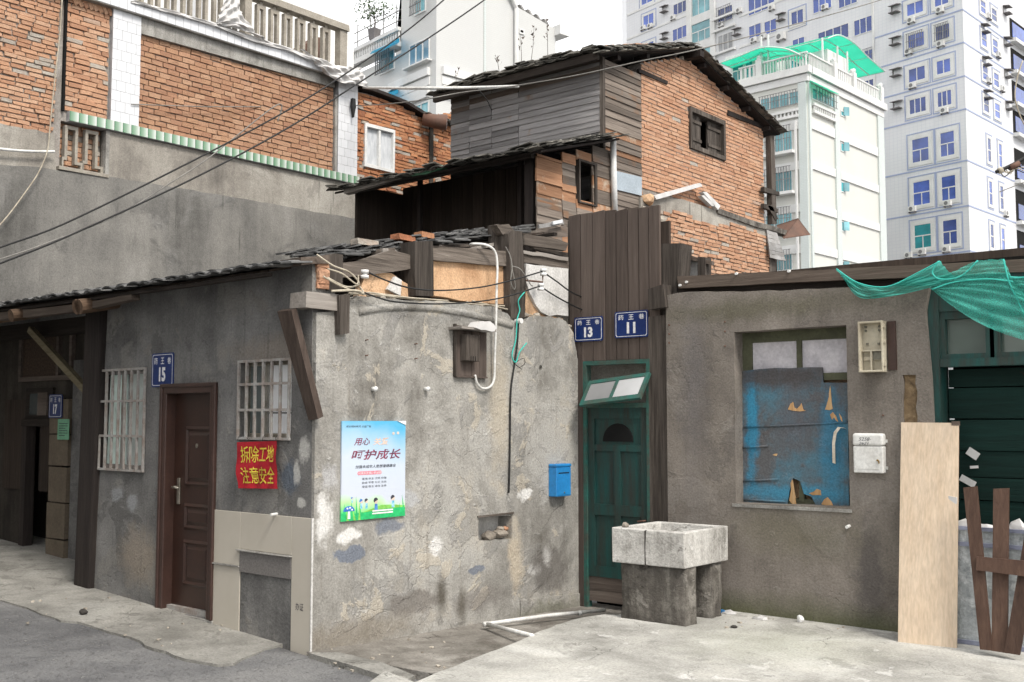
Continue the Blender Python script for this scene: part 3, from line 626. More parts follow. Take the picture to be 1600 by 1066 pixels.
beam('infill_panel', FM, [(676, 405), (795, 412), (798, 476), (760, 474), (720, 470), (678, 462)], -.16, -.07, m_orange, house, .008)['label'] = 'bare orange clay infill panel between two posts'
beam('infill_panel', FM, [(570, 430), (612, 427), (630, 440), (652, 452), (652, 464), (560, 466)], -.16, -.09, m_orange, house, .012)
beam('plaster_shard', FM, [(606, 452), (618, 432), (628, 438), (626, 462)], -.08, -.05, m_whitep, house)
beam('slate_shard', FM, [(622, 437), (650, 452), (660, 462), (628, 462)], -.12, -.1, m_rubble, house)
beam('infill_panel', FM, [(822, 412), (888, 420), (888, 494), (870, 492), (858, 494), (846, 488), (838, 478), (828, 458), (822, 440)], -.12, -.05, m_whitep, house, .006)['label'] = 'broken white lime infill panel beside the plank entry'
beam('clay_core', FM, [(820, 440), (826, 452), (838, 480), (850, 492), (880, 498), (880, 508), (820, 505)], -.16, -.08, m_orange, house, .012)
beam('plank', FM, [(816, 364), (872, 374), (888, 380), (884, 392), (860, 388), (817, 382)], -.16, -.11, m_wood_y, house)
beam('plank', FM, [(818, 391), (888, 402), (888, 408), (818, 396)], -.10, -.06, m_wood_ylight, house)
beam('plank', FM, [(818, 396), (889, 408), (889, 422), (819, 410)], -.15, -.08, m_wood_y, house)
beam('plank', FM, [(835, 383), (889, 396), (889, 402), (835, 389)], -.3, -.25, m_wood_y, house)
for k in range(5):
    v = 2.62 + .13 * k; MB().fbox(FM, max(.3, (v + .2 - 2.845) / .22), 3.2, v, v + .12, -1.2, -1.17, .008).build('attic_board', m_dark_in, house)
bt = MB()
for px_ in [[(540, 461), (580, 457), (640, 466), (700, 470)], [(545, 458), (600, 462), (680, 472), (790, 478)], [(740, 470), (800, 485), (860, 500)], [(560, 464), (620, 470), (660, 474)]]:
    bt.tube([FM.p(*FM.px(x, y, -.02), -.02 + rj(.02)) for x, y in px_], .007, 5)
bt.build('lath', m_rope, house)
# roof: slope rising from the alley eave
roof = MB(); SL = .22
zr = lambda y: 2.845 + SL * y
for k in range(10):   # battens
    y = -.28 + k * .38; roof.box((-7.9, y, zr(y) - .055), (-.2 + rj(.08), y + .05, zr(y) - .03))
ro = roof.build('roof', m_wood_xdark, house)
XB = -.3
MB().hexa([(-7.9, -.2, zr(-.2) - .028), (XB, -.2, zr(-.2) - .028), (XB, 3.1, zr(3.1) - .028), (-7.9, 3.1, zr(3.1) - .028), (-7.9, -.2, zr(-.2) - .01), (XB, -.2, zr(-.2) - .01), (XB, 3.1, zr(3.1) - .01), (-7.9, 3.1, zr(3.1) - .01)]).build('roof_boarding', m_dark_in, ro)
tile_roof(ro, (-7.9, -.34, zr(-.34) - .01), (1, 0, 0), (0, 1, SL), 85, 27, .15, .11, m_rtile, 300, .2, .016, .011, .022, skip=lambda c, r: random.random() < (.16 if r < 2 else .04) or (c > 81 and r > 3 and random.random() < .8))
m_log = wood('brown_log', [(.05, .03, .02), (.11, .07, .045), (.19, .13, .09)], 'y', .2)
for k in range(9):    # log rafters, their cut ends facing the alley
    x = -7.4 + k * .62 if k < 8 else -2.77
    y0 = -.37; r = .062 + rj(.006)
    if k in (4, 5, 6, 7): x = [-5.0, -4.05, -4.6, -2.82][k - 4]
    if x > -2.7: continue
    MB().tube([(x, y0 + t * 3.2, zr(y0 + t * 3.2) - .10) for t in (0, .33, .66, 1)], r, 12).build('log_rafter', m_log, ro)
fa = FL.pp([(0, 487), (60, 482), (130, 474), (205, 459), (206, 468), (130, 485), (60, 494), (0, 500)], .28)
MB().fpoly(FL, [(-7.9, fa[0][1])] + fa + [(-7.9, fa[-1][1])], .2, .28).build('eave_board', m_wood_x, ro)
# loose tiles, stones and bricks lying along the verge above the middle wall
flat = MB(); flat.box((-.5, -.5, -.5), (.5, .5, .5), .08); fme = flat.mesh('loose_slate'); fme.materials.append(m_rtile)
for i in range(270):
    t = random.random(); y = .1 + 2.75 * t; lay = random.choice((0, 0, 1, 1, 2, 3, 4)) if y < 2.4 else random.choice((0, 1, 2))
    inst('loose_slate', fme, ro, Matrix.Translation((rj(.09) - .33 - .03 * lay, y, zr(y) + .03 + .018 * lay)) @ Matrix.Rotation(SL + rj(.08), 4, 'X') @ Matrix.Rotation(rj(.9), 4, 'Z') @ Matrix.Rotation(rj(.12), 4, 'Y') @ Matrix.Diagonal((random.uniform(.12, .2), random.uniform(.1, .18), .014, 1)))
bd_ = MB().box((-.5, -.5, -.5), (.5, .5, .5), .07).mesh('brick'); bd_.materials.append(m_brickB)
for x, y, l in [(575, 385, .2), (635, 366, .2), (668, 362, .14)]:
    u, v = FM.px(x, y, -.3); inst('brick', bd_, ro, Matrix.Translation(FM.p(u, zr(u) + .10, -.34)) @ Matrix.Rotation(rj(.3), 4, 'Z') @ Matrix.Diagonal((.1, l, .05, 1)))
for k in range(14):   # broken battens and laths poking out of the tiles
    y = .25 + 2.5 * random.random(); l_ = random.uniform(.25, .7); c = V((-.22 + rj(.08), y, zr(y) - .02 + rj(.05))); d_ = V((rj(.25), 1, .22 + rj(.12))).normalized() * l_ / 2; s_ = V((.018, 0, 0)); t_ = V((0, 0, .011 + random.random() * .01))
    MB().hexa([c - d_ - s_ - t_, c + d_ - s_ - t_, c + d_ + s_ - t_, c - d_ + s_ - t_, c - d_ - s_ + t_, c + d_ - s_ + t_, c + d_ + s_ + t_, c - d_ + s_ + t_]).build('broken_batten', random.choice((m_wood_y, m_wood_ylight)), ro)
for k in range(22):   # lumps of render and tile along the broken wall top
    u, v = random.choice(tm[4:-4]); r_ = random.uniform(.018, .04); rock('rubble', FM.p(u + rj(.04), v + r_ * .4, -.08 + rj(.05)), r_, random.choice((m_rubble, m_stone, m_rubble)), house, (1, 1.3, .7))
# neighbour 17 under the same eave
h17 = thing('timber_house', 'dark timber house front in shadow at the left edge, with doorway and stone pier', 'house', (-4.6, .4, .2))
F17 = Face((0, .62, 0), (1, 0, 0))
MB().box((-6.9, -.45, 0), (-6.7, .9, 2.72)).build('shade_wall', m_left, h17)  # unseen wall added to keep light out of the porch recess
d17 = (F17.px(42, 700)[0], F17.px(84, 700)[0])
MB().slab(F17, [(-8, -.1), (d17[0], -.1), (d17[0], 1.62), (d17[1], 1.62), (d17[1], -.1), (-3.3, -.1), (-3.3, 2.75), (-8, 2.75)], [], -.1, 0).build('wall', plaster('shade_dark_wall', [(.36, (.025, .022, .019)), (.5, (.05, .043, .036)), (.64, (.08, .07, .058))], 1.2, .4, bump=.4), h17)  # dark stained wall, with the recess shade deepened in its colour
pu = (F17.px(84, 800)[0] + .0, F17.px(112, 800)[0])
zb = [.05, .42, .8, 1.18, 1.52, 1.9]
for i in range(5): MB().fbox(F17, pu[0], pu[1], zb[i] + .006, zb[i + 1] - .006, .0, .07 + rj(.01), .006).build('stone_block', plain('tan_stone', (.155, .125, .09), (.115, .092, .068), 4, .85, .3) if i == 0 else bpy.data.materials['tan_stone'], h17)
MB().fbox(F17, pu[1] + .005, -3.3, .05, 2.3, 0, .03).build('pier_edge', m_left, h17)
MB().fbox(F17, d17[0] - .05, d17[0] + .06, .1, 1.66, -.06, .04).build('door_jamb', m_wood_dark, h17)
MB().fbox(F17, d17[0] - .05, d17[1], 1.6, 1.68, -.06, .05).build('door_lintel', m_wood_xdark, h17)
MB().fbox(F17, d17[0], d17[1], 1.68, 2.02, .0, .03).build('transom', m_wood_xdark, h17)
MB().fbox(F17, d17[0] + .1, d17[0] + .28, 1.73, 1.96, .03, .034).build('transom_pane', m_pane, h17)
MB().fbox(F17, d17[0] + .30, d17[1] - .1, 1.72, 1.97, .03, .045).build('transom_board', m_clap_xb, h17)
MB().fbox(F17, d17[0] - 1.2, d17[1] + .6, -.1, 2.3, -.45, -.41).build('door_leaf', m_wood_dark, h17)
MB().fbox(F17, d17[0] + .14, d17[0] + .2, .12, 1.6, -.3, -.22).build('inner_jamb', m_clap_xb, h17)
lp = [F17.px(38, 590), F17.px(95, 515)]
MB().fbox(F17, lp[0][0], lp[1][0], lp[0][1], lp[1][1], .0, .02).build('lattice_panel', plain('dark_lattice', (.03, .018, .012), (.09, .06, .04), 45, .8, .6), h17)
for a in ((lp[0][0] - .05, lp[1][0] + .35, lp[0][1] - .05, lp[0][1]), (lp[0][0] - .06, lp[0][0], lp[0][1], lp[1][1]), (lp[1][0], lp[1][0] + .05, lp[0][1], lp[1][1]), (lp[1][0] + .28, lp[1][0] + .33, lp[0][1], lp[1][1])): MB().fbox(F17, *a, .0, .045).build('panel_rail', m_clap_xb, h17)
MB().fbox(F17, -8, -3.3, F17.px(60, 527)[1] - .02, F17.px(60, 508)[1], .05, .2).build('cross_beam', m_wood_xdark, h17)
for a in (-6.2, -5.35):
    MB().fbox(F17, a, a + .5, .9, 1.9, 0, .025).build('wall_panel', m_dark_in, h17)
pp = [FL.px(133, 476, .06), FL.px(159, 474, .06), FL.px(137, 926, .06), FL.px(113, 930, .06)]
MB().fpoly(FL, rough(pp, .3, .004), -.2, .06).bev('corner_post', m_wood_dark, h17, .02)
q0, q1 = F17.px(48, 515, .3), F17.px(128, 610, .15)
a, b_ = F17.p(*q0, .3), F17.p(*q1, .1); dv = (b_ - a).normalized(); sd_ = dv.cross(F17.N).normalized() * .035; nn = F17.N * .03
MB().hexa([a - sd_ - nn, a + sd_ - nn, a + sd_ + nn, a - sd_ + nn, b_ - sd_ - nn, b_ + sd_ - nn, b_ + sd_ + nn, b_ - sd_ + nn]).build('brace', wood('yellowed_brace', [(.10, .08, .05), (.2, .17, .11), (.28, .245, .17)], 'x', .1), h17)

# leaning bracket plank on the alley facade
bk = MB(); A = [FL.px(433, 487, .16), FL.px(455, 485, .16), FL.px(497, 655, .03), FL.px(482, 657, .03)]
P = [FL.p(*A[0], .16), FL.p(*A[1], .16), FL.p(*A[2], .03), FL.p(*A[3], .03)]
bk.loop(P, [q - FL.N * .05 + V((0, 0, .02)) for q in P])
tag(bk.build('bracket_plank', wood('dark_plank', [(.022, .015, .012), (.05, .036, .029), (.085, .064, .052)], 'z', .1)), 'short weathered plank fixed aslant to the facade beside the right barred window', 'plank')

# ------------------------------------------------------------------ plank entry between the two houses
entry = thing('plank_entry', 'tall brown plank bay with weathered green door below, between the two grey walls', 'doorway', (.5, 3.25, 0))
pt_ = [(888, 338), (907, 335), (926, 332), (945, 331), (962, 329), (980, 327), (997, 325), (1013, 323), (1030, 321)]
for i in range(len(pt_) - 1):
    u0 = FD.px(pt_[i][0], pt_[i][1])[0]; u1 = FD.px(pt_[i + 1][0], pt_[i + 1][1])[0]; v1 = FD.px(*pt_[i])[1]; vb = FD.px(960, 561)[1] - (.01 if i < 7 else .0)
    g = .004; o = rj(.006)
    MB().hexa([FD.p(u0 + g, vb, .0 + o), FD.p(u1 - g, vb, .0 + o), FD.p(u1 - g, vb, -.03), FD.p(u0 + g, vb, -.03), FD.p(u0 + g, v1 + rj(.01), o), FD.p(u1 - g, v1 + rj(.01), o), FD.p(u1 - g, v1, -.03), FD.p(u0 + g, v1, -.03)]).build('plank', m_wood_pan, entry)
MB().fbox(FD, -.12, -.10, 2.6, 3.62, -.05, .01).build('edge_board', m_wood_v, entry)
MB().fbox(FD, -.1, 1.0, 2.3, 3.5, -.08, -.05).build('plank_backing', m_dark_in, entry)
jl = (FD.px(897, 750)[0], FD.px(913, 750)[0]); jr = (FD.px(1017, 750)[0], FD.px(1040, 750)[0])
MB().fbox(FD, .0, jl[1], -.12, 2.30, -.1, .02, .004).build('door_post', m_wood_pan, entry)
MB().fbox(FD, jr[0], jr[1] + .03, -.12, 2.62, -.1, .015, .006).build('door_post', m_wood_v, entry)
beam('corner_post', FD, [(1030, 381), (1063, 380), (1057, 470), (1040, 520), (1024, 520)], -.25, -.04, m_wood_v, entry, .006)
beam('beam_stub', FD, [(1012, 452), (1036, 444), (1040, 480), (1014, 484)], -.1, .1, m_wood_v, entry, .02)
# green frame, tilted fanlight and panelled leaf
gl, gr_ = FD.px(913, 750)[0], FD.px(1018, 750)[0]; gt = FD.px(960, 563)[1]; tb = FD.px(960, 634)[1]
fm = MB(); t = .04
fm.fpoly(FD, [(gl, -.1), (gl + t, -.1), (gl + t, gt - t), (gr_ - t, gt - t), (gr_ - t, -.1), (gr_, -.1), (gr_, gt), (gl, gt)], -.06, .015)
gd = fm.build('door_frame', m_greenl, entry)
MB().fbox(FD, gl + t, gr_ - t, tb - .02, tb + .025, -.06, .012).build('transom_bar', m_greenl, gd)
MB().fbox(FD, gl - .6, gr_ + .3, tb - .3, gt + .3, -.35, -.33).build('room_back', m_lightA, entry)
# fanlight sash hinged at the top of the opening, tilted outwards
S0 = FD.p(*FD.px(921, 596, .03), .03); S1 = FD.p(*FD.px(1016, 582, .03), .03); S2 = FD.p(*FD.px(1000, 622, .2), .2); S3 = FD.p(*FD.px(905, 634, .2), .2)
def sash_pt(a, b): return S0.lerp(S1, a).lerp(S3.lerp(S2, a), b)
nS = (S1 - S0).cross(S3 - S0).normalized() * .022
fan = None
for a0, a1, b0, b1 in [(0, 1, 0, .14), (0, 1, .84, 1), (0, .055, .14, .84), (.945, 1, .14, .84), (.475, .525, .14, .84)]:
    q = [sash_pt(a0, b0), sash_pt(a1, b0), sash_pt(a1, b1), sash_pt(a0, b1)]; mb = MB(); mb.loop([p + nS for p in q], [p - nS * .3 for p in q])
    if fan is None: fan = mb.build('fanlight', m_greenl, entry, label='green fanlight sash tilted open above the door')
    else: mb.build('sash_bar', m_greenl, fan)
for a0, a1 in ((.055, .475), (.525, .945)):
    q = [sash_pt(a0, .14), sash_pt(a1, .14), sash_pt(a1, .84), sash_pt(a0, .84)]; MB().loop([p + nS * .2 for p in q], [p for p in q]).build('pane', m_paneg, fan)
lf = MB(); lf.fbox(FD, gl + t, gr_ - t, .2, tb - .02, -.06, -.025); leafg = lf.build('door_leaf', m_greenp, entry, label='green panelled door with flaking paint')
LU0, LU1 = gl + t, gr_ - t; mid = (LU0 + LU1) / 2
for a in [(LU0, LU0 + .075, .2, tb - .02), (LU1 - .075, LU1, .2, tb - .02), (LU0 + .075, LU1 - .075, tb - .12, tb - .02), (LU0 + .075, LU1 - .075, 1.38, 1.44), (LU0 + .075, LU1 - .075, .78, .88), (LU0 + .075, LU1 - .075, .2, .3), (mid - .035, mid + .035, .88, 1.38), (mid - .035, mid + .035, .3, .78)]:
    MB().fbox(FD, *a, -.025, -.006, .002).build('door_rail', m_greenp, leafg)
fanu = [(mid + .17 * math.cos(a), 1.47 + .17 * math.sin(a)) for a in [k * math.pi / 12 for k in range(13)]]
MB().fpoly(FD, fanu, -.027, -.012).build('fan_vent', m_black, leafg)
for v0, v1 in ((.08, .20), (-.03, .075)): MB().fbox(FD, LU0, LU1, v0, v1, -.06, -.02, .006).build('kick_board', m_clap_xb, leafg)
hq = FD.px(1004, 815); MB().tube([FD.p(hq[0] - .03, hq[1], .0), FD.p(hq[0] - .025, hq[1], .04), FD.p(hq[0] + .03, hq[1] + .01, .04), FD.p(hq[0] + .035, hq[1] + .01, .0)], .008, 6).build('door_pull', m_ironsh, leafg)
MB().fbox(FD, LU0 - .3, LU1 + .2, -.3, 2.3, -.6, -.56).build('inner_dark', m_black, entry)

# ------------------------------------------------------------------ right house
rh = thing('rendered_house', 'grey-brown rendered house front with a boarded window, right of the plank entry', 'house', (2.2, 3.4, 0))
wo_ = [FR.px(1147, 519), FR.px(1322, 508), FR.px(1328, 792), FR.px(1150, 786)]
gv_ = [FR.px(1410, 586), FR.px(1431, 586), FR.px(1433, 664), FR.px(1412, 664)]
tr = FR.pp([(1040, 462), (1058, 458), (1120, 456), (1180, 455), (1240, 453), (1300, 450), (1360, 449), (1452, 447)])
outr = [(tr[0][0], -.2), (3.40, -.2), (3.385, .9), (3.36, 2.0), (3.33, 2.5)] + rough(tr[::-1], .1, .008, False) + [tr[0]]
MB().slab(FR, outr, [rough(wo_[::-1], .2, .004), rough(gv_[::-1], .06, .008)], -.22, 0).bev('wall', m_right, rh, .012)
MB().fbox(FR, wo_[3][0] - .03, wo_[2][0] + .02, wo_[3][1] - .03, wo_[3][1] - .002, -.2, .012, .003).build('window_sill', m_conc, rh)
MB().fbox(FR, gv_[0][0] - .05, gv_[1][0] + .05, gv_[2][1] - .05, gv_[0][1] + .05, -.2, -.03).build('exposed_core', wood('rotten_core', [(.06, .042, .025), (.20, .14, .08), (.42, .33, .21)], 'y', .1, sc=.4), rh)
# window frame, panes, stained ply board
iw = (wo_[0][0] - .02, wo_[1][0] + .02, wo_[3][1] - .02, wo_[0][1] + .04)
oliv = plain('olive_frame_paint', (.09, .095, .055), (.05, .05, .03), 6, .7, .3)
wf = MB(); wf.slab(FR, rect(iw[0], iw[1], iw[2], iw[3]), [rect(iw[0] + .11, iw[1] - .06, iw[2] + .07, iw[3] - .13)], -.2, -.15)
wfo = wf.build('window', oliv, rh)
mu = FR.px(1249, 560, -.15)[0]; mz = FR.px(1300, 590, -.15)[1]
MB().fbox(FR, mu - .022, mu + .022, iw[2] + .05, iw[3] - .13, -.19, -.145).build('mullion', oliv, wfo)
MB().fbox(FR, mu + .022, iw[1] - .06, mz - .02, mz + .04, -.19, -.147).build('transom_bar', oliv, wfo)
cl = plain('net_curtain_pane', (.56, .54, .56), (.42, .40, .43), 7, .3, .1, .5)
MB().fbox(FR, iw[0] + .11, mu - .022, mz - .1, iw[3] - .13, -.17, -.165).build('pane', cl, wfo); MB().fbox(FR, mu + .022, iw[1] - .06, mz + .04, iw[3] - .13, -.17, -.165).build('pane', cl, wfo)
MB().fbox(FR, iw[0] - .1, iw[1] + .1, iw[2] - .1, mz + .1, -.3, -.26).build('window_back', m_orange, wfo)
def QP(x, y): u, v = FR.px(x, y, -.13); return (u, 3.2 + .13, v)
m_ply = plaster('stained_blue_ply', [(.36, (.085, .082, .084)), (.47, (.105, .118, .130)), (.55, (.085, .15, .19)), (.66, (.07, .21, .30))], 1.3, .2, layers=[(1.8, .55, .05, (.105, .10, .10), .6), (3.2, .58, .04, (.11, .10, .10), .6), (5.5, .62, .03, (.16, .20, .23), .5)],
    patches=[(QP(1175, 660), .06, .55, (.035, .22, .36), .35, .85), (QP(1300, 690), .10, .40, (.04, .19, .31), .45, .7), (QP(1240, 770), .5, .06, (.045, .235, .37), .5, .7), (QP(1215, 590), .55, .09, (.075, .068, .068), .5, .9), (QP(1243, 650), .13, .22, (.11, .105, .115), .45, .6)], bump=.3, drip=((.05, .05, .055), .5))
py = FR.pp([(1160, 580), (1212, 575), (1285, 574), (1286, 598), (1324, 598), (1325, 640), (1327, 792), (1276, 792), (1268, 776), (1256, 772), (1250, 752), (1239, 747), (1233, 770), (1230, 788), (1162, 784), (1158, 740), (1160, 700), (1158, 660), (1159, 620)], -.13)
# boarded sheet, bellied outwards a little at the left
pm = MB(); pm.fpoly(FR, rough(py, .12, .004), -.145, -.13); plyo = pm.build('ply_board', m_ply, wfo, label='peeling blue-stained plywood boarding over the window')
for (x0, y0), (x1, y1) in (((1161, 700), (1200, 697)), ((1161, 752), (1215, 749)), ((1162, 668), (1326, 660)), ((1163, 781), (1226, 784))):
    MB().tube([FR.p(*FR.px(x0, y0, -.128), -.13), FR.p(*FR.px((x0 + x1) / 2, (y0 + y1) / 2, -.128), -.124), FR.p(*FR.px(x1, y1, -.128), -.13)], .010, 6).build('fold', m_ply, plyo, True)
m_raw = wood('raw_ply_core', [(.30, .16, .07), (.5, .31, .15), (.6, .42, .24)], 'z', .15)
for tear in ([(1231, 640), (1235, 631), (1239, 628), (1241, 637), (1245, 639), (1250, 634), (1252, 630), (1255, 640), (1259, 642), (1250, 643), (1240, 642)],
             [(1289, 640), (1295, 620), (1297, 603), (1299, 622), (1301, 639), (1296, 641)], [(1301, 644), (1306, 650), (1310, 660), (1306, 657), (1303, 652), (1300, 656), (1297, 648)], [(1311, 646), (1315, 652), (1317, 662), (1313, 655)],
             [(1233, 782), (1236, 767), (1235, 755), (1238, 749), (1240, 758), (1243, 776), (1244, 788), (1238, 788)], [(1283, 788), (1288, 780), (1293, 777), (1299, 784), (1302, 791), (1290, 790)], [(1207, 711), (1211, 709), (1215, 709), (1213, 713)], [(1264, 771), (1272, 768), (1276, 764), (1282, 766), (1283, 774), (1270, 774)]):
    MB().fpoly(FR, rough(FR.pp(tear, -.126), .03, .003), -.13, -.126).build('torn_veneer', m_raw, plyo)
cu = [FR.p(*FR.px(x, y, -.1), d) for x, y, d in ((1318, 669, -.12), (1312, 668, -.09), (1307, 676, -.075), (1304, 692, -.08), (1303, 724, -.1))]
sp_ = MB(); sp_.loop([c + V((-.012, 0, .004)) for c in cu] + [c + V((.012, 0, -.004)) for c in cu[::-1]], [c + V((-.012, .004, .004)) for c in cu] + [c + V((.012, .004, -.004)) for c in cu[::-1]])
sp_.build('curled_strip', plain('pale_strip', (.68, .62, .52), (.6, .52, .4), 6, .6, .05), plyo)
# roof edge beams
bm = FR.pp([(1058, 432), (1330, 419), (1620, 404), (1620, 424), (1330, 437), (1060, 451)], -.05)
MB().fpoly(FR, rough(bm, .3, .004), -.2, -.05).build('eave_beam', m_wood_x, rh)
bm = FR.pp([(1060, 450), (1330, 438), (1620, 424), (1620, 470), (1450, 458), (1060, 470)], -.12)
MB().fpoly(FR, bm, -.3, -.12).build('wall_plate', m_wood_xdark, rh)
MB().box((.9, 3.45, 2.9), (7, 7.2, 2.96)).build('roof', m_dark_in, rh)
for x, y in [(1063, 446), (1073, 441), (1151, 428), (1233, 424)]:
    q = FR.px(x, y, -.045); MB().tube([FR.p(q[0], q[1], -.06), FR.p(q[0], q[1], -.03)], .012, 8).build('porcelain_knob', m_white, rh)
ns = [(1046, 508), (1046, 522), (1046, 536), (1133, 503), (1133, 518), (1133, 541), (1380, 649)]
for x, y in ns: q = FR.px(x, y); MB().tube([FR.p(*q, -.01), FR.p(*q, .012)], .007, 6).build('nail', m_ironsh, rh)
q = FR.px(1327, 822); MB().tube([FR.p(*q, -.01), FR.p(q[0], q[1] - .005, .05)], .014, 8).build('pipe_stub', m_pvc, rh)
# infill behind the post, left of the eave beam
FQ = Face((0, 3.6, 0), (1, 0, 0))
beam('infill_panel', FQ, [(1062, 398), (1092, 404), (1092, 440), (1062, 440)], -.1, 0, m_whitep, rh); beam('rail', FQ, [(1060, 394), (1112, 408), (1112, 414), (1060, 402)], 0, .05, m_wood_x, rh)
beam('post', FQ, [(1090, 401), (1102, 402), (1102, 440), (1090, 440)], -.05, .06, m_wood_v, rh)
# green shop doors at the right edge
gs = thing('green_shutter_front', 'dark green boarded doors with glazed fanlights at the right edge under the net', 'door', (3.9, 3.3, 0))
FK = Face((0, 3.3, 0), (1, 0, 0))
ku0 = FK.px(1462, 600)[0]; kt = FK.px(1500, 567)[1]
MB().fbox(FK, ku0 - .03, ku0 + .05, -.1, 2.75, -.15, .05, .004).build('door_post', m_greenp, gs)
MB().fbox(FK, ku0 + .05, 6, kt - .03, kt + .03, -.1, .04).build('transom_bar', m_greenp, gs)
MB().fbox(FK, ku0 + .05, 6, 2.5, 2.85, -.15, .03).build('lintel', m_greenp, gs)
pu_ = FK.px(1477, 500)[0]; pv = FK.px(1500, 553)[1]; pe_ = FK.px(1540, 500)[0]; pn = FK.px(1562, 500)[0]
for a, b in ((pu_, pe_), (pn, pn + (pe_ - pu_)), (pn + .62, pn + 1.0)):
    f_ = MB(); f_.slab(FK, rect(a - .07, b + .06, kt + .03, 2.52), [rect(a, b, pv, 2.44)], -.08, .015); fo = f_.build('window', m_greenp, gs)
    MB().fbox(FK, a, b, pv, 2.44, -.05, -.045).build('pane', glass('old_pane', (.20, .25, .22), .05, .8) if 'old_pane' not in bpy.data.materials else bpy.data.materials['old_pane'], fo)
v = .05; k = 0
while v < kt - .05:
    h_ = random.choice((.17, .2, .24)); h_ = min(h_, kt - .04 - v)
    MB().fbox(FK, ku0 + .06, 6, v + .004, v + h_ - .004, -.14 + rj(.006), -.11 + rj(.006), .002).build('shutter_board', m_greenx, gs); v += h_; k += 1
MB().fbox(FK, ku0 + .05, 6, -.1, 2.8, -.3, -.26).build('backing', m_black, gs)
for x, y, w_, h_, ro_ in [(1520, 709, .09, .06, -.6), (1522, 730, .06, .02, .1), (1512, 752, .12, .05, -.5)]:
    u, v = FK.px(x, y, -.1); c_, s_ = math.cos(ro_), math.sin(ro_)
    MB().fpoly(FK, [(u + a * c_ - b * s_, v + a * s_ + b * c_) for a, b in ((-w_ / 2, -h_ / 2), (w_ / 2, -h_ / 2), (w_ / 2, h_ / 2), (-w_ / 2, h_ / 2))], -.105, -.1).build('paper_scrap', m_plastic, gs)

# ------------------------------------------------------------------ things on and against the walls
def plate(F, x, y, w_, h_, num, lab, d=.0):
    """enamel house number plate, top-left corner at photo point x,y"""
    u, v = F.px(x, y); c = (u + w_ / 2, v - h_ / 2); r = .012
    t_ = thing('number_plate', lab, 'number plate', F.p(c[0], c[1], d), 'blue house number plates')
    def rr(a, b): return [(c[0] + sx * (a / 2) + ex * r, c[1] + sy * (b / 2) + ey * r) for sx, sy, ex, ey in ((-1, -1, 1, 0), (1, -1, -1, 0), (1, -1, 0, 1), (1, 1, 0, -1), (1, 1, -1, 0), (-1, 1, 1, 0), (-1, 1, 0, -1), (-1, -1, 0, 1))]
    MB().fpoly(F, rr(w_, h_), d, d + .008).build('plate', m_signb, t_)
    MB().slab(F, rr(w_ - .025, h_ - .025), [rr(w_ - .034, h_ - .034)], d + .008, d + .0088).build('border', m_signw, t_)
    for i, s in enumerate('药王巷'): write(s, lambda a, b, i=i: F.p(c[0] + (i - 1) * w_ * .31 + a, c[1] + h_ * .27 + b, d + .009), w_ * .155, h_ * .19, m_signw, t_, .01)
    write(num, lambda a, b: F.p(c[0] + a, c[1] - h_ * .13 + b, d + .009), w_ * (.30 if num != '11' else .26), h_ * .42, m_signw, t_, .045)
    return t_
plate(FL, 239, 553, .33, .29, '15', 'blue enamel number plate reading 15 above the brown steel door')
plate(FD, 899, 497, .335, .235, '13', 'blue enamel number plate reading 13, left of the two plates on the brown planks', .01)
plate(FD, 962, 488, .37, .25, '11', 'blue enamel number plate reading 11, right of the two plates on the brown planks', .01)
plate(F17, 90, 617, .28, .25, '17', 'blue enamel number plate reading 17 on the dark stone pier', .085)
nu, nv = F17.px(90, 655, .09)
nt_ = thing('paper_notice', 'small green paper notice under the number plate reading 17', 'notice', F17.p(nu + .1, nv - .12, .085))
MB().fbox(F17, nu, nu + .24, nv - .215, nv, .084, .087).build('sheet', m_mint, nt_)
for k in range(6): MB().fbox(F17, nu + .03, nu + .21 - .05 * (k % 3 == 2), nv - .05 - k * .025, nv - .043 - k * .025, .087, .0876).build('text_line', m_ink, nt_)
# red banner tied to the grille
bq = [FL.px(371, 691, .04), FL.px(433, 689, .04), FL.px(429, 764, .04), FL.px(373, 763, .04)]
ban = thing('warning_banner', 'creased red cloth banner with yellow characters hanging below the right barred window', 'banner', FL.p(bq[0][0], bq[2][1], .04))
def bp(a, b, e=0.):
    u = bq[0][0] + (bq[1][0] - bq[0][0]) * a + (bq[3][0] - bq[0][0]) * b + .01 * math.sin(9 * b) * (1 - a); v = bq[0][1] + (bq[3][1] - bq[0][1]) * b + (bq[1][1] - bq[0][1]) * a
    return FL.p(u, v, .045 + .008 * math.sin(7 * a + 2 * b) + .006 * math.sin(19 * a + 3 * b) * b + .005 * math.sin(11 * b + 4 * a) + e)
n_ = 24; mb = MB()
mb.add([bp(i / n_, j / n_, e) for e in (0, -.003) for j in range(n_ + 1) for i in range(n_ + 1)], [(e * (n_ + 1) ** 2 + j * (n_ + 1) + i, e * (n_ + 1) ** 2 + j * (n_ + 1) + i + 1, e * (n_ + 1) ** 2 + (j + 1) * (n_ + 1) + i + 1, e * (n_ + 1) ** 2 + (j + 1) * (n_ + 1) + i) for e in (0, 1) for j in range(n_) for i in range(n_)])
mb.build('cloth', m_red, ban, True)
for s, b0 in (('拆除工地', .27), ('注意安全', .72)): write(s, lambda a, b, b0=b0: bp(.53 + a, b0 - b, .004), .84, .36, m_yel, ban, .008)
for a in (0.02, .3, .65, .98): MB().tube([bp(a, .0, .002), bp(a, -.06, .0), FL.p(bq[0][0] + (bq[1][0] - bq[0][0]) * a, w2[2] + .03, .02)], .002, 4).build('tie', m_cable, ban)
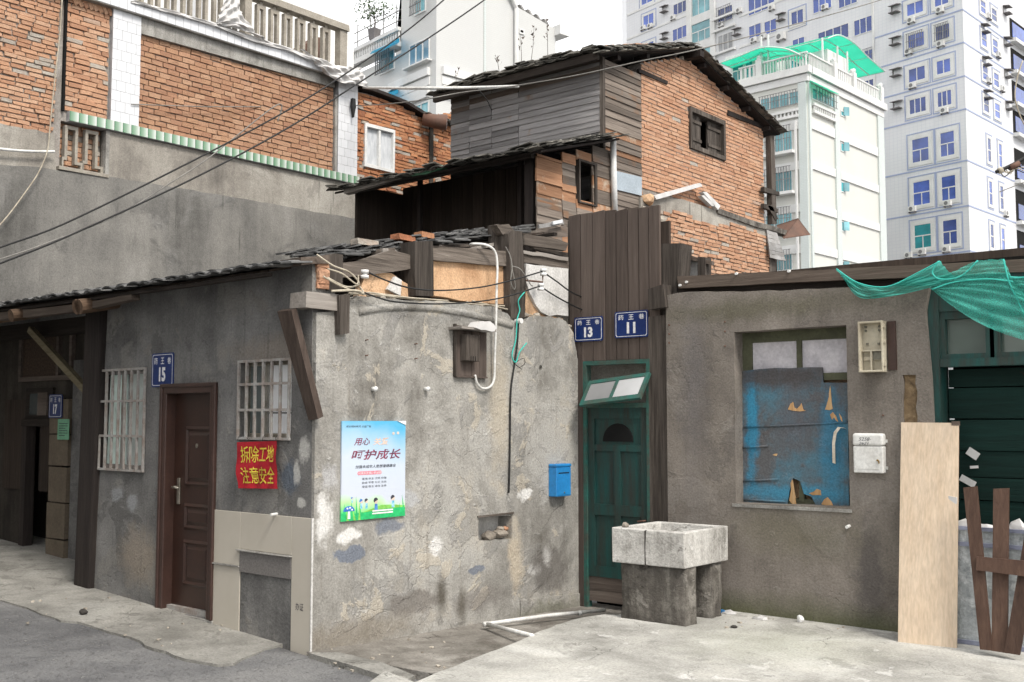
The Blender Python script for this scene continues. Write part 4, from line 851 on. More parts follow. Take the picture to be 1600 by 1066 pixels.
# poster
pq = FM.px(535, 658, .02); pr = FM.px(634, 658, .02); pb = FM.px(632, 806, .02); pw, ph_ = pr[0] - pq[0], pq[1] - pb[1]
pos = thing('public_notice_poster', 'pale blue public notice poster with children in grass, on the middle wall', 'poster', FM.p(pq[0], pb[1], .01))
def pp_(a, b, e=0.): return FM.p(pq[0] + a * pw, pb[1] + b * ph_, .018 + e)
def pm_(name):
    m_, nt, b = new_mat(name); gp = coords(nt); sp = nd(nt, 'SeparateXYZ', {0: gp})
    t_ = mapr(nt, sp.outputs[2], pb[1], pq[1]); n1 = noise(nt, gp, 4., 4, .5)
    t2 = mth(nt, 'ADD', t_, mapr(nt, n1.outputs[0], 0, 1, -.14, .14)); t2 = mth(nt, 'ADD', t2, mapr(nt, sp.outputs[1], pq[0], pr[0], -.06, .06))
    nt.links.new(ramp(nt, t2, [(.02, (.08, .55, .18)), (.13, (.45, .75, .35)), (.22, (.54, .58, .66)), (.6, (.52, .59, .68)), (.82, (.33, .52, .68)), (1., (.10, .41, .64))]), b.inputs[0])
    b.inputs['Roughness'].default_value = .35; return m_
MB().fbox(FM, pq[0], pr[0], pb[1], pq[1], .004, .018).build('board', pm_('poster_print'), pos)
m_pg = plain('print_green', (.03, .50, .16), (.02, .36, .12), 12, .5, 0); m_pg2 = plain('print_bright_green', (.25, .62, .12), None, 12, .5, 0); m_pc = plain('print_cyan', (.08, .42, .62), (.5, .7, .8), 40, .5, 0); m_pn = plain('print_navy', (.03, .10, .42), (.1, .3, .6), 30, .5, 0); m_sk = plain('print_skin', (.75, .62, .52), None, 20, .5, 0); m_or = plain('print_peach', (.75, .48, .35), (.8, .62, .5), 20, .5, 0); m_pr = plain('print_rose', (.6, .14, .2), (.7, .3, .35), 30, .5, 0)
def ppoly(pts, mat, e, name='print_shape'): return MB().loop([pp_(a, b, e) for a, b in pts], [pp_(a, b, .0) for a, b in pts]).build(name, mat, pos)
def disc(ca, cb, ra, rb, n=12, a0=0, a1=2 * math.pi): return [(ca + ra * math.cos(a0 + (a1 - a0) * k / n), cb + rb * math.sin(a0 + (a1 - a0) * k / n)) for k in range(n + (a1 - a0 < 6))]
def ptext(s, a, b, w_, h_, mat, bold=0., sh=0.): write(s, lambda x, y: pp_(a + x, b + y, .0016), w_, h_, mat, pos, bold, sh)
ptext('讲文明树新风 公益广告', .25, .945, .38, .022, m_ink, 0, .2)
ptext('用心', .30, .79, .24, .075, m_inkred, .012, .25); ptext('关爱', .60, .79, .25, .075, m_or, .012, .25)
ptext('呵护成长', .53, .655, .78, .105, m_inkred, .02, .25)
ptext('加强未成年人思想道德建设', .52, .535, .64, .032, m_ink, .008, .2)
ppoly([(.25, .452), (.6, .452), (.62, .47), (.6, .488), (.25, .488), (.235, .47)], m_pr, .001, 'print_pill'); ptext('社会主义核心价值观', .43, .47, .36, .022, m_signw)
for i, s in enumerate(('富强 民主 文明 和谐', '自由 平等 公正 法治', '爱国 敬业 诚信 友善')): ptext(s, .5, .412 - .04 * i, .38, .022, m_ink)
ppoly([(0, 0), (1, 0), (1, .09), (.8, .11), (.6, .115), (.45, .085), (.3, .075), (.12, .06), (0, .08)], m_pg, .0006, 'print_grass')
ppoly([(.3, .07), (.45, .1), (.62, .135), (.85, .125), (1, .11), (1, .095), (.6, .09)], m_pg2, .0009, 'print_hill')
for a in [.01 + .035 * k for k in range(9)] + [.9, .94, .97]: ppoly([(a, 0), (a + .035, 0), (a + .012 + rj(.04), .10 + random.random() * .14)], m_pg if random.random() < .6 else m_pg2, .001 + random.random() * .0004, 'print_blade')
for ca, cb, s, hair, body in ((.30, .165, .8, m_pn, m_pc), (.38, .165, .8, m_ink, m_pc), (.53, .15, 1.1, m_ink, m_pn), (.80, .17, 1., m_ink, m_pc), (.16, .21, .45, m_pn, m_pc)):
    ppoly([(ca - .022 * s, cb - .07 * s), (ca + .025 * s, cb - .07 * s), (ca + .02 * s, cb), (ca - .018 * s, cb)], body, .0012, 'print_figure'); ppoly(disc(ca, cb + .025 * s, .03 * s, .026 * s), m_sk, .0014, 'print_face'); ppoly(disc(ca - .004, cb + .03 * s, .032 * s, .028 * s, 8, .3, math.pi + .6), hair, .0016, 'print_hair')
ppoly(disc(.115, .095, .085, .055, 12, 0, math.pi), m_pn, .0014, 'print_mushroom'); ppoly([(.095, .02), (.135, .02), (.13, .095), (.1, .095)], m_signw, .0013, 'print_stem')
for a, b in ((.09, .125), (.13, .13), (.16, .11)): ppoly(disc(a, b, .014, .009, 8), m_signw, .0017, 'print_dot')
for a, b in ((.80, .87), (.875, .873)): ppoly(disc(a, b, .02, .015, 10), m_sk, .0014, 'print_dot')
for k in range(2): MB().fbox(FM, pq[0] + pw * .47, pq[0] + pw * .8, pb[1] + ph_ * (.045 + .026 * k), pb[1] + ph_ * (.06 + .026 * k), .0195, .0205).build('print_line', m_signw, pos)
ppoly([(.86, 1.0), (1.0, 1.0), (1.0, .955)], m_signw, .006, 'curled_corner')
# blue mailbox
bu, bv = FM.px(858, 726, .05)[0], 0
mu0, mv1 = FM.px(857, 725, .0); mu1, mv0 = FM.px(887, 776, .1)
mbx = thing('blue_mailbox', 'small worn blue tin mailbox on the middle wall beside the green door', 'mailbox', FM.p(mu0 + .1, mv0, 0))
mw = .22
MB().fbox(FM, mu0, mu0 + mw, mv0 + .005, mv1 - .03, .0, .095).bev('body', m_mbblue, mbx, .006)
MB().fpoly(FM, rect(mu0 - .006, mu0 + mw + .006, mv1 - .03, mv1), 0, .102).bev('lid', m_mbblue, mbx, .012)
MB().fbox(FM, mu0 + .012, mu0 + mw - .012, mv0 + .02, mv0 + .19, .095, .0985).build('front_door', m_mbblue, mbx)
MB().fbox(FM, mu0 + .03, mu0 + mw - .03, mv0 + .215, mv0 + .225, .095, .097).build('letter_slot', m_black, mbx)
MB().tube([FM.p(mu0 + mw * .5, mv0 + .04, .098), FM.p(mu0 + mw * .5, mv0 + .04, .104)], .007, 8).build('lock', m_steel, mbx)
# white mailbox
a0, b1_ = FR.px(1333, 677, .06); a1, b0_ = FR.px(1381, 740, .06)
wm = thing('white_mailbox', 'white plastic mailbox with handwritten numbers, right of the boarded window', 'mailbox', FR.p((a0 + a1) / 2, b0_, 0))
MB().fbox(FR, a0, a1, b0_, b1_ - .10, .0, .07).bev('body', m_mbwhite, wm, .008)
MB().fpoly(FR, rect(a0 - .004, a1 + .004, b1_ - .098, b1_), 0, .076).bev('lid', m_mbwhite, wm, .02, 3)
MB().fbox(FR, a0 + .012, a1 - .03, b0_ + .03, b1_ - .11, .07, .073).bev('front_door', m_mbwhite, wm, .002)
MB().tube([FR.p(a1 - .04, b0_ + .10, .073), FR.p(a1 - .04, b0_ + .10, .082)], .008, 8).build('lock', plain('brass', (.4, .26, .08), None, 6, .4, 0, metal=.7), wm)
MB().fbox(FR, a1 - .034, a1 - .026, b0_ + .075, b0_ + .10, .076, .082).build('key', bpy.data.materials['brass'], wm)
for z_ in (b1_ - .06, b0_ + .04): MB().fbox(FR, a1, a1 + .012, z_ - .012, z_ + .012, .0, .008).build('fixing_lug', m_mbwhite, wm)
write('5258-', lambda x, y: FR.p(a0 + .1 + x, b1_ - .045 + y, .0768), .1, .026, m_ink, wm, 0, .3); write('2621', lambda x, y: FR.p(a0 + .09 + x, b1_ - .078 + y, .0768), .08, .022, m_ink, wm, 0, .3)
# empty meter box
e0, f1 = FR.px(1340, 503, .08); e1, f0 = FR.px(1381, 581, .08)
me_ = thing('empty_meter_box', 'open beige plastic electricity meter box, empty, above the white mailbox', 'meter box', FR.p((e0 + e1) / 2, f0, 0))
MB().slab(FR, rect(e0, e1, f0, f1), [rect(e0 + .016, e1 - .016, f0 + .016, f1 - .016)], .012, .085).bev('shell', m_meter, me_, .004)
MB().fbox(FR, e0, e1, f0, f1, .004, .012).build('back', m_meter, me_)
MB().fbox(FR, e0 + .016, e1 - .016, f0 + .165, f0 + .175, .012, .06).build('divider', m_meter, me_); MB().fbox(FR, e0 + .088, e0 + .098, f0 + .016, f0 + .165, .012, .06).build('divider', m_meter, me_)
for du in (.022, .108): MB().fbox(FR, e0 + du, e0 + du + .06, f0 + .095, f0 + .125, .012, .03).build('bracket', m_meter, me_)
MB().fbox(FR, e0 + .10, e1 - .018, f0 + .10, f0 + .162, .03, .034).build('inner_cover', plain('grey_plastic', (.22, .21, .17), None, 6, .5, 0), me_)
for du, dv in ((.04, .33), (.15, .33), (.04, .36), (.15, .36), (.05, .225), (.14, .225)): MB().fbox(FR, e0 + du - .008, e0 + du + .008, f0 + dv - .008, f0 + dv + .008, .012, .026).build('screw_boss', bpy.data.materials['grey_plastic'], me_)
for z_ in (f0 + .06, f0 + .24, f0 + .36): MB().fbox(FR, e1, e1 + .012, z_ - .014, z_ + .014, .05, .08).build('hinge_lug', m_meter, me_)
tag(MB().fbox(FR, e1 + .012, e1 + .075, f0 + .015, f1 - .005, .0, .02, .002).build('mounting_board', m_brownf), 'narrow dark red board on the wall right of the empty meter box', 'board')
# wooden fuse board on the middle wall
g0, h1 = FM.px(712, 508, .02); g1, h0 = FM.px(760, 589, .02)
fb = thing('fuse_board', 'weathered wooden fuse board with small roof and white conduit on the middle wall', 'fuse board', FM.p((g0 + g1) / 2, h0, 0))
n3 = 4
for k in range(n3): MB().fbox(FM, g0 + (g1 - g0) * k / n3 + .002, g0 + (g1 - g0) * (k + 1) / n3 - .002, h0 + rj(.006), h1 + rj(.006), .002, .024 + rj(.002)).build('back_board', m_wood_pan, fb)
MB().fbox(FM, g0 - .012, g0, h0 - .01, h1 + .01, 0, .035).build('side_batten', m_wood_v, fb); MB().fbox(FM, g0, g1, h0 - .014, h0, 0, .035).build('bottom_batten', m_wood_pan, fb)
c0, k1 = FM.px(725, 522, .07); c1, k0 = FM.px(746, 565, .07)
MB().fbox(FM, c0, c1, k0, k1, .024, .10, .003).bev('fuse_cover', m_wood_v, fb, .004)
for k in range(3): MB().fbox(FM, c0 + .05 + k * .028, c0 + .056 + k * .028, k0 - .002, k0 + .04, .10, .104).build('cover_slot', m_black, fb)
s0 = FM.px(717, 508, .12)[0]; s1 = FM.px(772, 517, .12)[0]; sv = FM.px(740, 516, .12)[1]
MB().fbox(FM, s0, s1, sv, sv + .02, .0, .15, .003).build('rain_shelf', m_wood_ylight, fb)
sh = FM.pp([(742, 512), (749, 503), (765, 502), (775, 512), (772, 518), (752, 516)], .16)
MB().fpoly(FM, rough(sh, .04, .006), .06, .165).build('torn_sheet', m_plastic, fb)
cp = [(734, 383, -.08), (740, 381, -.03), (760, 383, .03), (773, 393, .05), (777, 415, .06), (776, 450, .06), (775, 500, .07), (773, 560, .05), (772, 592, .04), (765, 605, .03), (754, 607, .03), (746, 600, .03), (742, 586, .03)]
tag(MB().tube(smooth_path([FM.p(*FM.px(x, y, d), d) for x, y, d in cp], 5), .011, 8).build('conduit', m_pvc, None, True), 'white plastic conduit looping over the beam down to the fuse board', 'conduit')
# ground pipe
a = V((*gpx(760, 979, lambda x, y: -.02), -.02 + .02)); b_ = V((*gpx(945, 957, lambda x, y: -.05), -.03)); c_ = V((*gpx(832, 999, lambda x, y: .03), .055))
pi = thing('ground_pipe', 'white plastic water pipe bent at a right angle on the ground by the middle wall', 'pipe', tuple(a))
MB().tube([a, a.lerp(b_, .5) + V((0, 0, .01)), b_], .017, 10).build('long_run', m_pvc, pi, True); MB().tube([a, c_], .017, 10).build('short_run', m_pvc, pi, True); MB().tube([a + V((0, -.03, 0)), a, a + V((.03, .0, 0))], .022, 10).build('elbow', m_pvc, pi, True)
MB().tube([a.lerp(b_, .76), a.lerp(b_, .79)], .022, 10).build('coupling', m_pvc, pi, True)

# ------------------------------------------------------------------ concrete sink
fc = gpx(1071, 980, zpad); lc = gpx(970, 972, zpad)
FSK = Face((0, fc[1] + .0, 0), (1, 0, 0))
sk = thing('concrete_sink', 'rough concrete washing sink on two stubby piers in front of the green door', 'sink', (fc[0] - .3, fc[1] + .3, .05))
sb0 = FSK.px(959, 879)[0]; sb1 = FSK.px(1071, 889)[0]; sz0 = FSK.px(1065, 889)[1]; sz1 = FSK.px(1065, 832)[1]
FSX = Face((sb1, fc[1], 0), (0, 1, 0)); syd = FSX.px(1139, 825)[0]
y0 = fc[1] - .02; y1 = y0 + syd; t = .055
b = bmesh.new()
def ringp(x0, x1, ya, yb, z): return [b.verts.new((x0 + rj(.004), ya + rj(.004), z + rj(.003))) for x0, ya in ((x0, ya), (x1, ya), (x1, yb), (x0, yb))]
R_ = [ringp(sb0, sb1, y0, y1, sz0), ringp(sb0, sb1, y0, y1, sz1), ringp(sb0 + t, sb1 - t, y0 + t, y1 - t, sz1), ringp(sb0 + t + .01, sb1 - t - .01, y0 + t + .01, y1 - t - .01, sz0 + .05)]
for k in range(3):
    for i in range(4): b.faces.new((R_[k][i], R_[k][(i + 1) % 4], R_[k + 1][(i + 1) % 4], R_[k + 1][i]))
b.faces.new(R_[0]); b.faces.new(R_[3]); bmesh.ops.recalc_face_normals(b, faces=b.faces)
me = bpy.data.meshes.new('basin'); b.to_mesh(me); b.free(); bo = link('basin', me, m_sink, sk); mo = bo.modifiers.new('bevel', 'BEVEL'); mo.width = .008; mo.segments = 2
MB().box((sb0 + (sb1 - sb0) * .47, y0 - .003, sz0 - .01), (sb0 + (sb1 - sb0) * .50, y0 + .03, sz1 - .004), .006).build('joint', plain('black_mould', (.035, .03, .026), (.06, .055, .05), 20, .95, .4), sk)
def pier(name, x0, x1, ya, yb, z0, z1, parent):
    bb = bmesh.new(); bmesh.ops.create_cube(bb, size=1); bmesh.ops.subdivide_edges(bb, edges=bb.edges, cuts=5, use_grid_fill=True)
    for q in bb.verts:
        c = q.co; k = 1 + .008 * math.sin(7 * c.z + 3 * c.x)
        q.co = V(((x0 + x1) / 2 + c.x * (x1 - x0) * k + rj(.008), (ya + yb) / 2 + c.y * (yb - ya) * k + rj(.008), (z0 + z1) / 2 + c.z * (z1 - z0)))
    me = bpy.data.meshes.new(name); bb.to_mesh(me); bb.free(); return link(name, me, m_sinkleg, parent, True)
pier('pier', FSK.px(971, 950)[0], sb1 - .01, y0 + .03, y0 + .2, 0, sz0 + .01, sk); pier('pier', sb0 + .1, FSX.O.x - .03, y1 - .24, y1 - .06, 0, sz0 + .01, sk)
q = FSK.px(974, 823); tag(rock('stone', (q[0], y0 + .05, sz1 + .018), .03, m_stone, None, (1, 1, .8)), 'small grey stone lying on the left rim of the concrete sink', 'stone')

# ------------------------------------------------------------------ leaning boards at the right
bl = V((*gpx(1403, 1003, zpad), .052)); br_ = V((*gpx(1495, 1013, zpad), .052))
tY = 3.175; u_l = Face((0, tY, 0), (1, 0, 0)); tlp = u_l.px(1408, 660); trp = u_l.px(1498, 661)
tl_, tr_ = V((tlp[0], tY, tlp[1])), V((trp[0], tY, trp[1])); nn = (br_ - bl).cross(tl_ - bl).normalized() * .018
if nn.y > 0: nn = -nn
chipb = thing('plywood_panel', 'clean pale plywood panel leaning on the wall beside the green doors', 'board', tuple((bl + br_) / 2))
MB().loop([bl, br_, tr_, tl_], [q - nn for q in (bl, br_, tr_, tl_)]).build('panel', m_chip, chipb)
for a, s in ((.95, .06),):
    c = tl_.lerp(tr_, a) + nn * .1; MB().box(tuple(c - V((.03, .004, .02))), tuple(c + V((.03, .004, .012)))).build('tape', m_wood_x, chipb)
c = tl_.lerp(tr_, .90).lerp(bl.lerp(br_, .94), .36); MB().loop([c + V((x, -.004, z)) for x, z in ((-.03, .04), (.03, .03), (.03, -.01), (0, -.05), (-.03, -.04))], [c + V((x, .01, z)) for x, z in ((-.03, .04), (.03, .03), (.03, -.01), (0, -.05), (-.03, -.04))]).build('sticker', m_plastic, chipb)
# stained slat frame
fr_ = thing('slat_frame', 'broken stained timber slats joined by a crosspiece, propped before the green doors', 'slats', (3.85, 2.8, .05))
def slat(p4, d, name='slat'):
    """p4: photo corners TL TR BR BL; the slat leans from d[1] at its foot to d[0] at its top"""
    ft = Face((0, d[0], 0), (1, 0, 0)); fb_ = Face((0, d[1], 0), (1, 0, 0)); q = [ft.p(*ft.px(*p4[0])), ft.p(*ft.px(*p4[1])), fb_.p(*fb_.px(*p4[2])), fb_.p(*fb_.px(*p4[3]))]
    return MB().loop(q, [p + V((0, .022, 0)) for p in q]).build(name, m_slat, fr_)
slat([(1505, 762), (1526, 760), (1550, 1017), (1531, 1015)], (2.95, 2.75)); slat([(1552, 764), (1576, 763), (1574, 1021), (1549, 1017)], (2.99, 2.77)); slat([(1612, 770), (1640, 775), (1593, 1024), (1569, 1020)], (2.97, 2.74)); 
slat([(1526, 870), (1640, 880), (1640, 906), (1525, 891)], (2.84, 2.82), 'crosspiece')
# glazed sash frames wrapped in film stacked behind the slats
sf = thing('glazed_sash', 'old aluminium window sash with painted glassy reflections standing behind the timber slats', 'window', (3.7, 3.0, .05))
FZ = Face((0, 3.08, 0), (1, 0, 0)); z0_ = FZ.px(1500, 1004)[1]; z1_ = FZ.px(1500, 822)[1]; z2_ = FZ.px(1500, 846)[1]; xa = FZ.px(1490, 900)[0]
blu = plain('lilac_aluminium', (.30, .32, .42), (.22, .24, .32), 5, .4, .03, metal=.3)
MB().fbox(FZ, xa, 5.2, z1_ - .025, z1_, -.02, .02).build('rail', blu, sf); MB().fbox(FZ, xa, 5.2, z2_ - .03, z2_, -.02, .02).build('rail', blu, sf); MB().fbox(FZ, xa, 5.2, .055, .085, -.02, .02).build('rail', blu, sf)
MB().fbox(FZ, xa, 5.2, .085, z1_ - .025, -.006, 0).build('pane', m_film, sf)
bag = thing('white_sacks', 'bulging white plastic sacks showing above the old sash', 'sack', (3.9, 3.15, .05))
for i, (x, y, r) in enumerate(((1505, 835, .13), (1535, 838, .14), (1590, 838, .12), (1612, 842, .12))):
    u, v = FZ.px(x, y); rock('sack_body', FZ.p(u, v - .03, -.06), r, m_plastic, bag, (1, .35, 1.0))
# litter
cr = rock('crumpled_paper', (*gpx(1251, 972, zpad), .075), .035, m_white, None, (.8, .8, 1)); tag(cr, 'crumpled white paper on the concrete below the boarded window', 'litter')
q = gpx(1147, 981, zpad); tag(rock('clod', (*q, .06), .03, plain('dark_clod', (.05, .045, .04), None, 12, .9, .4), None, (1, 1, .4)), 'dark flat clod on the concrete right of the sink', 'clod')
q = gpx(130, 960, zap); tag(rock('clod', (*q, zap(*q) + .02), .035, bpy.data.materials['dark_clod'], None, (1, 1, .7)), 'dark lump of dirt on the pavement before the left barred window', 'clod')
for i, (x, y, mt_, lab) in enumerate(((1127, 957, m_mbblue, 'blue rag scrap on the ground behind the sink pier'), (1139, 959, m_plastic, 'grey torn sheet scrap on the ground right of the sink pier'), (1187, 968, m_plastic, 'flat white paper scrap on the concrete before the wall'))):
    q = gpx(x, y, zpad); mb = MB(); pts = [(q[0] + .06 * math.cos(a) * random.uniform(.6, 1.2), q[1] + .04 * math.sin(a) * random.uniform(.6, 1.2)) for a in [k * math.pi / 4 for k in range(8)]]
    mb.loop([(x_, y_, .06 + random.random() * .025) for x_, y_ in pts], [(x_, y_, .054) for x_, y_ in pts]); tag(mb.build('scrap', mt_), lab, 'litter')
gs_ = MB()
for k in range(60):
    x, y = random.choice([(random.uniform(1130, 1400), random.uniform(960, 990)), (random.uniform(500, 700), random.uniform(1000, 1050)), (random.uniform(20, 420), random.uniform(930, 1020))]); zf = zpad if x > 900 else (zch if x > 480 else zap)
    q = gpx(x, y, zf); s = random.uniform(.004, .012); z_ = zf(*q); gs_.box((q[0] - s, q[1] - s, z_ - .002), (q[0] + s, q[1] + s, z_ + s), s * .5)
tag(gs_.build('gravel', m_rubble), 'loose grit and crumbs scattered along the wall feet', 'gravel', kind='stuff')
# ------------------------------------------------------------------ green net over the right eave
net = thing('debris_net', 'turquoise debris netting draped from the right eave beam', 'net', (3.5, 3.1, 2.6))
def strip(rows, name, mat, nsub=14, sub=16, amp=.012):
    """rows: photo polylines with a depth each, top to bottom; makes one draped, creased cloth"""
    L = [smooth_path([FR.p(*FR.px(x, y, d), d) for x, y, d in pts], nsub) for pts in rows]
    n = min(len(l) for l in L); mb = MB(); G = []; ph = [random.uniform(0, 6) for _ in range(6)]; J = 0
    for k in range(len(L) - 1):
        for s in range(sub):
            J += 1
            G.append([L[k][i].lerp(L[k + 1][i], s / sub) + FR.N * (amp * math.sin(J * 1.15 + i * .05 + ph[0]) + amp * .7 * math.sin(J * .47 + i * .21 + ph[1]) + amp * .5 * math.sin(i * .33 - J * .3 + ph[2])) - ZZ * (.004 * math.sin(J * .9 + i * .4)) for i in range(n)])
    G.append(L[-1][:n]); m_ = len(G)
    mb.add([p for g in G for p in g], [(j * n + i, j * n + i + 1, (j + 1) * n + i + 1, (j + 1) * n + i) for j in range(m_ - 1) for i in range(n - 1)])
    return mb.build(name, mat, net, True)
m_dnet = net_mat('bunched_net', (.06, .46, .38), .78)
strip([[(1306, 420, .03), (1340, 442, .06), (1385, 448, .08), (1430, 428, .08), (1468, 408, .06)], [(1312, 428, .05), (1345, 452, .09), (1385, 458, .11), (1430, 444, .11), (1490, 432, .09)], [(1320, 438, .06), (1335, 460, .10), (1355, 467, .12), (1400, 462, .12), (1452, 450, .1)]], 'bunched_fold', m_dnet)
strip([[(1520, 410, .06), (1535, 407, .06), (1552, 406, .06), (1568, 405, .06), (1568, 405, .06)], [(1470, 434, .08), (1510, 430, .1), (1550, 428, .1), (1575, 430, .1), (1582, 440, .1)], [(1452, 450, .1), (1500, 450, .12), (1545, 455, .12), (1590, 465, .12), (1620, 480, .12)], [(1455, 452, .1), (1490, 480, .14), (1530, 505, .15), (1575, 524, .15), (1625, 538, .15)]], 'hanging_net', m_tealnet)
strip([[(1575, 432, .1), (1595, 432, .1), (1625, 430, .1)], [(1580, 445, .12), (1600, 448, .12), (1630, 452, .12)], [(1585, 462, .12), (1605, 475, .12), (1630, 490, .12)]], 'hanging_net', m_tealnet)
for pts in ([(1567, 405), (1576, 440), (1590, 470), (1604, 500), (1622, 530)], [(1577, 432), (1590, 434), (1625, 430)], [(1466, 408), (1456, 425), (1468, 436), (1500, 432), (1527, 407)], [(1306, 420), (1340, 442), (1385, 448), (1430, 428), (1468, 408)], [(1456, 452), (1490, 441), (1540, 436), (1582, 440)]):
    MB().tube(smooth_path([FR.p(*FR.px(x, y, .13), .12) for x, y in pts], 5), .006, 6).build('hem_rope', m_tealrope, net, True)

# ------------------------------------------------------------------ tall brick building behind the corner house
A = thing('brick_building', 'tall brick and grey render building with white tile piers behind the corner house', 'building', (-8.5, 3.5, 0))
def ap(x, y, d=0): return FA.px(x, y, d)
yR = ap(555, 281)[0]; yL = -4.5
# lower dark render, its ragged top ledge, and the paler render above
led = [(-4.5, ap(0, 258)[1])] + FA.pp([(0, 258), (60, 262), (95, 268), (165, 276), (250, 290), (330, 303), (430, 320), (500, 333), (556, 342)])
MB().fpoly(FA, [(yL, -.5), (yR + .02, -.5)] + rough(led[::-1], .15, .008, False) + [led[0]], -.2, .03).build('wall', m_greyA, A, label='streaked dark grey render of the lower wall')
bandL = ap(105, 182); bandR = ap(555, 281); bz = (bandL[1] + bandR[1]) / 2
MB().fpoly(FA, [(ap(165, 250)[0], 3.6), (yR, 3.6), (yR, bz - .09), (ap(165, 250)[0], bz - .09)], -.2, .012).build('wall', m_lightA, A)
rag = rough(FA.pp([(0, 193), (40, 202), (70, 208), (98, 212)]), .1, .03, False)
MB().fpoly(FA, [(yL, 4.0), (ap(97, 250)[0], 4.0)] + rag[::-1] + [(yL, rag[0][1])], -.2, .014).build('wall', m_lightA, A)
MB().fbox(FA, yL, ap(96, 200)[0], 4.0, 9.5, -.4, -.03).build('brick_backing', m_mort, A); MB().fbox(FA, ap(96, 200)[0] + .002, ap(176, 100)[0], bz - .08, ap(172, 22)[1] + .05, -.4, -.031).build('brick_backing', m_mort, A)
px98 = ap(98, 100)[0]; px103 = ap(105, 100)[0]; pc0 = ap(172, 100)[0]; pc1 = ap(216, 100)[0]; pd0 = ap(521, 200)[0]
brick_field(A, FA, [[(-.9, rag[0][1])] + rag + [(px98, 9.3), (-.9, 9.3)]], .205, .062, .016, m_brickL, -.004, .05, 300, .07, .012, hv=.006, lens=.2, rot=.02)
pipe_ = MB(); pipe_.fbox(FA, px98 + .005, px98 + .035, bz + .05, 9.4, -.02, .03, .004); pipe_.build('dark_joint', m_black, A)
brick_field(A, FA, [[(px98 + .04, bz + .07), (pc0 - .02, bz + .07), (pc0 - .02, ap(172, 22)[1]), (px98 + .04, ap(100, 5)[1] + .2)]], .23, .07, .013, m_brickL, .0, .05, 200, .06, .01, hv=.006, lens=.2, rot=.02)
for k in range(8):
    u = px98 + .12 + k * .075; v = ap(140, 8)[1] + .04
    inst('brick', bs[k % 4], A, Matrix.Translation(FA.p(u, v, -.01)) @ Matrix.Rotation(math.radians(0), 4, 'Z') @ Matrix((FA.U, -FA.N, ZZ)).transposed().to_4x4() @ Matrix.Rotation(-.5, 4, 'Y') @ Matrix.Diagonal((.06, .06, .22, 1)))
# lattice opening
la = [ap(98, 190), ap(165, 205), ap(166, 274), ap(92, 262)]
MB().fbox(FA, la[0][0] - .05, la[1][0] + .02, la[3][1] - .02, bz - .08, -.3, -.17).build('lattice_backing', m_mort, A)
brick_field(A, FA, [rect(la[0][0] - .03, la[1][0], la[3][1], bz - .09)], .2, .075, .014, m_brickL, -.14, .05, 100, .06, .01)
m_scr = plain('weathered_concrete', (.36, .33, .28), (.25, .225, .19), 6, .9, .4)
lw_ = la[1][0] - la[0][0]; z0_, z1_ = la[3][1] + .03, bz - .13
for k in range(2):
    a_ = la[0][0] + .02 + k * lw_ * .47; wv = .045; e = lw_ * .33
    sc_ = MB().fpoly(FA, [(a_, z0_), (a_ + .02, z0_), (a_ + .02, z0_ + .10), (a_ + .07, z0_ + .10), (a_ + .07, z1_ - .05), (a_ + e - .03, z1_ - .05), (a_ + e - .03, z0_ + .06), (a_ + e + .06, z0_ + .06), (a_ + e + .06, z0_ - .01), (a_ + e + .10, z0_ - .01), (a_ + e + .10, z0_ + .10), (a_ + e + .01, z0_ + .10), (a_ + e + .01, z1_), (a_ + .03, z1_), (a_ + .03, z0_ + .14), (a_, z0_ + .14)], -.1, -.02)
    sc_.build('lattice_screen', m_scr, A)
MB().fbox(FA, la[0][0] - .06, la[1][0] + .04, la[3][1] - .03, la[3][1] + .02, -.1, .05, .006).build('lattice_sill', m_scr, A)
MB().fbox(FA, la[1][0] - .005, la[1][0] + .05, la[2][1], bz - .09, -.1, .03).build('lattice_jamb', m_conc, A)
# white tile piers
m_grout = plain('grey_grout', (.42, .42, .43), None, 6, .9, .1)
zslab = ap(216, 26)[1]
for (u0, u1, z0_, z1_) in ((pc0, pc1, bz + .06, zslab), (pd0 + .06, yR - .01, bz + .06, zslab)):
    pr_ = MB().fbox(FA, u0, u1, z0_, z1_, -.2, .05).build('pier', m_grout, A); n3 = max(2, round((u1 - u0) / .15)); n4 = round((z1_ - z0_) / .148)
    brick_field(pr_, FA, [rect(u0 - .002, u1 + .002, z0_, z1_)], (u1 - u0) / n3 + .0005, (z1_ - z0_) / n4 - .0001, .004, m_wtile, .058, .012, 300, .0, .0004, 'tile', .5, 0, 0)
MB().fbox(FA, pd0, pd0 + .055, bz + .06, zslab - .3, -.2, .04).build('pier_return', m_conc, A)
# green band tiles
def greentile():
    m_, nt, b = new_mat('green_white_glaze'); t_ = nd(nt, 'TexCoord').outputs['Generated']; sp = nd(nt, 'SeparateXYZ', {0: t_})
    nt.links.new(ramp(nt, sp.outputs[0], [(.0, (.10, .23, .13)), (.45, (.26, .38, .28)), (1., (.62, .65, .62))]), b.inputs[0]); b.inputs['Roughness'].default_value = .25; return m_
MB().fbox(FA, bandL[0], yR + .03, bz - .085, bz + .06, -.1, .06).build('band_backing', m_grout, A)
ng = 40; bwid = (yR + .035 - bandL[0]) / ng; gme = MB().box((-.5, -.5, -.5), (.5, .5, .5)).mesh('band_tile'); gme.materials.append(greentile())
RA = Matrix((FA.U, -FA.N, ZZ)).transposed().to_4x4()
for k in range(ng): inst('band_tile', gme, A, Matrix.Translation(FA.p(bandL[0] + (k + .5) * bwid, bz - .012, .068)) @ RA @ Matrix.Rotation(rj(.01), 4, 'Y') @ Matrix.Diagonal((bwid - .006, .014, .135, 1)))
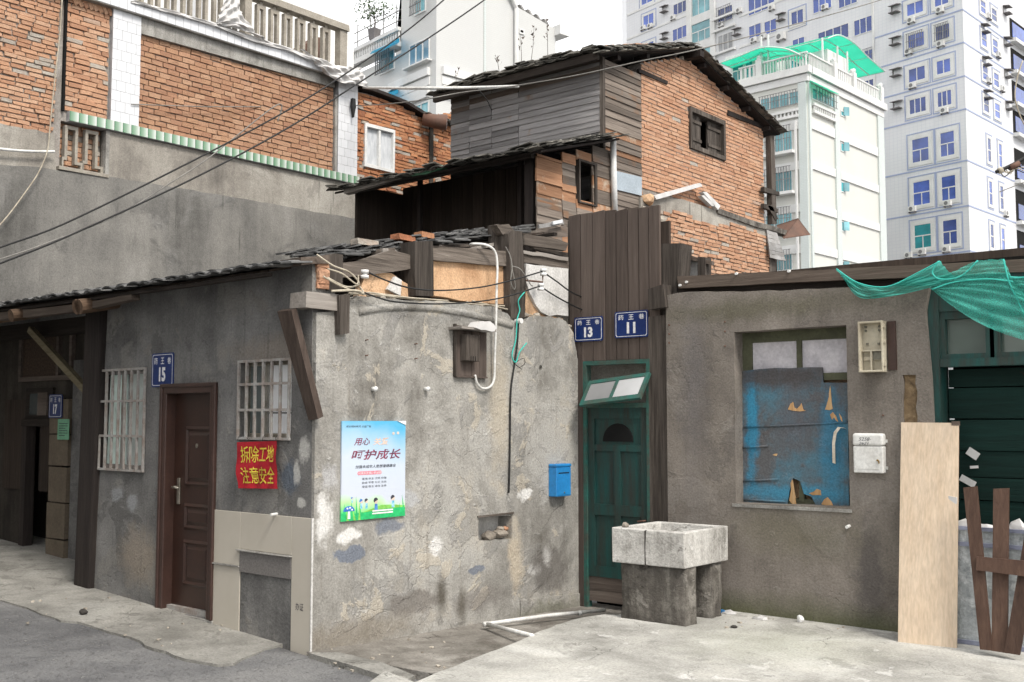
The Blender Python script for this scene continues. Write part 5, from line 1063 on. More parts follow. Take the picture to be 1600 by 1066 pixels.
# block brick panel
MB().fbox(FA, pc1 - .02, pd0 + .02, bz + .05, zslab - .03, -.3, -.03).build('panel_backing', m_mort, A)
brick_field(A, FA, [[(pc1 + .005, bz + .062), (pd0 - .005, bz + .062), (pd0 - .005, ap(520, 137)[1]), (pc1 + .005, ap(216, 52)[1])]], .195, .083, .014, m_brickA, .0, .06, 300, .06, .007, hv=.005, lens=.12, rot=.015)
bb_ = FA.pp([(216, 26), (523, 112), (523, 137), (216, 51)], .05)
MB().fpoly(FA, bb_, -.2, .05).build('edge_beam', m_conc, A)
MB().fbox(FA, pc1 - 3, yR + .12, zslab - .02, zslab + .17, -.6, .12).build('slab', m_conc, A)
ns_ = 46; sw = .132; st_ = MB().box((-.5, -.5, -.5), (.5, .5, .5)).mesh('slab_tile'); st_.materials.append(m_wtile)
for k in range(ns_): inst('slab_tile', st_, A, Matrix.Translation(FA.p(yR + .10 - (k + .5) * sw, zslab + .085, .125)) @ RA @ Matrix.Diagonal((sw - .006, .012, .18, 1)))
# balustrade with keyhole balusters
bz0 = zslab + .17; bz1 = ap(540, 40, .02)[1]; eu = ap(541, 45, .02)[0]
MB().fbox(FA, 2.5, eu + .02, bz1 - .11, bz1, -.12, .08, .006).build('handrail', m_scr, A); MB().fbox(FA, 2.5, eu, bz0, bz0 + .05, -.08, .05).build('base_rail', m_scr, A)
MB().fbox(FA, eu - .16, eu, bz0, bz1 - .11, -.1, .05, .004).build('rail_post', m_scr, A); MB().fbox(FA, ap(385, 20)[0] - .06, ap(385, 20)[0] + .07, bz0, bz1 - .11, -.1, .05).build('rail_post', m_scr, A)
u = eu - .44
while u > 2.6:
    if abs(u - ap(385, 20)[0]) > .2:
        w_ = .085
        MB().slab(FA, rect(u - w_, u + w_, bz0 + .05, bz1 - .17), [rect(u - w_ + .05, u + w_ - .05, bz0 + .051, bz1 - .24)], -.06, .02).build('baluster', m_scr, A)
        MB().fbox(FA, u - .025, u + .025, bz1 - .17, bz1 - .11, -.05, .01).build('baluster_neck', m_scr, A)
    u -= .275
# set-back upper storey clad in small white tiles
MB().box((-13, -2, 7.5), (-9.6, Face((-9.6, 0, 0), (0, 1, 0)).px(553, 60)[0], 14)).build('upper_storey', tiled('cream_mosaic', (.74, .74, .72), (.62, .62, .6), .1, .05, axis=1), A)
fw = Face((-9.6, 0, 0), (0, 1, 0)); q0 = fw.px(295, 20); q1 = fw.px(322, 30)
MB().fbox(fw, fw.px(262, 0)[0], fw.px(325, 0)[0], 8.0, 10.4, .005, .02).build('upper_window', m_paneg, A)
MB().box((-13, yL, -.5), (-8.42, yR - .02, zslab - .05)).build('body', m_conc, A)
# shed on the terrace behind the rail
MB().fpoly(FA, FA.pp([(468, 75), (495, 58), (512, 60), (512, 92), (468, 84)], -.5), -.8, -.5).build('terrace_box', m_ironsh, A)
# torn plastic sheet on the ledge
pls = thing('torn_plastic_sheet', 'torn whitish plastic sheet trailing along the balcony ledge of the brick building', 'plastic sheet', FA.p(6.4, bz0, .1))
def cloth(F, rows, name, mat, parent, amp=.02, nsub=12, sub=9, d1=.0):
    L = [smooth_path([F.p(*F.px(x, y, d), d) for x, y, d in pts], nsub) for pts in rows]; n = min(len(l) for l in L); G = []
    for k in range(len(L) - 1):
        for s in range(sub): G.append([L[k][i].lerp(L[k + 1][i], s / sub) + F.N * (amp * math.sin(i * .55 + k * 2.3 + s * .8) + amp * .6 * math.sin(i * .23 - s * 1.1) + rj(amp * .25)) + ZZ * rj(amp * .2) for i in range(n)])
    G.append(L[-1][:n]); m_ = len(G); mb = MB()
    mb.add([p for g in G for p in g], [(j * n + i, j * n + i + 1, (j + 1) * n + i + 1, (j + 1) * n + i) for j in range(m_ - 1) for i in range(n - 1)]); return mb.build(name, mat, parent, True)
cloth(FA, [[(205, 0, .14), (260, 14, .15), (330, 34, .16), (400, 58, .16), (450, 74, .16), (520, 100, .2)], [(205, 4, .15), (260, 19, .17), (330, 39, .18), (400, 66, .18), (450, 80, .18), (520, 108, .24)]], 'ledge_strip', m_plastic, pls, .015)
cloth(FA, [[(352, 0, .16), (362, -4, .18), (372, 0, .16)], [(345, 18, .18), (362, 14, .22), (378, 22, .18)], [(338, 36, .18), (368, 34, .24), (400, 52, .2)], [(345, 40, .18), (380, 48, .22), (425, 68, .18)]], 'hanging_fold', m_plastic, pls, .03)
cloth(FA, [[(468, 76, .18), (500, 92, .22), (540, 104, .24), (562, 106, .22)], [(490, 95, .22), (520, 108, .28), (548, 118, .28), (568, 118, .24)], [(505, 112, .2), (530, 128, .26), (556, 132, .26), (573, 137, .24)]], 'bunched_end', m_plastic, pls, .03)

# ------------------------------------------------------------------ small brick house with the white window
B = thing('small_brick_house', 'sooty low brick house with a white sash window between the tile pier and the clapboards', 'house', (-8.3, 9, 0))
bL = FB.px(556, 250)[0]; bR = FB.px(712, 200)[0]
gt_ = FB.pp([(556, 142), (575, 146), (600, 155), (630, 167), (665, 188), (690, 178), (712, 176)])
wq = [FB.px(569, 192), FB.px(616, 204), FB.px(615, 271), FB.px(568, 260)]
outl = [(bL, 3.0), (bR, 3.0)] + gt_[::-1]
MB().slab(FB, outl, [wq[::-1]], -.25, -.03).build('wall', m_mort, B)
brick_field(B, FB, [outl, wq], .205, .062, .012, m_brickB, .0, .05, 300, .08, .012, hv=.008, lens=.22, rot=.03)
wb = MB().slab(FB, wq[::-1], [[(wq[3][0] + .05, wq[3][1] + .07), (wq[2][0] - .05, wq[2][1] + .05), (wq[1][0] - .05, wq[1][1] - .06), (wq[0][0] + .05, wq[0][1] - .06)]], -.08, .03).build('window', m_white, B)
MB().fbox(FB, wq[0][0] + .03, wq[1][0] - .03, wq[3][1] + .03, wq[0][1] - .05, -.06, -.04).build('pane', plain('white_smeared_glass', (.66, .68, .70), (.42, .45, .48), 5, .4, .1, st=(3, 3, .7)), wb)
mm_ = (wq[0][0] + wq[1][0]) / 2; MB().fbox(FB, mm_ - .03, mm_ + .02, wq[3][1] + .05, wq[0][1] - .07, -.05, .02).build('mullion', m_white, wb)
# roof edge and gutter scoop
e_ = [FB.p(u, v + .03, .12) for u, v in gt_[:5]]
MB().loop(e_ + [q + ZZ * .06 for q in e_[::-1]], [q - FB.N * .6 for q in e_] + [q - FB.N * .6 + ZZ * .06 for q in e_[::-1]]).build('verge_board', m_wood_dark, B)
tile_roof(B, FB.p(gt_[4][0] - .1, gt_[4][1] + .02, .2), FB.U, (-1, 0, .28), 10, 8, .18, .12, m_rtile2, 100, .22, .03, .014, .02)
gq = FB.px(682, 190, .3); MB().tube([FB.p(gq[0] - .15, gq[1] + .05, .1), FB.p(gq[0], gq[1], .3), FB.p(gq[0] + .12, gq[1] - .02, .45)], .12, 10, .15).build('gutter_scoop', m_ironsh, B, True)
MB().fbox(FB, FB.px(672, 200)[0] - .03, FB.px(672, 200)[0] + .07, 4, FB.px(672, 195)[1], .005, .03, .01).build('dark_corner_strip', plain('corner_strip_dark', (.03, .026, .022), (.06, .05, .04), 6, .95, .4), B)  # flat dark strip at the wall corner

# ------------------------------------------------------------------ timber and brick gable house
G = thing('gable_house', 'old two-storey house with weathered clapboards and an orange brick gable', 'house', (-3.5, gcorner + 2.5, 0))
Ybl = FG.px(1000, 200)[0]; Ybr = FG.px(1194, 300)[0]; zE = FG.px(940, 90)[1]; xv = -2.44; FV = Face((xv, 0, 0), (0, 1, 0)); apx = FV.px(1085, 80); zER = FG.px(1194, 205)[1]
Xl = FS.px(706, 200)[0]
MB().box((Xl, gcorner + .03, 3), (-2.63, gcorner + .2, zE)).build('side_backing', m_dark_in, G)
# clapboards on the long side, three lengths per course
v = FS.px(706, 260)[1] - .9; seams = [Xl, FS.px(735, 200)[0], FS.px(770, 200)[0], FS.px(812, 200)[0], -2.61]; rows = []; k = 0
while v < zE - .1:
    h = random.uniform(.075, .095)
    cuts = seams[:] if k % 4 else [seams[0], seams[2], seams[4]]
    if k % 5 == 2: cuts = [seams[0], seams[1], seams[3], seams[4]]
    for a, b_ in zip(cuts[:-1], cuts[1:]): rows.append((a + .004, b_ - .004, v, v + h + .012))
    v += h; k += 1
hboards(G, FS, rows, m_clap_x, 0, .02, mats=[m_clap_x] * 14 + [m_clap_xb])
MB().fbox(FS, Xl, -2.6, zE - .12, zE + .03, .0, .03).build('fascia', m_clap_xb, G)
MB().fbox(FG, gcorner - .03, gcorner + .03, 3.2, zE, -.02, .04).build('corner_board', m_wood_v, G)
# boarded strip on the gable side
v = 3.4; rows = []
while v < zE + .55:
    h = random.uniform(.08, .105); top = min(v + h + .012, zE + .6); a = gcorner + .03
    if v > zE - .35: a = gcorner + .03 + 0
    if v + h < zE + .0 + .5: rows.append((a, Ybl - .005 + rj(.01), v, top))
    v += h
rows = [r for r in rows if r[2] < zE - .05]
hboards(G, FG, rows, m_clap_y, .0, .02, mats=[m_clap_y] * 8 + [m_clap_yo])
MB().fbox(FG, gcorner, Ybl, 3.2, zE, -.1, -.0).build('strip_backing', m_dark_in, G)
zq = FG.px(975, 275); zp2 = FG.px(1003, 300); MB().fpoly(FG, FG.pp([(962, 267), (1003, 277), (1003, 306), (962, 296)], .05), .04, .05).build('tin_patch', plain('blue_grey_tin', (.40, .46, .51), (.32, .37, .41), 3, .5, .1, metal=.3), G)
# brick gable
def rz_l(y): return zE + (apx[1] - zE) * (y - gcorner) / (apx[0] - gcorner)
eR = FV.px(1219, 211); def_s = (eR[1] - apx[1]) / (eR[0] - apx[0])
zlow = FG.px(1100, 330)[1]
gw = [FG.px(1076, 166), FG.px(1131, 192), FG.px(1131, 250), FG.px(1076, 231)]
gwr = rect(gw[0][0], gw[1][0], gw[3][1], gw[0][1])
gab = [(Ybl, 3.4), (Ybr, 3.4), (Ybr, apx[1] + def_s * (Ybr - apx[0]) - .02), (apx[0], apx[1] - .06), (Ybl + .05, rz_l(Ybl) - .10)]
MB().slab(FG, gab, [gwr], -.25, -.012).build('brick_backing', m_mort, G)
ledge = [FG.px(1000, 310), FG.px(1195, 347)]
lz = FG.px(1100, 318)[1] - .05
brick_field(G, FG, [[(Ybl, lz), (Ybr, lz)] + gab[2:], gwr], .235, .062, .013, m_brick, .000, .05, 300, .045, .006, hv=.003, lens=.08, rot=.01)
low = [(Ybl - .1, 3.5), (Ybr + .02, 3.5), (Ybr + .02, FG.px(1196, 352)[1]), (FG.px(1110, 325)[0], FG.px(1110, 328)[1]), (FG.px(1060, 312)[0], FG.px(1060, 312)[1]), (Ybl - .1, FG.px(1005, 312)[1])]
MB().fpoly(FG, low, -.01, .065).build('lower_backing', m_lightA, G)
ragl = ([(Ybl - .08, 3.5), (Ybr, 3.5), (Ybr, FG.px(1196, 372)[1]), (FG.px(1150, 345)[0], FG.px(1150, 350)[1]), (FG.px(1110, 345)[0], FG.px(1110, 352)[1]), (FG.px(1060, 330)[0], FG.px(1060, 335)[1]), (Ybl - .08, FG.px(1010, 325)[1])])
brick_field(G, FG, [ragl], .235, .062, .013, m_brickL, .086, .05, 200, .08, .012, hv=.006, lens=.15, rot=.03, name='lower_brick')
# old roof line ledge, white flashing scraps
lg = [FG.p(*FG.px(x, y, .1), .1) for x, y in ((1122, 325), (1150, 335), (1185, 348), (1205, 352), (1235, 362))]
MB().loop(lg + [q - ZZ * .09 for q in lg[::-1]], [q - FG.N * .15 for q in lg] + [q - ZZ * .09 - FG.N * .15 for q in lg[::-1]]).build('ledge', m_sinkleg, G)
for p4 in ([(1022, 306), (1094, 286), (1098, 291), (1026, 312)], [(1098, 300), (1104, 300), (1126, 322), (1122, 328)], [(1096, 306), (1100, 305), (1118, 322), (1112, 322)]): MB().pxpoly(FG, p4, .06, .14).build('flashing', m_plastic, G)
for x, y in ((1010, 312), (1025, 345)): rock('broken_masonry', FG.p(*FG.px(x, y, .05), .05), .13, m_rubble if y > 320 else m_orange, G)
# timber inserts in the brick
for p4 in ([(999, 107), (1044, 127), (1043, 132), (999, 113)], [(1138, 172), (1198, 197), (1198, 203), (1138, 180)]): MB().pxpoly(FG, p4, -.03, .022).build('timber_insert', m_wood_dark, G)
# shuttered window
wn_ = MB().slab(FG, gwr, [rect(gwr[0][0] + .06, gwr[1][0] - .06, gwr[0][1] + .07, gwr[2][1] - .08)], -.16, .035).build('window', m_wood_v, G, label='dark shuttered window with a gap between its leaves')
a0, a1, z0_, z1_ = gwr[0][0] + .06, gwr[1][0] - .06, gwr[0][1] + .07, gwr[2][1] - .08; wd = a1 - a0
for s0, s1, tilt in ((0, .38, .0), (.60, 1., .0)):
    n5 = 3
    for k in range(n5): MB().fbox(FG, a0 + wd * (s0 + (s1 - s0) * k / n5) + .003, a0 + wd * (s0 + (s1 - s0) * (k + 1) / n5) - .003, z0_, z1_, -.08, -.05 + rj(.005)).build('shutter_board', m_wood_v, wn_)
    for zz in (z0_ + .1, z1_ - .14): MB().fbox(FG, a0 + wd * s0, a0 + wd * s1, zz, zz + .05, -.05, -.03).build('shutter_ledge', m_wood_v, wn_)
MB().fbox(FG, a0 - .03, a1 + .03, z0_ - .03, z1_ + .03, -.5, -.46).build('window_dark', m_black, wn_)
# roof
RO = MB().box((-2.6, apx[0] - .06, apx[1] - .12), (-2.3, apx[0] + .06, apx[1] - .02)).build('roof', m_wood_dark, G)
ev = -.32; slL = (apx[1] - zE) / (apx[0] - gcorner)
# left slope deck
def slope(y0, z0, y1, z1, x0, x1, th, name, mat):
    return MB().hexa([(x0, y0, z0), (x1, y0, z0), (x1, y1, z1), (x0, y1, z1), (x0, y0, z0 + th), (x1, y0, z0 + th), (x1, y1, z1 + th), (x0, y1, z1 + th)]).build(name, mat, RO)
slope(gcorner - .3, zE - .3 * slL + .03, apx[0], apx[1] - .0, Xl - .1, xv, .03, 'roof_deck', m_wood_dark)
slope(apx[0], apx[1], eR[0], eR[1], Xl - .1, xv, .03, 'roof_deck', m_wood_dark)
lenL = math.hypot(apx[0] - gcorner + .35, (apx[0] - gcorner + .35) * slL)
tile_roof(RO, (Xl - .15, gcorner - .36, zE - .36 * slL + .07), (1, 0, 0), (0, 1, slL), 29, int(lenL / .13), .19, .13, m_rtile2, 300, .22, .03, .014, .022)
lenR = math.hypot(eR[0] - apx[0], eR[1] - apx[1])
tile_roof(RO, (Xl - .15, eR[0] - .02, eR[1] + .03), (1, 0, 0), (0, -1, -def_s), 29, int(lenR / .15), .19, .15, m_rtile2, 120, .2, .025, .014, .015)
for k in range(4): # purlins showing under the right verge
    t_ = (k + .5) / 4; y = apx[0] + (eR[0] - apx[0]) * t_; z = apx[1] + (eR[1] - apx[1]) * t_
    MB().box((-2.7, y - .035, z - .075), (xv - .015, y + .035, z - .008)).build('purlin', m_wood_dark, RO)
for k in range(3):
    y = gcorner + (apx[0] - gcorner) * (k + .3) / 3; z = rz_l(y); MB().box((-2.7, y - .035, z - .075), (xv - .015, y + .035, z - .008)).build('purlin', m_wood_dark, RO)
# stacked verge tiles and cap bricks
vt = MB().box((-.5, -.5, -.5), (.5, .5, .5), .09).mesh('verge_tile'); vt.materials.append(m_rtile2)
for (ya, za, yb, zb_) in ((gcorner - .3, zE - .3 * slL, apx[0], apx[1]), (apx[0], apx[1], eR[0], eR[1])):
    L = math.hypot(yb - ya, zb_ - za); n6 = int(L / .12); an = math.atan2(zb_ - za, yb - ya)
    for k in range(n6):
        for lay in range(2):
            t_ = (k + random.random()) / n6
            inst('verge_tile', vt, RO, Matrix.Translation((xv + .02 + rj(.04), ya + (yb - ya) * t_, za + (zb_ - za) * t_ + .045 + .022 * lay)) @ Matrix.Rotation(an + rj(.07), 4, 'X') @ Matrix.Rotation(rj(.2), 4, 'Z') @ Matrix.Diagonal((.16, .18, .016, 1)))
for k in range(9):
    t_ = (k + .4) / 10; y = gcorner - .1 + (apx[0] - gcorner) * t_; inst('cap_brick', bs[k % 4], RO, Matrix.Translation((-2.5 + rj(.03), y, rz_l(y) + .13)) @ Matrix.Rotation(math.atan(slL) + rj(.05), 4, 'X') @ Matrix.Rotation(rj(.1), 4, 'Z') @ Matrix.Diagonal((.12, .22, .05, 1)))
# lumps of tile along the long eave
for k in range(26):
    x = Xl + (xv - Xl) * (k + random.random() * .8) / 26; hN = random.choice((2, 3, 4))
    for lay in range(hN): inst('eave_tile', vt, RO, Matrix.Translation((x + rj(.03), gcorner - .28 + rj(.04), zE - .3 * slL + .09 + .03 * lay)) @ Matrix.Rotation(rj(.12), 4, 'Y') @ Matrix.Rotation(rj(.3), 4, 'Z') @ Matrix.Diagonal((random.uniform(.14, .22), .2, .022, 1)))
MB().box((Xl - .1, gcorner - .34, zE - .3 * slL - .06), (xv, gcorner - .28, zE - .3 * slL + .05)).build('eave_fascia', m_wood_xdark, RO)
pq_ = FS.px(749, 150, .0); MB().tube([FS.p(pq_[0], pq_[1] - .3, -.6), FS.p(pq_[0], FS.px(749, 122)[1], -.6)], .07, 8).build('chimney_pipe', m_conc, RO)
MB().box((Xl, gcorner + .2, 3), (-2.9, Ybr, zE - .1)).build('body', m_dark_in, G)
# side balcony posts and tin awnings at the right end
FE = Face((-2.5, 0, 0), (0, 1, 0))
beam('side_post', FE, [(1204, 212), (1210, 212), (1214, 350), (1207, 350)], -.1, 0, m_wood_v, G)
for p4 in ([(1194, 292), (1218, 300), (1218, 306), (1194, 299)], [(1194, 318), (1216, 327), (1216, 333), (1194, 325)], [(1200, 322), (1206, 320), (1216, 342), (1212, 345)]): beam('side_rail', FE, p4, -.06, .012, m_wood_v, G)
aw = [FE.p(*FE.px(x, y, d), d) for x, y, d in ((1213, 352, -.3), (1247, 341, .1), (1266, 366, .3), (1224, 372, .0))]
MB().loop(aw, [q - ZZ * .015 for q in aw]).build('tin_awning', m_ironsh, G)
for k in range(7):
    y_ = 358 + k * 6.3; beam('awning_slat', FE, [(1198 + k * .8, y_ + 1), (1214 + k * 2, y_ + 6), (1216 + k * 2, y_ + 12), (1199 + k * .8, y_ + 7)], -.02 + k * .015, .0 + k * .015, m_zinc, G)
beam('lower_post', FE, [(1203, 400), (1212, 402), (1212, 432), (1203, 432)], -.1, 0, m_wood_v, G)
MB().box((-3.6, Ybr + .02, 2.9), (-2.62, Ybr + .5, 4.9)).build('side_bay', m_dark_in, G)

# ------------------------------------------------------------------ open timber shed in front of it
S = thing('timber_shed', 'open-sided dark timber lean-to with patchwork board end below the clapboards', 'shed', (-4.2, 6.3, 3))
yF = FG.px(836, 260)[0]; zS = FG.px(836, 243)[1]; zT = zS + .29 * (gcorner - yF); sS = (zT - zS) / (gcorner - yF)
XS0 = Face((0, yF, 0), (1, 0, 0)).px(556, 320)[0]
SR = MB().box((XS0, yF - .2, zS - .2 * sS - .02), (-2.5, yF - .14, zS - .2 * sS + .05)).build('roof', m_wood_xdark, S)
MB().hexa([(XS0 - .2, yF - .25, zS - .25 * sS + .02), (-2.3, yF - .25, zS - .25 * sS + .02), (-2.3, gcorner, zT + .02), (XS0 - .2, gcorner, zT + .02), (XS0 - .2, yF - .25, zS - .25 * sS + .05), (-2.3, yF - .25, zS - .25 * sS + .05), (-2.3, gcorner, zT + .05), (XS0 - .2, gcorner, zT + .05)]).build('roof_deck', m_wood_dark, SR)
tile_roof(SR, (XS0 - .2, yF - .34, zS - .34 * sS + .06), (1, 0, 0), (0, 1, sS), 36, 14, .18, .13, m_rtile2, 300, .22, .022, .014, .022, skip=lambda c, r: random.random() < .06)
for k in range(40):
    t_ = random.random(); lay = random.choice((0, 1, 2)); inst('verge_tile', vt, SR, Matrix.Translation((-2.3 + rj(.05), yF - .3 + (gcorner - yF + .3) * t_, zS - .3 * sS + (zT - zS + .3 * sS) * t_ + .08 + .028 * lay)) @ Matrix.Rotation(math.atan(sS) + rj(.06), 4, 'X') @ Matrix.Rotation(rj(.25), 4, 'Z') @ Matrix.Diagonal((.2, .2, .018, 1)))
for k in range(34):
    x = XS0 - .2 + 4 * random.random(); x = min(x, -2.35); lay = random.choice((0, 1, 2)); inst('eave_tile', vt, SR, Matrix.Translation((x, yF - .3 + rj(.05), zS - .3 * sS + .08 + .028 * lay)) @ Matrix.Rotation(rj(.12), 4, 'Y') @ Matrix.Rotation(rj(.3), 4, 'Z') @ Matrix.Diagonal((.2, .18, .02, 1)))
FF = Face((0, yF - .28, 0), (1, 0, 0))
MB().pxpoly(FF, [(536, 296), (625, 274), (626, 279), (538, 303)], -.1, .0).build('loose_plank', m_wood_ylight, SR); MB().pxpoly(FF, [(640, 268), (690, 258), (692, 262), (664, 272), (642, 275)], -.1, .0).build('tarp_scrap', m_mint, SR)
# posts, dark back wall, opening
FN = Face((0, yF, 0), (1, 0, 0))
MB().box((-2.75, yF - .04, 2.9), (-2.6, yF + .12, zS)).build('corner_post', m_wood_dark, S)
xp = FN.px(777, 280)[0]
xs_ = [XS0 + .05 + i * .215 for i in range(int((-2.8 - XS0) / .215) + 1)]
for x in xs_: MB().box((x, yF + .95, 4.02), (x + .205, yF + .98, zS + .2), .003).build('back_board', m_dark_in, S)
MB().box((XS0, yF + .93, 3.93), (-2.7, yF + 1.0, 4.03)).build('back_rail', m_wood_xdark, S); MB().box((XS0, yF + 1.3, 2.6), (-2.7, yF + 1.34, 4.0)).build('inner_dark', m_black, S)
MB().box((FN.px(680, 330)[0] + .9, yF + .9, 2.8), (-2.72, yF + 1.05, 3.95)).build('low_wall', m_lightA, S)
for px_ in (617, 775): x = FN.px(px_, 300)[0]; MB().box((x - .03, yF + .5, 2.8), (x + .03, yF + .56, zS + .15)).build('inner_post', m_wood_dark, S)
MB().box((XS0 - .02, yF, 2.6), (XS0 + .03, gcorner, zS + .1)).build('far_end', m_dark_in, S)
# patchwork end wall
wq2 = [FG.px(900, 253, .05), FG.px(923, 260, .05), FG.px(921, 321, .05), FG.px(902, 321, .05)]
wr = rect(wq2[0][0], wq2[1][0], wq2[2][1], wq2[0][1])
FG2 = Face((-2.52, 0, 0), (0, 1, 0))
def roofz(y): return zS + sS * (y - yF) - .06
u1_ = FG2.px(876, 300)[0]; u2_ = FG2.px(899, 300)[0]; u3_ = FG2.px(924, 300)[0]; u4_ = FG2.px(956, 300)[0]; uF = FG2.px(837, 300)[0]
def patch(u0, u1, hmin, hmax, mats, zlo=3.1, zhi=None):
    v = zlo
    while v < (zhi or 9):
        h = random.uniform(hmin, hmax)
        zt = roofz((u0 + u1) / 2)
        if v + h > zt:
            if zt - v < .04: break
            h = zt - v
        hboards(S, FG2, [(u0 + rj(.012), u1 + rj(.012), v, v + h + .004)], None, 0, .018, mats=mats, lap=.008); v += h
        if zhi and v > zhi - .02: break
zb_ = FG2.px(850, 318)[1]
patch(uF, u1_, .08, .12, [m_clap_y], 3.1, zb_); patch(uF, u1_, .10, .2, [m_clap_yo, m_clap_yo, m_clap_y], zb_)
patch(u1_ + .01, u2_ - .02, .09, .14, [m_clap_yo, m_clap_y]); patch(u3_, u4_, .08, .22, [m_clap_y, m_clap_y, m_clap_yo]); patch(u2_, u3_ - .01, .1, .15, [m_clap_y, m_clap_yo], 3.1, wr[0][1] - .0); patch(u2_, u3_ - .01, .12, .2, [m_clap_yo], wr[2][1] + .02)
swf = MB().slab(FG2, rect(wr[0][0] - .03, wr[1][0] + .05, wr[0][1] - .02, wr[2][1] + .03), [wr], -.05, .05).build('window', m_wood_v, S)
MB().fbox(FG2, wr[0][0] - .2, wr[1][0] + .2, wr[0][1] - .2, wr[2][1] + .2, -.5, -.45).build('window_dark', m_black, swf)
pd_ = [FG2.p(*FG2.px(958, 217, .08), .08), FG2.p(*FG2.px(959, 280, .08), .08), FG2.p(*FG2.px(961, 334, .08), .08)]
MB().tube(pd_, .045, 8).build('downpipe', m_white, S, True)
# low broken boards just right of the middle-wall verge
FH_ = Face((-.4, 0, 0), (0, 1, 0))
for p4, mt_, d_ in (([(850, 360), (885, 352), (888, 370), (852, 372)], m_clap_y, 0), ([(842, 351), (880, 344), (882, 350), (843, 357)], m_zinc, .05), ([(864, 346), (879, 343), (879, 348), (865, 351)], m_wtile, .09)): beam('loose_board', FH_, p4, d_ - .02, d_, mt_, house, .002)

# ------------------------------------------------------------------ far buildings
def far_faces(px_, py_, dist, vpl, vpr):
    c = CAM + ray(px_, py_) * dist
    dl = ray(vpl, 655); dl.z = 0; dr = ray(vpr, 655); dr.z = 0
    return Face((c.x, c.y, 0), -dl), Face((c.x, c.y, 0), dr)
m_tower = tiled('white_tower_tile', (.655, .66, .67), (.57, .58, .615), .32, .32, .35, .05, 2, .02, 0)
m_towerb = plain('blue_grey_band', (.34, .39, .55), (.30, .35, .50), 1, .5, 0)
m_blueg = glass('blue_window_glass', (.075, .13, .44), .06, .7); m_tealg = glass('teal_curtain_glass', (.22, .50, .56), .06, .7); m_teal2 = glass('teal_window_glass', (.03, .32, .36), .08)
m_ac = plain('ac_casing', (.72, .72, .70), (.6, .59, .57), 2, .5, 0); m_acg = plain('ac_grille', (.22, .22, .22), None, 9, .6, 0); m_hood = plain('grey_ledge_slab', (.20, .19, .19), (.13, .12, .12), 2, .9, .1)
m_cream = tiled('cream_tile', (.60, .60, .55), (.54, .54, .49), .30, .15, .4, .04, 2, .02); m_crw = plain('white_cornice', (.70, .70, .69), (.60, .60, .58), .8, .6, .02)
m_crg = tiled('pale_green_tile', (.55, .60, .58), (.44, .48, .46), .35, .12, .4, .06, 2, .03)
m_wb = tiled('white_mosaic', (.54, .545, .53), (.47, .475, .46), .2, .1, .4, .05, 2, .02)
def canopy_mat(name, c):
    m_, nt, b = new_mat(name); n = noise(nt, coords(nt), 1.2, 4)
    b.inputs[0].default_value = (*c, 1); b.inputs['Roughness'].default_value = .3
    tl_ = nd(nt, 'BsdfTranslucent', {'Color': mixc(nt, n.outputs[0], c, tuple(min(1, x * 1.5 + .05) for x in c))}); tr_ = nd(nt, 'BsdfTransparent', {'Color': tuple(min(1, x * .9 + .2) for x in c)})
    a = nd(nt, 'MixShader', {0: .6, 1: b.outputs[0], 2: tl_.outputs[0]}); z = nd(nt, 'MixShader', {0: .38, 1: a.outputs[0], 2: tr_.outputs[0]})
    nt.links.new(z.outputs[0], nt.nodes['Material Output'].inputs[0]); return m_
m_can = canopy_mat('green_polycarbonate', (.12, .66, .50)); m_canb = canopy_mat('blue_polycarbonate', (.04, .45, .62))
def fwin(parent, F, u0, u1, v0, v1, g=None, surround=None, split=2, transom=None, grille=0, t=.07, d=.0):
    if surround:
        MB().slab(F, rect(u0 - surround, u1 + surround, v0 - surround, v1 + surround), [rect(u0 - surround + .10, u1 + surround - .10, v0 - surround + .10, v1 + surround - .10)], d, d + .03).build('window_surround', m_towerb, parent)
        MB().slab(F, rect(u0 - surround * .55, u1 + surround * .55, v0 - surround * .55, v1 + surround * .55), [rect(u0, u1, v0, v1)], d, d + .06).build('window_trim', m_crw, parent)
    wo = MB().slab(F, rect(u0, u1, v0, v1), [rect(u0 + t, u1 - t, v0 + t, v1 - t)], d + .005, d + .05).build('window', m_white, parent)
    MB().fbox(F, u0 + t, u1 - t, v0 + t, v1 - t, d + .005, d + .015).build('pane', g or m_blueg, wo)
    tv = v1 - t
    if transom: tv = v0 + (v1 - v0) * transom; MB().fbox(F, u0 + t, u1 - t, tv - .05, tv + .05, d + .016, d + .045).build('transom_bar', m_white, wo)
    for k in range(1, split):
        u = u0 + (u1 - u0) * k / split; MB().fbox(F, u - .04, u + .04, v0 + t, tv, d + .016, d + .045).build('mullion', m_white, wo)
    for k in range(grille):
        u = u0 + (u1 - u0) * (k + .5) / grille; MB().fbox(F, u - .02, u + .02, v0 - .05, v1 + .05, d + .3, d + .34).build('grille_bar', m_acg, wo)
    if grille:
        for v in (v0 - .05, v1 + .05, (v0 + v1) / 2): MB().fbox(F, u0, u1, v - .02, v + .02, d + .3, d + .34).build('grille_rail', m_acg, wo)
    return wo
def pxwin(parent, F, tl_, br_, **k):
    a = F.px(*tl_); b = F.px(*br_); return fwin(parent, F, a[0], b[0], b[1], a[1], **k)
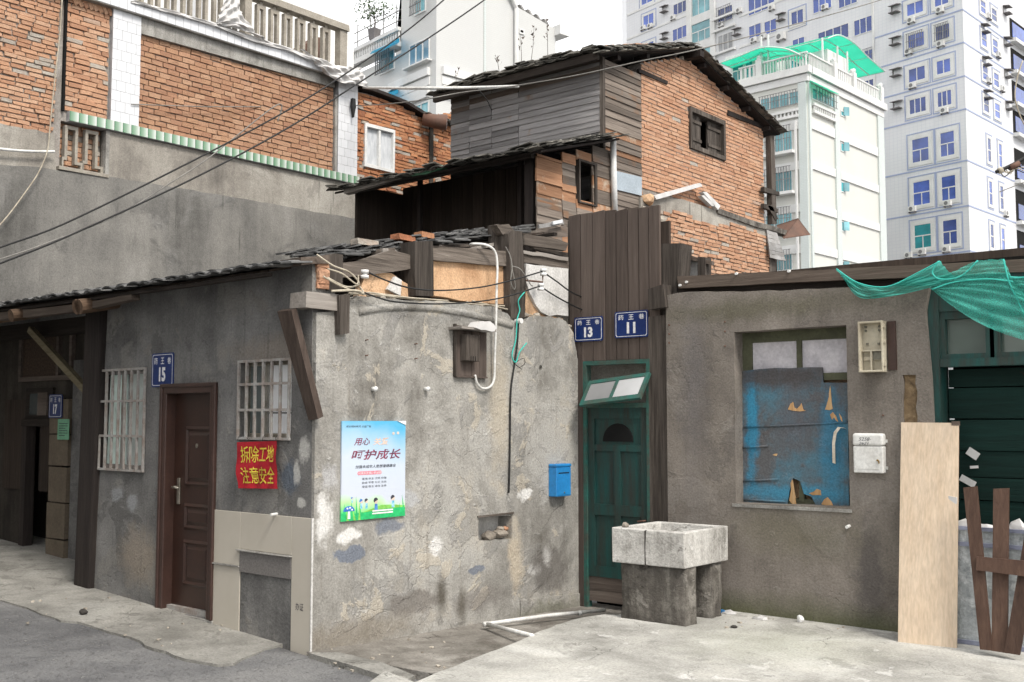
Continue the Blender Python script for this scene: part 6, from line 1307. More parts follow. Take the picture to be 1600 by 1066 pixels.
# one air conditioner, copied
fl = Face((0, 0, 0), (1, 0, 0))
def proto_mesh():
    body = MB(); body.fbox(fl, -.42, .42, 0, .56, .0, .32); fan = MB(); fan.fpoly(fl, [(-.1 + .21 * math.cos(k * math.pi / 8), .28 + .21 * math.sin(k * math.pi / 8)) for k in range(16)], .32, .335)
    br = MB(); br.fbox(fl, -.36, -.30, -.14, .0, .0, .34); br2 = MB(); br2.fbox(fl, .30, .36, -.14, .0, .0, .34)
    return [('casing', body.mesh('casing'), m_ac), ('fan_grille', fan.mesh('fan_grille'), m_acg), ('bracket', br.mesh('bracket'), m_hood), ('bracket', br2.mesh('bracket'), m_hood)]
ACP = proto_mesh()
for _, me, mt_ in ACP: me.materials.append(mt_)
up_ = MB().loop([V((-.65, 0, .95)), V((.65, 0, .95)), V((.62, -.75, .80)), V((-.62, -.75, .80))], [V((-.65, 0, .85)), V((.65, 0, .85)), V((.62, -.75, .72)), V((-.62, -.75, .72))]).mesh('upper_slab'); lo_ = MB().box((-.6, -.75, -.1), (.6, 0, 0)).mesh('lower_slab'); bk_ = MB().box((-.62, -.06, 0), (-.5, 0, .86)).mesh('back_rib')
HP = [('upper_slab', up_, m_hood), ('lower_slab', lo_, m_hood), ('back_rib', bk_, m_hood)]
for _, me, mt_ in HP: me.materials.append(mt_)
def place(parts, name, F, x, y, d, label, cat, group, s=1.):
    u, v = F.px(x, y, d); o = thing(name, label, cat, F.p(u, v, d), group)
    o.rotation_euler.z = math.atan2(F.U.y, F.U.x); o.scale = (s, s, s)
    for n_, me, _ in parts:
        c = bpy.data.objects.new(n_, me); col.objects.link(c); c.parent = o
    return o

T = thing('tower_block', 'tall white tiled apartment tower with blue windows filling the right background', 'building', tuple(CAM + V((ray(1510, 200) * 97).to_tuple()) - V((0, 0, 0)))[:2] + (0,))
T1, T2 = far_faces(1510, 200, 97, -450, 2420)
wT = T1.px(979, 50)[0]; eT = T2.px(1580, 100)[0]; topT = 62
k_ = [T1.p(wT, -6), T1.p(0, -6), T2.p(eT + 14, -6)]
back = V((-T1.N.x - T2.N.x, -T1.N.y - T2.N.y, 0)).normalized() * 14
base = [k_[0], k_[1], k_[2], k_[2] + back, k_[0] + back]
tw = MB().loop([q + ZZ * (topT + 6) for q in base], base).build('wall', m_tower, T)
for y in (13, 65, 118, 170, 251, 322, 393):
    v = T1.px(1510, y)[1]; MB().fbox(T1, T1.px(1368, 100)[0], .03, v - .07, v + .07, 0, .03).build('string_course', m_towerb, T); MB().fbox(T2, -.03, eT, v - .07, v + .07, 0, .03).build('string_course', m_towerb, T)
MB().fbox(T1, T1.px(1366, 100)[0] - .1, T1.px(1366, 100)[0] + .1, -5, topT, .0, .12).build('downpipe', m_crw, T)
cA = (T1.px(1419, 100)[0], T1.px(1446, 100)[0]); cB = (T1.px(1463, 100)[0], T1.px(1486, 100)[0])
rowsA = [(1418, 7, 1418, 27), (1418, 56, 1418, 79), (1419, 109, 1419, 131), (1419, 157, 1419, 181)]; rowsB = [(1422, 219, 1422, 257), (1422, 286, 1422, 324), (1422, 353, 1422, 391)]
names = ['top', 'second', 'third', 'fourth', 'fifth', 'sixth', 'lowest']
for i, (x0, y0, x1, y1) in enumerate(rowsA):
    v1, v0 = T1.px(x0, y0)[1], T1.px(x1, y1)[1]
    for c in (cA, cB): fwin(T, T1, c[0], c[1], v0, v1, surround=.5, split=2 if i != 3 else 3, grille=9 if i == 1 else 0)
for i, (x0, y0, x1, y1) in enumerate(rowsB):
    v1, v0 = T1.px(x0, y0)[1], T1.px(x1, y1)[1]
    for c in (cA, cB): fwin(T, T1, c[0] + .15, c[1] + .15, v0, v1, surround=.55, transom=.52, g=m_teal2 if (i == 2 and c is cA) else None)
for i in range(7):
    r = (rowsA + rowsB)[i]; v1, v0 = T1.px(r[0], r[1])[1], T1.px(r[2], r[3])[1]
    for a, b_ in ((1536, 1542), (1553, 1559)): fwin(T, T2, T2.px(a + (4 if i > 3 else 0), 150)[0], T2.px(b_ + (3 if i > 3 else 2), 150)[0], v0, v1, surround=.4, split=1, transom=.5)
    u0 = T2.px(1583, 200)[0]
    bal = MB().fbox(T2, u0, u0 + 6, v0 - .6, v1 + .3, .01, .05).build('balcony', m_black, T); MB().fbox(T2, u0 + .5, u0 + 5, v0 - .3, v0 + 1.2, .06, .10).build('pane', m_blueg, bal); MB().fbox(T2, u0 - .1, u0 + 6, v0 - .95, v0 - .6, .0, .6).build('balcony_slab', m_crw, bal)  # black panel stands in for the shade inside the balcony recess
# wing left of the downpipe
for tl_, br_, kw in [((1005, 26), (1022, 38), dict(surround=.4)), ((1052, 8), (1074, 17), dict(split=3)), ((1051, 47), (1074, 57), dict(split=3)), ((1122, 57), (1146, 76), dict(split=3, g=m_paneg)), ((1121, 16), (1145, 30), dict(grille=8)), ((1170, 42), (1190, 56), dict()), ((1194, 35), (1214, 49), dict()),
                     ((1169, -6), (1211, 10), dict(split=4)), ((1236, 20), (1256, 35), dict(surround=.4)), ((1238, 63), (1258, 76), dict()), ((1278, 52), (1327, 58), dict(split=4)), ((1334, 33), (1364, 48), dict(split=3)), ((1350, 80), (1366, 95), dict(grille=5)), ((1349, 127), (1367, 137), dict()), ((1270, 0), (1300, 12), dict(split=3)), ((1310, -8), (1340, 4), dict(split=3)), ((1002, -14), (1020, 2), dict(surround=.4)), ((1052, 92), (1074, 104), dict(split=3)), ((1005, 70), (1022, 84), dict(surround=.4))]:
    pxwin(T, T1, tl_, br_, **kw)
for tl_, br_ in (((1081, -30), (1112, 17)), ((1081, 37), (1112, 58)), ((1081, 76), (1112, 98))):
    wo = pxwin(T, T1, tl_, br_, g=m_tealg, split=3, transom=.5, t=.05)
for y in (28, 72, 116): v = T1.px(1096, y)[1]; MB().fbox(T1, T1.px(1078, 50)[0], T1.px(1115, 50)[0], v - .5, v + .5, .0, .12).build('spandrel', m_crw, T)
for x in (1078, 1115): u = T1.px(x, 50)[0]; MB().fbox(T1, u - .35, u + .35, -5, topT, .0, .25).build('pilaster', m_crw, T)
for (x0, y0, x1) in ((1115, 33, 1150), (1115, 52, 1150), (1115, 88, 1150), (980, 24, 1076), (980, 62, 1076), (1155, 26, 1260), (1155, 75, 1260)):
    a = T1.px(x0, y0); b = T1.px(x1, y0)[0]; MB().fbox(T1, a[0], b, a[1] - .12, a[1] + .12, .0, .35 if x0 == 1115 else .06).build('ledge', m_crw, T)
ac = [(T1, 1425, 36, 'below the top left-column window of the tower front'), (T1, 1470, 20, 'below the top right-column window of the tower front'), (T1, 1421, 85, 'below the barred left-column window of the tower front'), (T1, 1471, 73, 'below the barred right-column window of the tower front'), (T1, 1427, 138, 'below the third left-column window of the tower front'), (T1, 1477, 177, 'below the fourth right-column window of the tower front'),
      (T1, 1427, 331, 'under the dark half-open left window, second row from the bottom'), (T1, 1482, 322, 'under the right window, second row from the bottom of the tower'), (T1, 1421, 403, 'lower left of the teal-paned tower window'), (T1, 1442, 398, 'directly under the teal-paned tower window'), (T1, 1480, 394, 'under the bottom right window of the tower front'),
      (T1, 1006, 47, 'left one of the pair under the leftmost tower window'), (T1, 1017, 44, 'right one of the pair under the leftmost tower window'), (T1, 1053, 31, 'under the narrow window left of the teal glass shaft'), (T1, 1179, 66, 'left of three in a row above the green canopy'), (T1, 1194, 61, 'middle of three in a row above the green canopy'), (T1, 1222, 63, 'right and largest of three above the green canopy'), (T1, 1207, 16, 'under the wide top window above the green canopy'), (T1, 1156, 20, 'beside the barred window right of the teal glass shaft'), (T1, 1128, 42, 'below the barred window right of the teal glass shaft'), (T1, 1290, 15, 'high up left of the downpipe on the tower wing'),
      (T2, 1543, 30, 'on the tower side by the top narrow window'), (T2, 1558, 90, 'on the tower side by the second narrow window'), (T2, 1543, 130, 'on the tower side left of the third narrow windows'), (T2, 1564, 143, 'on the tower side right of the third narrow windows'), (T2, 1570, 338, 'on the tower side beside the sixth narrow window')]
for F_, x, y, w_ in ac: place(ACP, 'air_conditioner', F_, x, y, .0, 'white air conditioner ' + w_, 'air conditioner', 'air conditioners on the tower', .9 if x != 1222 else 1.3)
hd = [(T1, 1400, 20, 'left of the top row of tower windows'), (T1, 1401, 70, 'left of the barred row of tower windows'), (T1, 1402, 119, 'left of the third row of tower windows'), (T1, 1403, 170, 'left of the fourth row of tower windows'), (T1, 1040, 19, 'left of the teal glass shaft, upper one'), (T1, 1040, 61, 'left of the teal glass shaft, lower one'), (T1, 1153, 55, 'above the white-framed window right of the teal shaft'), (T1, 1222, 32, 'above the largest air conditioner'),
      (T2, 1536, 51, 'on the tower side above the second left narrow window'), (T2, 1538, 102, 'on the tower side above the third left narrow window'), (T2, 1540, 154, 'on the tower side above the fourth left narrow window'), (T2, 1570, 22, 'on the tower side right of the top narrow windows'), (T2, 1571, 71, 'on the tower side right of the second narrow windows'), (T2, 1572, 121, 'on the tower side right of the third narrow windows'), (T2, 1574, 171, 'on the tower side right of the fourth narrow windows')]
for F_, x, y, w_ in hd: place(HP, 'equipment_ledge', F_, x, y, .0, 'dark concrete equipment ledge ' + w_, 'ledge', 'equipment ledges on the tower', .8)

# cream apartment house with the green canopy
Cb = thing('cream_apartment_house', 'cream tiled apartment house with green roof-terrace canopy, right of the brick gable', 'building', (CAM + ray(1263, 300) * 81).to_tuple()[:2] + (0,))
C1, C2 = far_faces(1263, 250, 81, -1000, 2345)
wC = C1.px(1128, 150)[0]; eC = C2.px(1380, 250)[0]; rz = C2.px(1263, 105)[1]
pts = [C1.p(wC, -6), C1.p(0, -6), C2.p(eC, -6), C2.p(eC, -6) - C2.N * 16, C1.p(wC, -6) - C1.N * 16]
MB().loop([q + ZZ * (rz + 6 - .3) for q in pts], pts).build('wall', m_cream, Cb)
MB().fbox(C1, wC, .35, rz - .55, rz, -.2, .35).build('cornice', m_crw, Cb); MB().fbox(C2, .36, eC + .3, rz - .55, rz, -.2, .35).build('cornice', m_crw, Cb)
MB().fbox(C1, wC, .15, rz - 1.15, rz - .6, -.1, .15).build('cornice', m_crw, Cb); MB().fbox(C2, .16, eC + .1, rz - 1.15, rz - .6, -.1, .15).build('cornice', m_crw, Cb)
for (F_, x0, x1) in ((C1, 1250, 1262.5), (C2, 1264, 1267), (C2, 1304, 1311), (C2, 1371, 1380)):
    MB().fbox(F_, F_.px(x0, 250)[0], F_.px(x1, 250)[0], -6, rz - 1.2, .0, .14).build('pilaster', m_crg, Cb)
cols2 = [(C2.px(1267.5, 250)[0], C2.px(1303.5, 250)[0]), (C2.px(1311.5, 250)[0], C2.px(1370.5, 250)[0])]
for y0, y1 in ((186, 201), (250.5, 263.5), (316.5, 329.5), (380, 394), (445, 458)):
    v1, v0 = C2.px(1266, y0)[1], C2.px(1266, y1)[1]
    for a, b_ in cols2: MB().fbox(C2, a, b_, v0, v1, .0, .12).build('string_course', m_crw, Cb)
    MB().fbox(C1, wC, C1.px(1249.5, 250)[0], v0, v1, .0, .12).build('string_course', m_crw, Cb)
# top floor loggias with barred teal glazing and baluster parapet
def loggia(F_, tl_, br_, bal0, bal1, n):
    wo = pxwin(Cb, F_, tl_, br_, g=m_tealg, split=4, grille=n)
    a = F_.px(*bal0); b = F_.px(*bal1); MB().fbox(F_, a[0], b[0], a[1] - .1, a[1] + .1, .0, .25).build('parapet_rail', m_crw, Cb); MB().fbox(F_, a[0], b[0], b[1] - .1, b[1] + .1, .0, .25).build('parapet_rail', m_crw, Cb)
    k = int((b[0] - a[0]) / .3)
    for i in range(k):
        u = a[0] + (b[0] - a[0]) * (i + .5) / k; MB().fbox(F_, u - .06, u + .06, b[1] + .1, a[1] - .1, .08, .2).build('baluster', m_crw, Cb)
loggia(C2, (1268, 136), (1303, 171), (1268, 163), (1303, 190), 8); loggia(C1, (1188, 155), (1249, 162), (1190, 184), (1249, 181), 14)
for y0, y1 in ((172, 184), (222, 239), (283, 302), (345, 363), (408, 425)):
    a = C2.px(1313, y0); b = C2.px(1320, y1); fwin(Cb, C2, a[0], b[0], b[1], a[1], g=m_teal2, split=1)
    sash = MB().loop([C2.p(b[0] - .3, b[1] + .1, .1), C2.p(b[0] + .1, b[1] + .1, .35), C2.p(b[0] + .1, b[1] + .8, .35), C2.p(b[0] - .3, b[1] + .8, .1)], [C2.p(b[0] - .3, b[1] + .1, .06), C2.p(b[0] + .1, b[1] + .1, .31), C2.p(b[0] + .1, b[1] + .8, .31), C2.p(b[0] - .3, b[1] + .8, .06)]).build('open_sash', m_tealg, Cb)
for y0, y1 in ((205, 243), (268, 306), (330, 365), (396, 430)):
    a = C1.px(1196, y0); b = C1.px(1239, y1 - 8); fwin(Cb, C1, a[0], b[0], b[1], a[1], g=m_tealg, split=3, grille=10); MB().fbox(C1, a[0] - .3, b[0] + .3, b[1] - .3, b[1] - .08, 0, .7).build('bay_sill', m_crw, Cb)
MB().fbox(C1, C1.px(1246, 250)[0] - .07, C1.px(1246, 250)[0] + .07, -6, C1.px(1246, 190)[1], .15, .3).build('downpipe', m_crw, Cb)
# terrace rail, piers, glazed room, canopies
rt = rz + 1.15
def rail_run(F_, x0, x1, yref, solid):
    u0, u1 = F_.px(x0, yref)[0], F_.px(x1, yref)[0]
    MB().fbox(F_, u0, u1, rt - .12, rt, -.1, .1).build('terrace_rail', m_crw, Cb); n = int((u1 - u0) / (.32 if solid else .24)); w_ = .09 if solid else .03
    if solid: MB().fbox(F_, u0, u1, rz, rz + .2, -.1, .1).build('terrace_rail', m_crw, Cb)
    for i in range(n): u = u0 + (u1 - u0) * (i + .5) / n; MB().fbox(F_, u - w_, u + w_, rz + (.2 if solid else 0), rt - .12, -.06, .05).build('terrace_baluster', m_crw, Cb)
rail_run(C1, 1155, 1182, 120, True); rail_run(C1, 1193, 1262, 110, False); rail_run(C2, 1264, 1300, 110, False); rail_run(C2, 1307, 1330, 130, True); rail_run(C2, 1337, 1372, 140, True)
for F_, x in ((C1, 1187), (C2, 1303), (C2, 1333), (C2, 1375)):
    u = F_.px(x, 120)[0]; MB().fbox(F_, u - .25, u + .25, rz, rt + .25, -.3, .2).build('terrace_pier', m_crw, Cb); rock('finial', F_.p(u, rt + .42, -.05), .25, m_crw, Cb, (1, 1, .9))
MB().fbox(C1, wC - .5, C1.px(1182, 110)[0], rz, rz + 2.9, -6, -1.4).build('terrace_room', m_crw, Cb)
for a, b_ in ((1130, 1148), (1150, 1163), (1165, 1180)):
    fwin(Cb, C1, C1.px(a, 110)[0], C1.px(b_, 110)[0], rz + .4, rz + 2.6, g=m_teal2, split=2, transom=.5, d=-1.4)
MB().fbox(C1, C1.px(1195, 110)[0], -1, rz, rz + 3.0, -9, -5.5).build('stair_house', m_crw, Cb)
fwin(Cb, C2, 4.0, 6.2, rz + .3, rz + 2.4, g=m_teal2, d=-3.5)
def canopy(F_, prof, d0, d1, nrib):
    """prof: (u,v) arc in face F_, swept from d0 back to d1"""
    pts = smooth_path([V((u, v, 0)) for u, v in prof], 4); n = len(pts); mb = MB()
    mb.loop([F_.p(q.x, q.y, d0) for q in pts] + [F_.p(q.x, q.y - .04, d0) for q in pts[::-1]], [F_.p(q.x, q.y, d1) for q in pts] + [F_.p(q.x, q.y - .04, d1) for q in pts[::-1]])
    co = mb.build('canopy', m_can, Cb)
    for k in range(nrib):
        d = d0 + (d1 - d0) * k / (nrib - 1); MB().tube([F_.p(q.x, q.y - .08, d) for q in pts], .05, 5).build('canopy_rib', m_crw, co)
    for q in pts[::4]: MB().tube([F_.p(q.x, q.y - .07, d0), F_.p(q.x, q.y - .07, d1)], .03, 4).build('canopy_purlin', m_crw, co)
arc = [C2.px(x, y, -.6) for x, y in ((1288, 60), (1306, 55), (1330, 68), (1352, 90), (1378, 112))]
canopy(C2, arc, -.3, -7.5, 6)
canopy(C1, [C1.px(x, y, .6) for x, y in ((1124, 97), (1155, 86), (1190, 73), (1225, 74), (1250, 84))], .6, -3.2, 4)
for F_, x, d in ((C2, 1297, -.6), (C2, 1320, -.6), (C2, 1335, -.6), (C1, 1186, -.4), (C1, 1197, -.4)): u = F_.px(x, 110)[0]; MB().fbox(F_, u - .06, u + .06, rz, rz + 3.4, d - .06, d + .06).build('canopy_post', m_crw, Cb)
q = [C2.p(*C2.px(x, y, d), d) for x, y, d in ((1265, 125, .1), (1302, 144, .1), (1311, 147, 1.0), (1274, 129, 1.0))]; MB().loop(q, [p - ZZ * .05 for p in q]).build('window_awning', m_can, Cb)

# white apartment house behind the small brick house
W = thing('white_apartment_house', 'white tiled apartment house with blue awnings behind the small brick house', 'building', (CAM + ray(681, 300) * 50).to_tuple()[:2] + (0,))
W1, W2 = far_faces(681, 200, 50, -600, 2600)
wl = W1.px(627, 50)[0]; wll = W1.px(545, 100)[0]; wr_ = W2.px(869, 150)[0]; zc = W2.px(808, 10)[1]; ze = W2.px(869, 46)[1]
pts = [W1.p(wl, -3), W1.p(0, -3), W2.p(W2.px(806, 50)[0], -3)]; pts += [pts[2] - W2.N * 10, pts[0] + W2.U * 10]
MB().loop([q + ZZ * 26 for q in pts], pts).build('wall', m_wb, W)
u8 = W2.px(806, 50)[0]
MB().fpoly(W2, [(u8 + .005, -3), (wr_, -3), (wr_, ze), (u8 + .005, zc)], -9, -.02).build('wall', m_wb, W)
for k in range(5):
    t_ = (k + .5) / 5; u = u8 + (wr_ - u8) * t_; z = zc + (ze - zc) * t_; MB().loop([W2.p(u - .5, z + .35, -.1), W2.p(u - .35, z + .35, -.1), W2.p(u + .25, z - .25, -.1), W2.p(u + .1, z - .25, -.1)], [W2.p(u - .5, z + .35, -.6), W2.p(u - .35, z + .35, -.6), W2.p(u + .25, z - .25, -.6), W2.p(u + .1, z - .25, -.6)]).build('roof_strut', m_zinc, W)
MB().fbox(W2, wr_ - .1, wr_ + .6, ze - .35, ze + .15, -.8, .4).build('gutter_box', m_crw, W)
MB().tube([W2.p(u8 - .1, -3, .15), W2.p(u8 - .1, zc - .2, .15), W2.p(u8 - .5, zc + .4, .15), W2.p(u8 - .9, zc + .5, .15), W2.p(u8 - .9, zc + 3, .15)], .11, 8).build('downpipe', m_crw, W)
u7 = W2.px(757, 50)[0]; MB().fbox(W2, u7 - .06, u7 + .06, -3, 23, .0, .05).build('wall_joint', m_crg, W)
a = W2.px(811, 44); b = W2.px(819, 55); fwin(W, W2, a[0], b[0], b[1], a[1], g=m_black, split=1, d=-.015)
for y0, y1 in ((104, 116), (118, 131), (134, 150)):
    a = W2.px(690, y0); b = W2.px(690, y1); MB().fbox(W2, a[0], u7 + .5, b[1], a[1], .0, .16 if y0 != 118 else .06).build('string_course', m_crw, W); MB().fbox(W1, W1.px(610, 150)[0], W1.px(672, 150)[0], b[1], a[1], .0, .16 if y0 != 118 else .06).build('string_course', m_crw, W)
pxwin(W, W1, (640, 72), (672, 93), g=glass('pale_blue_glass', (.30, .48, .62), .1), split=3); pxwin(W, W1, (648, 2), (666, 17), g=m_tealg, grille=6)
MB().fbox(W1, W1.px(636, 90)[0], W1.px(675, 90)[0], W1.px(640, 110)[1], W1.px(640, 108)[1], 0, .3).build('window_sill', m_crw, W)
# lower wing with balustraded roof terrace
MB().loop([W1.p(wll, 0), W1.p(wl - .01, 0), W1.p(wl - .01, 0) - W1.N * 8, W1.p(wll, 0) - W1.N * 8], [q + ZZ * W1.px(600, 96)[1] for q in (W1.p(wll, 0), W1.p(wl - .01, 0), W1.p(wl - .01, 0) - W1.N * 8, W1.p(wll, 0) - W1.N * 8)]).build('wing', m_wb, W)
tz0 = W1.px(590, 90)[1]; tz1 = W1.px(590, 61)[1]
MB().fbox(W1, wll, wl - .02, tz0, tz0 + .25, -.3, .35).build('cornice', m_crw, W); MB().fbox(W1, wll, wl - .02, tz1 - .18, tz1, -.1, .2).build('terrace_rail', m_crw, W)
n = 22
for i in range(n): u = wll + (wl - wll) * (i + .5) / n; MB().tube([W1.p(u, tz0 + .25, .05), W1.p(u, tz0 + .45, .05), W1.p(u, tz0 + .7, .05), W1.p(u, tz1 - .18, .05)], .07, 6, .05).build('baluster', m_crw, W)
pxwin(W, W1, (594, 86), (617, 108), g=m_tealg, grille=8, split=2)
for (x0, y0, x1, y1) in ((578, 82, 624, 60), (597, 150, 622, 140)):
    q = [W1.p(*W1.px(x, y, d), d) for x, y, d in ((x0 + 6, y0 - 4, .05), (x1, y1 - 1, .05), (x1, y1 + 5, 1.1), (x0, y0 + 2, 1.1))]; MB().loop(q, [p - ZZ * .04 for p in q]).build('window_awning', m_canb, W)
pxwin(W, W1, (647, 166), (671, 178), g=m_tealg); pxwin(W, W1, (599, 155), (618, 166), g=m_tealg)
for z_ in (0.6, 1.1): MB().tube([W1.p(wll, tz1 + z_, -.3), W1.p(wl - .1, tz1 + z_, -.3)], .025, 5).build('terrace_wire', m_greycable, W)
for k in range(4): u = wll + (wl - wll) * (k + .3) / 4; MB().tube([W1.p(u, tz1, -.3), W1.p(u, tz1 + 1.5, -.3)], .025, 5).build('terrace_post', m_greycable, W)
# potted tree on the terrace
pc_ = W1.px(589, 47, -.1); pt0 = W1.p(pc_[0], tz1, .05)
pot = thing('potted_tree', 'small potted tree on the white balustrade terrace', 'potted plant', tuple(pt0))
MB().loop([pt0 + V((a, b, .55)) for a, b in ((-.24, -.24), (.24, -.24), (.24, .24), (-.24, .24))], [pt0 + V((a * .8, b * .8, 0)) for a, b in ((-.24, -.24), (.24, -.24), (.24, .24), (-.24, .24))]).build('pot', m_hood, pot)
tk = pt0 + ZZ * .5; MB().tube([tk, tk + V((.05, 0, .4)), tk + V((-.05, .05, .75))], .05, 6, .02).build('trunk', m_wood_v, pot)
lf = MB(); tc = tk + ZZ * 1.0
for k in range(420):
    d_ = V((random.gauss(0, .5), random.gauss(0, .5), random.gauss(0, .24))); c = tc + d_; a = V((rj(1), rj(1), rj(1))).normalized() * .07; b = V((rj(1), rj(1), rj(1))).normalized() * .05
    lf.add([c - a, c + b, c + a, c - b], [(0, 1, 2, 3)])
m_leaf = plain('leaf', (.07, .11, .04), (.04, .07, .025), 5, .6, 0, vary=.4); lf.build('crown', m_leaf, pot)
for k in range(5): e = tc + V((random.gauss(0, .4), random.gauss(0, .4), rj(.2))); MB().tube([tk + V((-.05, .05, .7)), e], .02, 4, .008).build('limb', m_wood_v, pot)
# dry weeds growing from the long eave of the gable house
for i, (x, y, h, w_) in enumerate(((712, 130, .28, 'leftmost dry weed on the long tiled eave'), (780, 108, .25, 'short dry weed on the long tiled eave, left of the downpipe'), (815, 100, .5, 'dry weed before the downpipe on the long tiled eave'), (829, 97, .6, 'bent dry weed just right of the downpipe on the eave'), (856, 88, .62, 'tallest dry weed on the long tiled eave'))):
    u, v = FS.px(x, y, .2); b0 = FS.p(u, v - .05, .2); wd_ = thing('dry_weed', w_, 'weed', tuple(b0), 'dry weeds on the gable eave'); e = b0 + V((rj(.08), rj(.05), h))
    MB().tube([b0, b0.lerp(e, .5) + V((rj(.03), 0, 0)), e], .006, 4, .003).build('stem', m_wood_v, wd_)
    l_ = MB()
    for k in range(9): c = b0.lerp(e, .45 + .06 * k) + V((rj(.03), rj(.03), 0)); l_.add([c, c + V((rj(.04), rj(.03), .03)), c + V((rj(.03), rj(.03), .05))], [(0, 1, 2)])
    l_.build('dry_leaves', m_clap_xb, wd_)

# ------------------------------------------------------------------ cables
def cable(name, pts, r, mat, lab, cat='cable', sm=8): return tag(MB().tube(smooth_path(pts, sm), r, 6).build(name, mat, None, True), lab, cat)
def wp(x, y, dist): return CAM + ray(x, y) * dist
def run(p, n=6): return [wp(*q) for q in p]
cable('power_cable', [V((-6.2, -.34, 2.80))] + run([(-60, 415, 9.0), (100, 350, 9.6), (300, 252, 10.4), (450, 172, 11), (560, 102, 11.6), (640, 45, 12), (700, -6, 12.4), (780, -80, 13)]), .0085, m_cable, 'upper thick black cable crossing the tall brick wall diagonally')
cable('power_cable', [V((-5.9, -.34, 2.78))] + run([(-60, 440, 8.6), (100, 372, 9.2), (300, 280, 10), (450, 200, 10.8), (560, 130, 11.4), (660, 66, 12), (757, 0, 12.6), (850, -70, 13.2)]), .0085, m_cable, 'lower thick black cable crossing the tall brick wall diagonally')
cable('thin_cable', [V((-6.0, -.34, 2.79))] + run([(-40, 425, 9.4), (60, 385, 9.6), (180, 338, 10), (268, 285, 10.4), (330, 244, 10.7), (433, 164, 11.2), (434, 190, 11.2)]), .006, m_greycable, 'thin grey cable hung between the two thick black cables')
a = FA.p(*FA.px(556, 165, .1), .1)
cable('guy_wire', [FA.p(*FA.px(205, 163, .08), .08), FA.p(*FA.px(350, 167, .1), .1), a, wp(640, 159, 14.2), wp(720, 145, 14), wp(800, 135, 13.6), wp(900, 118, 13.2), wp(1000, 96, 13), wp(1100, 75, 13), wp(1250, 36, 14), wp(1350, 8, 15), wp(1420, -14, 16)], .008, m_greycable, 'long grey wire from the tile pier past the gable toward the tower')
cable('white_conduit', [FA.p(*FA.px(568, 137, .1), .1), wp(640, 138, 14.4), wp(740, 137, 14.2), wp(810, 135, 13.8)], .022, m_pvc, 'straight white conduit spanning from tile pier to the clapboard eave', 'conduit')
cable('thin_cable', [wp(745, 138, 13.9), wp(760, 155, 14), wp(768, 172, 14.2)], .006, m_cable, 'short dark wire hanging down the clapboard wall')
cable('thin_cable', [FA.p(*FA.px(x, y, .12), .12) for x, y in ((97, 0), (93, 60), (85, 130), (78, 200), (74, 236), (60, 270), (40, 300), (10, 340), (-20, 372))], .009, m_rope, 'slack pale wire hanging down the left brick wall')
cable('white_conduit', [FA.p(*FA.px(x, y, .1), .1) for x, y in ((-40, 228), (20, 235), (60, 237), (85, 237))], .02, m_pvc, 'short white conduit on the render left of the lattice opening', 'conduit')
cp_ = FA.px(551, 165, .12); tag(MB().loop([FA.p(cp_[0] + a_, cp_[1] + b_, .10) for a_, b_ in ((-.03, .12), (.03, .12), (.045, -.02), (.0, -.22), (-.04, -.02))], [FA.p(cp_[0] + a_, cp_[1] + b_, .16) for a_, b_ in ((-.03, .12), (.03, .12), (.045, -.02), (.0, -.22), (-.04, -.02))]).build('cable_clamp', m_cable), 'black cable clamp on the right white tile pier', 'clamp')
# wires and insulators over the middle wall
def insul(x, y, d, lab):
    u, v = FM.px(x, y, d); o = thing('insulator', lab, 'insulator', FM.p(u, v, d))
    MB().tube([FM.p(u, v - .035, d), FM.p(u, v - .012, d)], .032, 10).build('skirt', m_white, o, True); MB().tube([FM.p(u, v - .012, d), FM.p(u, v + .004, d)], .02, 10).build('neck', m_white, o, True); MB().tube([FM.p(u, v + .004, d), FM.p(u, v + .03, d)], .03, 10).build('cap', m_white, o, True)
    return FM.p(u, v, d)
i1 = insul(570, 428, .05, 'white porcelain insulator among the tangled wires above the house corner'); i2 = insul(849, 425, .1, 'upper white porcelain insulator before the white infill panel'); i3 = insul(845, 448, .1, 'lower white porcelain insulator before the white infill panel')
MB().tube([FM.p(*FM.px(823, 437, .0), -.05), FM.p(*FM.px(848, 441, .1), .1), FM.p(*FM.px(848, 430, .1), .1)], .010, 6).build('arm', m_ironsh, bpy.data.objects['insulator.001'])
def m3(*p): return [FM.p(*FM.px(x, y, d), d) for x, y, d in p]
cable('drop_cable', m3((572, 424, .06), (600, 437, .08), (640, 450, .1), (690, 454, .1), (750, 449, .1), (800, 438, .1), (848, 424, .1)), .007, m_cable, 'black wire sagging between the two upper insulators')
cable('drop_cable', m3((566, 456, .05), (590, 465, .06), (620, 472, .08), (680, 475, .1), (740, 472, .1), (790, 464, .1), (844, 447, .1)), .007, m_cable, 'black wire sagging from the tangle to the lower insulator')
cable('drop_cable', m3((851, 427, .1), (870, 440, .06), (895, 458, .04), (925, 469, .02)), .007, m_cable, 'upper black wire from the insulators to the plank entry')
cable('drop_cable', m3((848, 450, .1), (870, 464, .08), (900, 480, .05), (924, 489, .02)), .007, m_cable, 'lower black wire from the insulators to the plank entry')
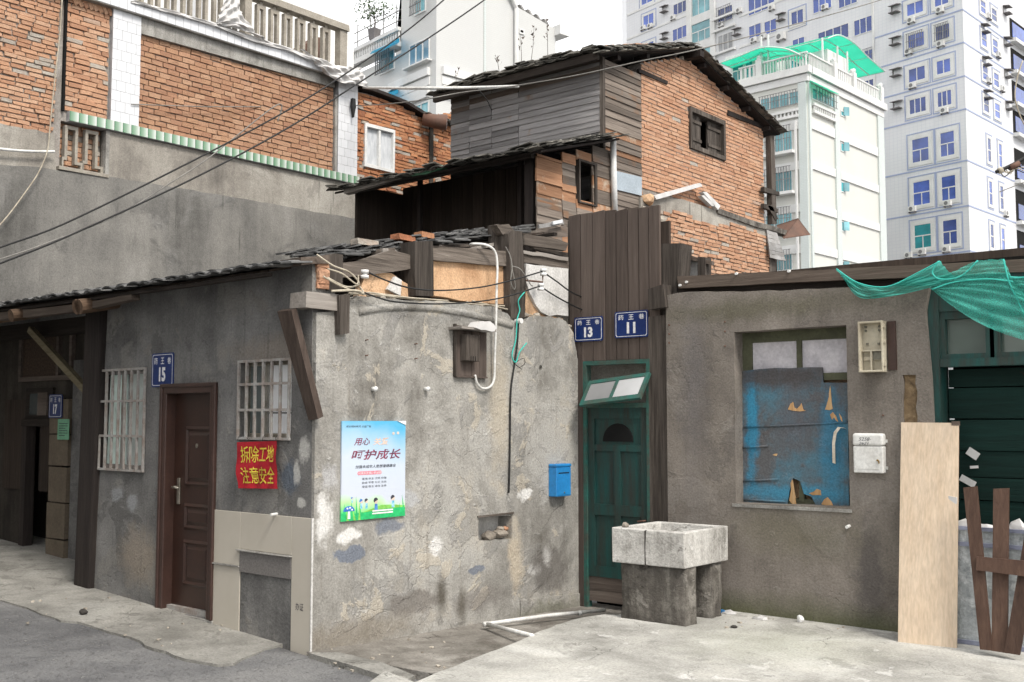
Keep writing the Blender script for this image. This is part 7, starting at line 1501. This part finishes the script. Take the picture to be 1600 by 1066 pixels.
for pts, r, mt_, lab in (([(495, 398, .03), (520, 415, .05), (545, 425, .06), (560, 440, .06), (558, 446, .05), (540, 448, .04), (512, 434, .03)], .007, m_rope, 'pale looped wire in the tangle above the beam end'), ([(512, 420, .04), (535, 428, .06), (557, 444, .07), (560, 430, .07)], .006, m_rope, 'thin pale wire crossing the tangle above the corner'), ([(505, 432, .03), (530, 446, .05), (556, 456, .06), (568, 458, .06), (562, 448, .05)], .007, m_rope, 'ochre wire hanging below the tangle above the corner'), ([(518, 455, .05), (545, 454, .07), (560, 455, .07), (568, 460, .05)], .01, m_rope, 'pale cord lying along the beam end'),
                      ([(790, 386, .02), (797, 400, .03), (800, 418, .04), (798, 440, .04), (803, 452, .04), (805, 445, .04), (800, 420, .04)], .005, m_greycable, 'grey looped wire on the rotten post'), ([(800, 416, .04), (812, 420, .05), (820, 430, .06), (830, 446, .07), (832, 446, .06)], .005, m_greycable, 'grey wire from the rotten post to the insulators'),
                      ([(820, 456, .03), (810, 470, .03), (812, 485, .03), (808, 500, .03), (806, 530, .03), (800, 556, .03), (806, 566, .03), (812, 550, .04), (823, 536, .05)], .006, m_tealrope, 'green cord knotted round the dark cable on the middle wall'),
                      ([(810, 505, .03), (808, 540, .02), (803, 575, .015), (798, 615, .015), (797, 680, .015), (796, 740, .015), (795, 770, .015)], .008, m_cable, 'dark cable running down the middle wall below the rotten post'), ([(806, 566, .03), (818, 560, .04), (820, 568, .04), (812, 574, .03), (806, 570, .03), (815, 577, .03)], .003, m_cable, 'tiny curled wire below the green knot')):
    cable('loose_wire', m3(*pts), r, mt_, lab, 'wire')
ti = m3((809, 502, .02))[0]; tag(MB().tube([ti - V((.03, 0, 0)), ti + V((.045, 0, 0))], .024, 10).build('wall_insulator', m_white), 'small white insulator at the wall top where the dark cable starts', 'insulator')
for i, (x, y, w_) in enumerate(((582, 608, 'left'), (664, 608, 'right'))):
    q = m3((x, y, 0))[0]; tag(MB().tube([q - V((.01, 0, 0)), q + V((.02, 0, 0)), q + V((.045, 0, 0))], .016, 8, .02).build('porcelain_knob', m_white, None, True), w_ + ' white porcelain wall knob above the poster', 'insulator')
for i, (x, y, w_) in enumerate(((571, 532, 'upper left'), (571, 556, 'lower left'), (648, 538, 'upper right'), (648, 561, 'lower right'))):
    q = m3((x, y, 0))[0]; tag(MB().tube([q - V((.01, 0, 0)), q + V((.03, 0, .004))], .005, 6).build('iron_nail', m_ironsh), w_ + ' rusty nail of four in the upper middle wall', 'nail')
# cable bundle at the right edge
bd = thing('cable_bundle', 'taped black cable end with frayed wires entering at the right edge', 'cable', tuple(wp(1580, 260, 6)))
MB().tube(smooth_path(run([(1556, 269, 6), (1575, 261, 6), (1600, 248, 6), (1660, 215, 6), (1850, 120, 6.6), (2300, -60, 8)]), 5), .010, 8).build('main_cable', m_cable, bd, True); MB().tube(run([(1578, 262, 6), (1592, 255, 6)]), .017, 8).build('tape_wrap', m_ironsh, bd, True); MB().tube(run([(1560, 268, 6), (1566, 265, 6)]), .017, 8).build('tape_wrap', m_rope, bd, True)
for k in range(5): MB().tube(smooth_path(run([(1562 + 3 * k, 267 - k, 6), (1570 + 3 * k, 272 + rj(4), 6 + rj(.05)), (1585, 262 + rj(4), 6), (1600, 258 + 3 * k, 6)]), 4), .003, 5).build('loose_strand', m_rope if k % 2 else m_cable, bd, True)
MB().tube(smooth_path(run([(1598, 95, 6), (1590, 120, 6), (1586, 150, 6), (1592, 175, 6), (1605, 200, 6), (1640, 226, 6)]), 5), .004, 5).build('hanging_wire', m_rope, bd, True)
cable('thin_cable', run([(1562, 300, 6.2), (1600, 285, 6.2), (1660, 262, 6.2), (1850, 190, 6.8), (2300, 20, 8)]), .003, m_greycable, 'thin grey wire below the cable bundle at the right edge')

# unseen white tiled building, added to shade the left facade and show in its panes
ob_ = thing('added_shade_building', 'unseen white tiled building added across the alley to shade the brown steel door side', 'building', (-10, -9, 0))
MB().box((-30, -16, -.2), (1.0, -6.8, 7.5)).build('wall', m_wb, ob_); MB().box((-30.3, -16.3, 7.5), (1.3, -6.5, 7.9)).build('roof', m_conc, ob_)
for i in range(7):
    for j in range(2):
        x = -28 + i * 3.9; z = 1.2 + j * 3.3; f_ = Face((0, -6.8, 0), (-1, 0, 0)); fwin(ob_, f_, -x - 1.4, -x, z, z + 1.6, g=m_pane)
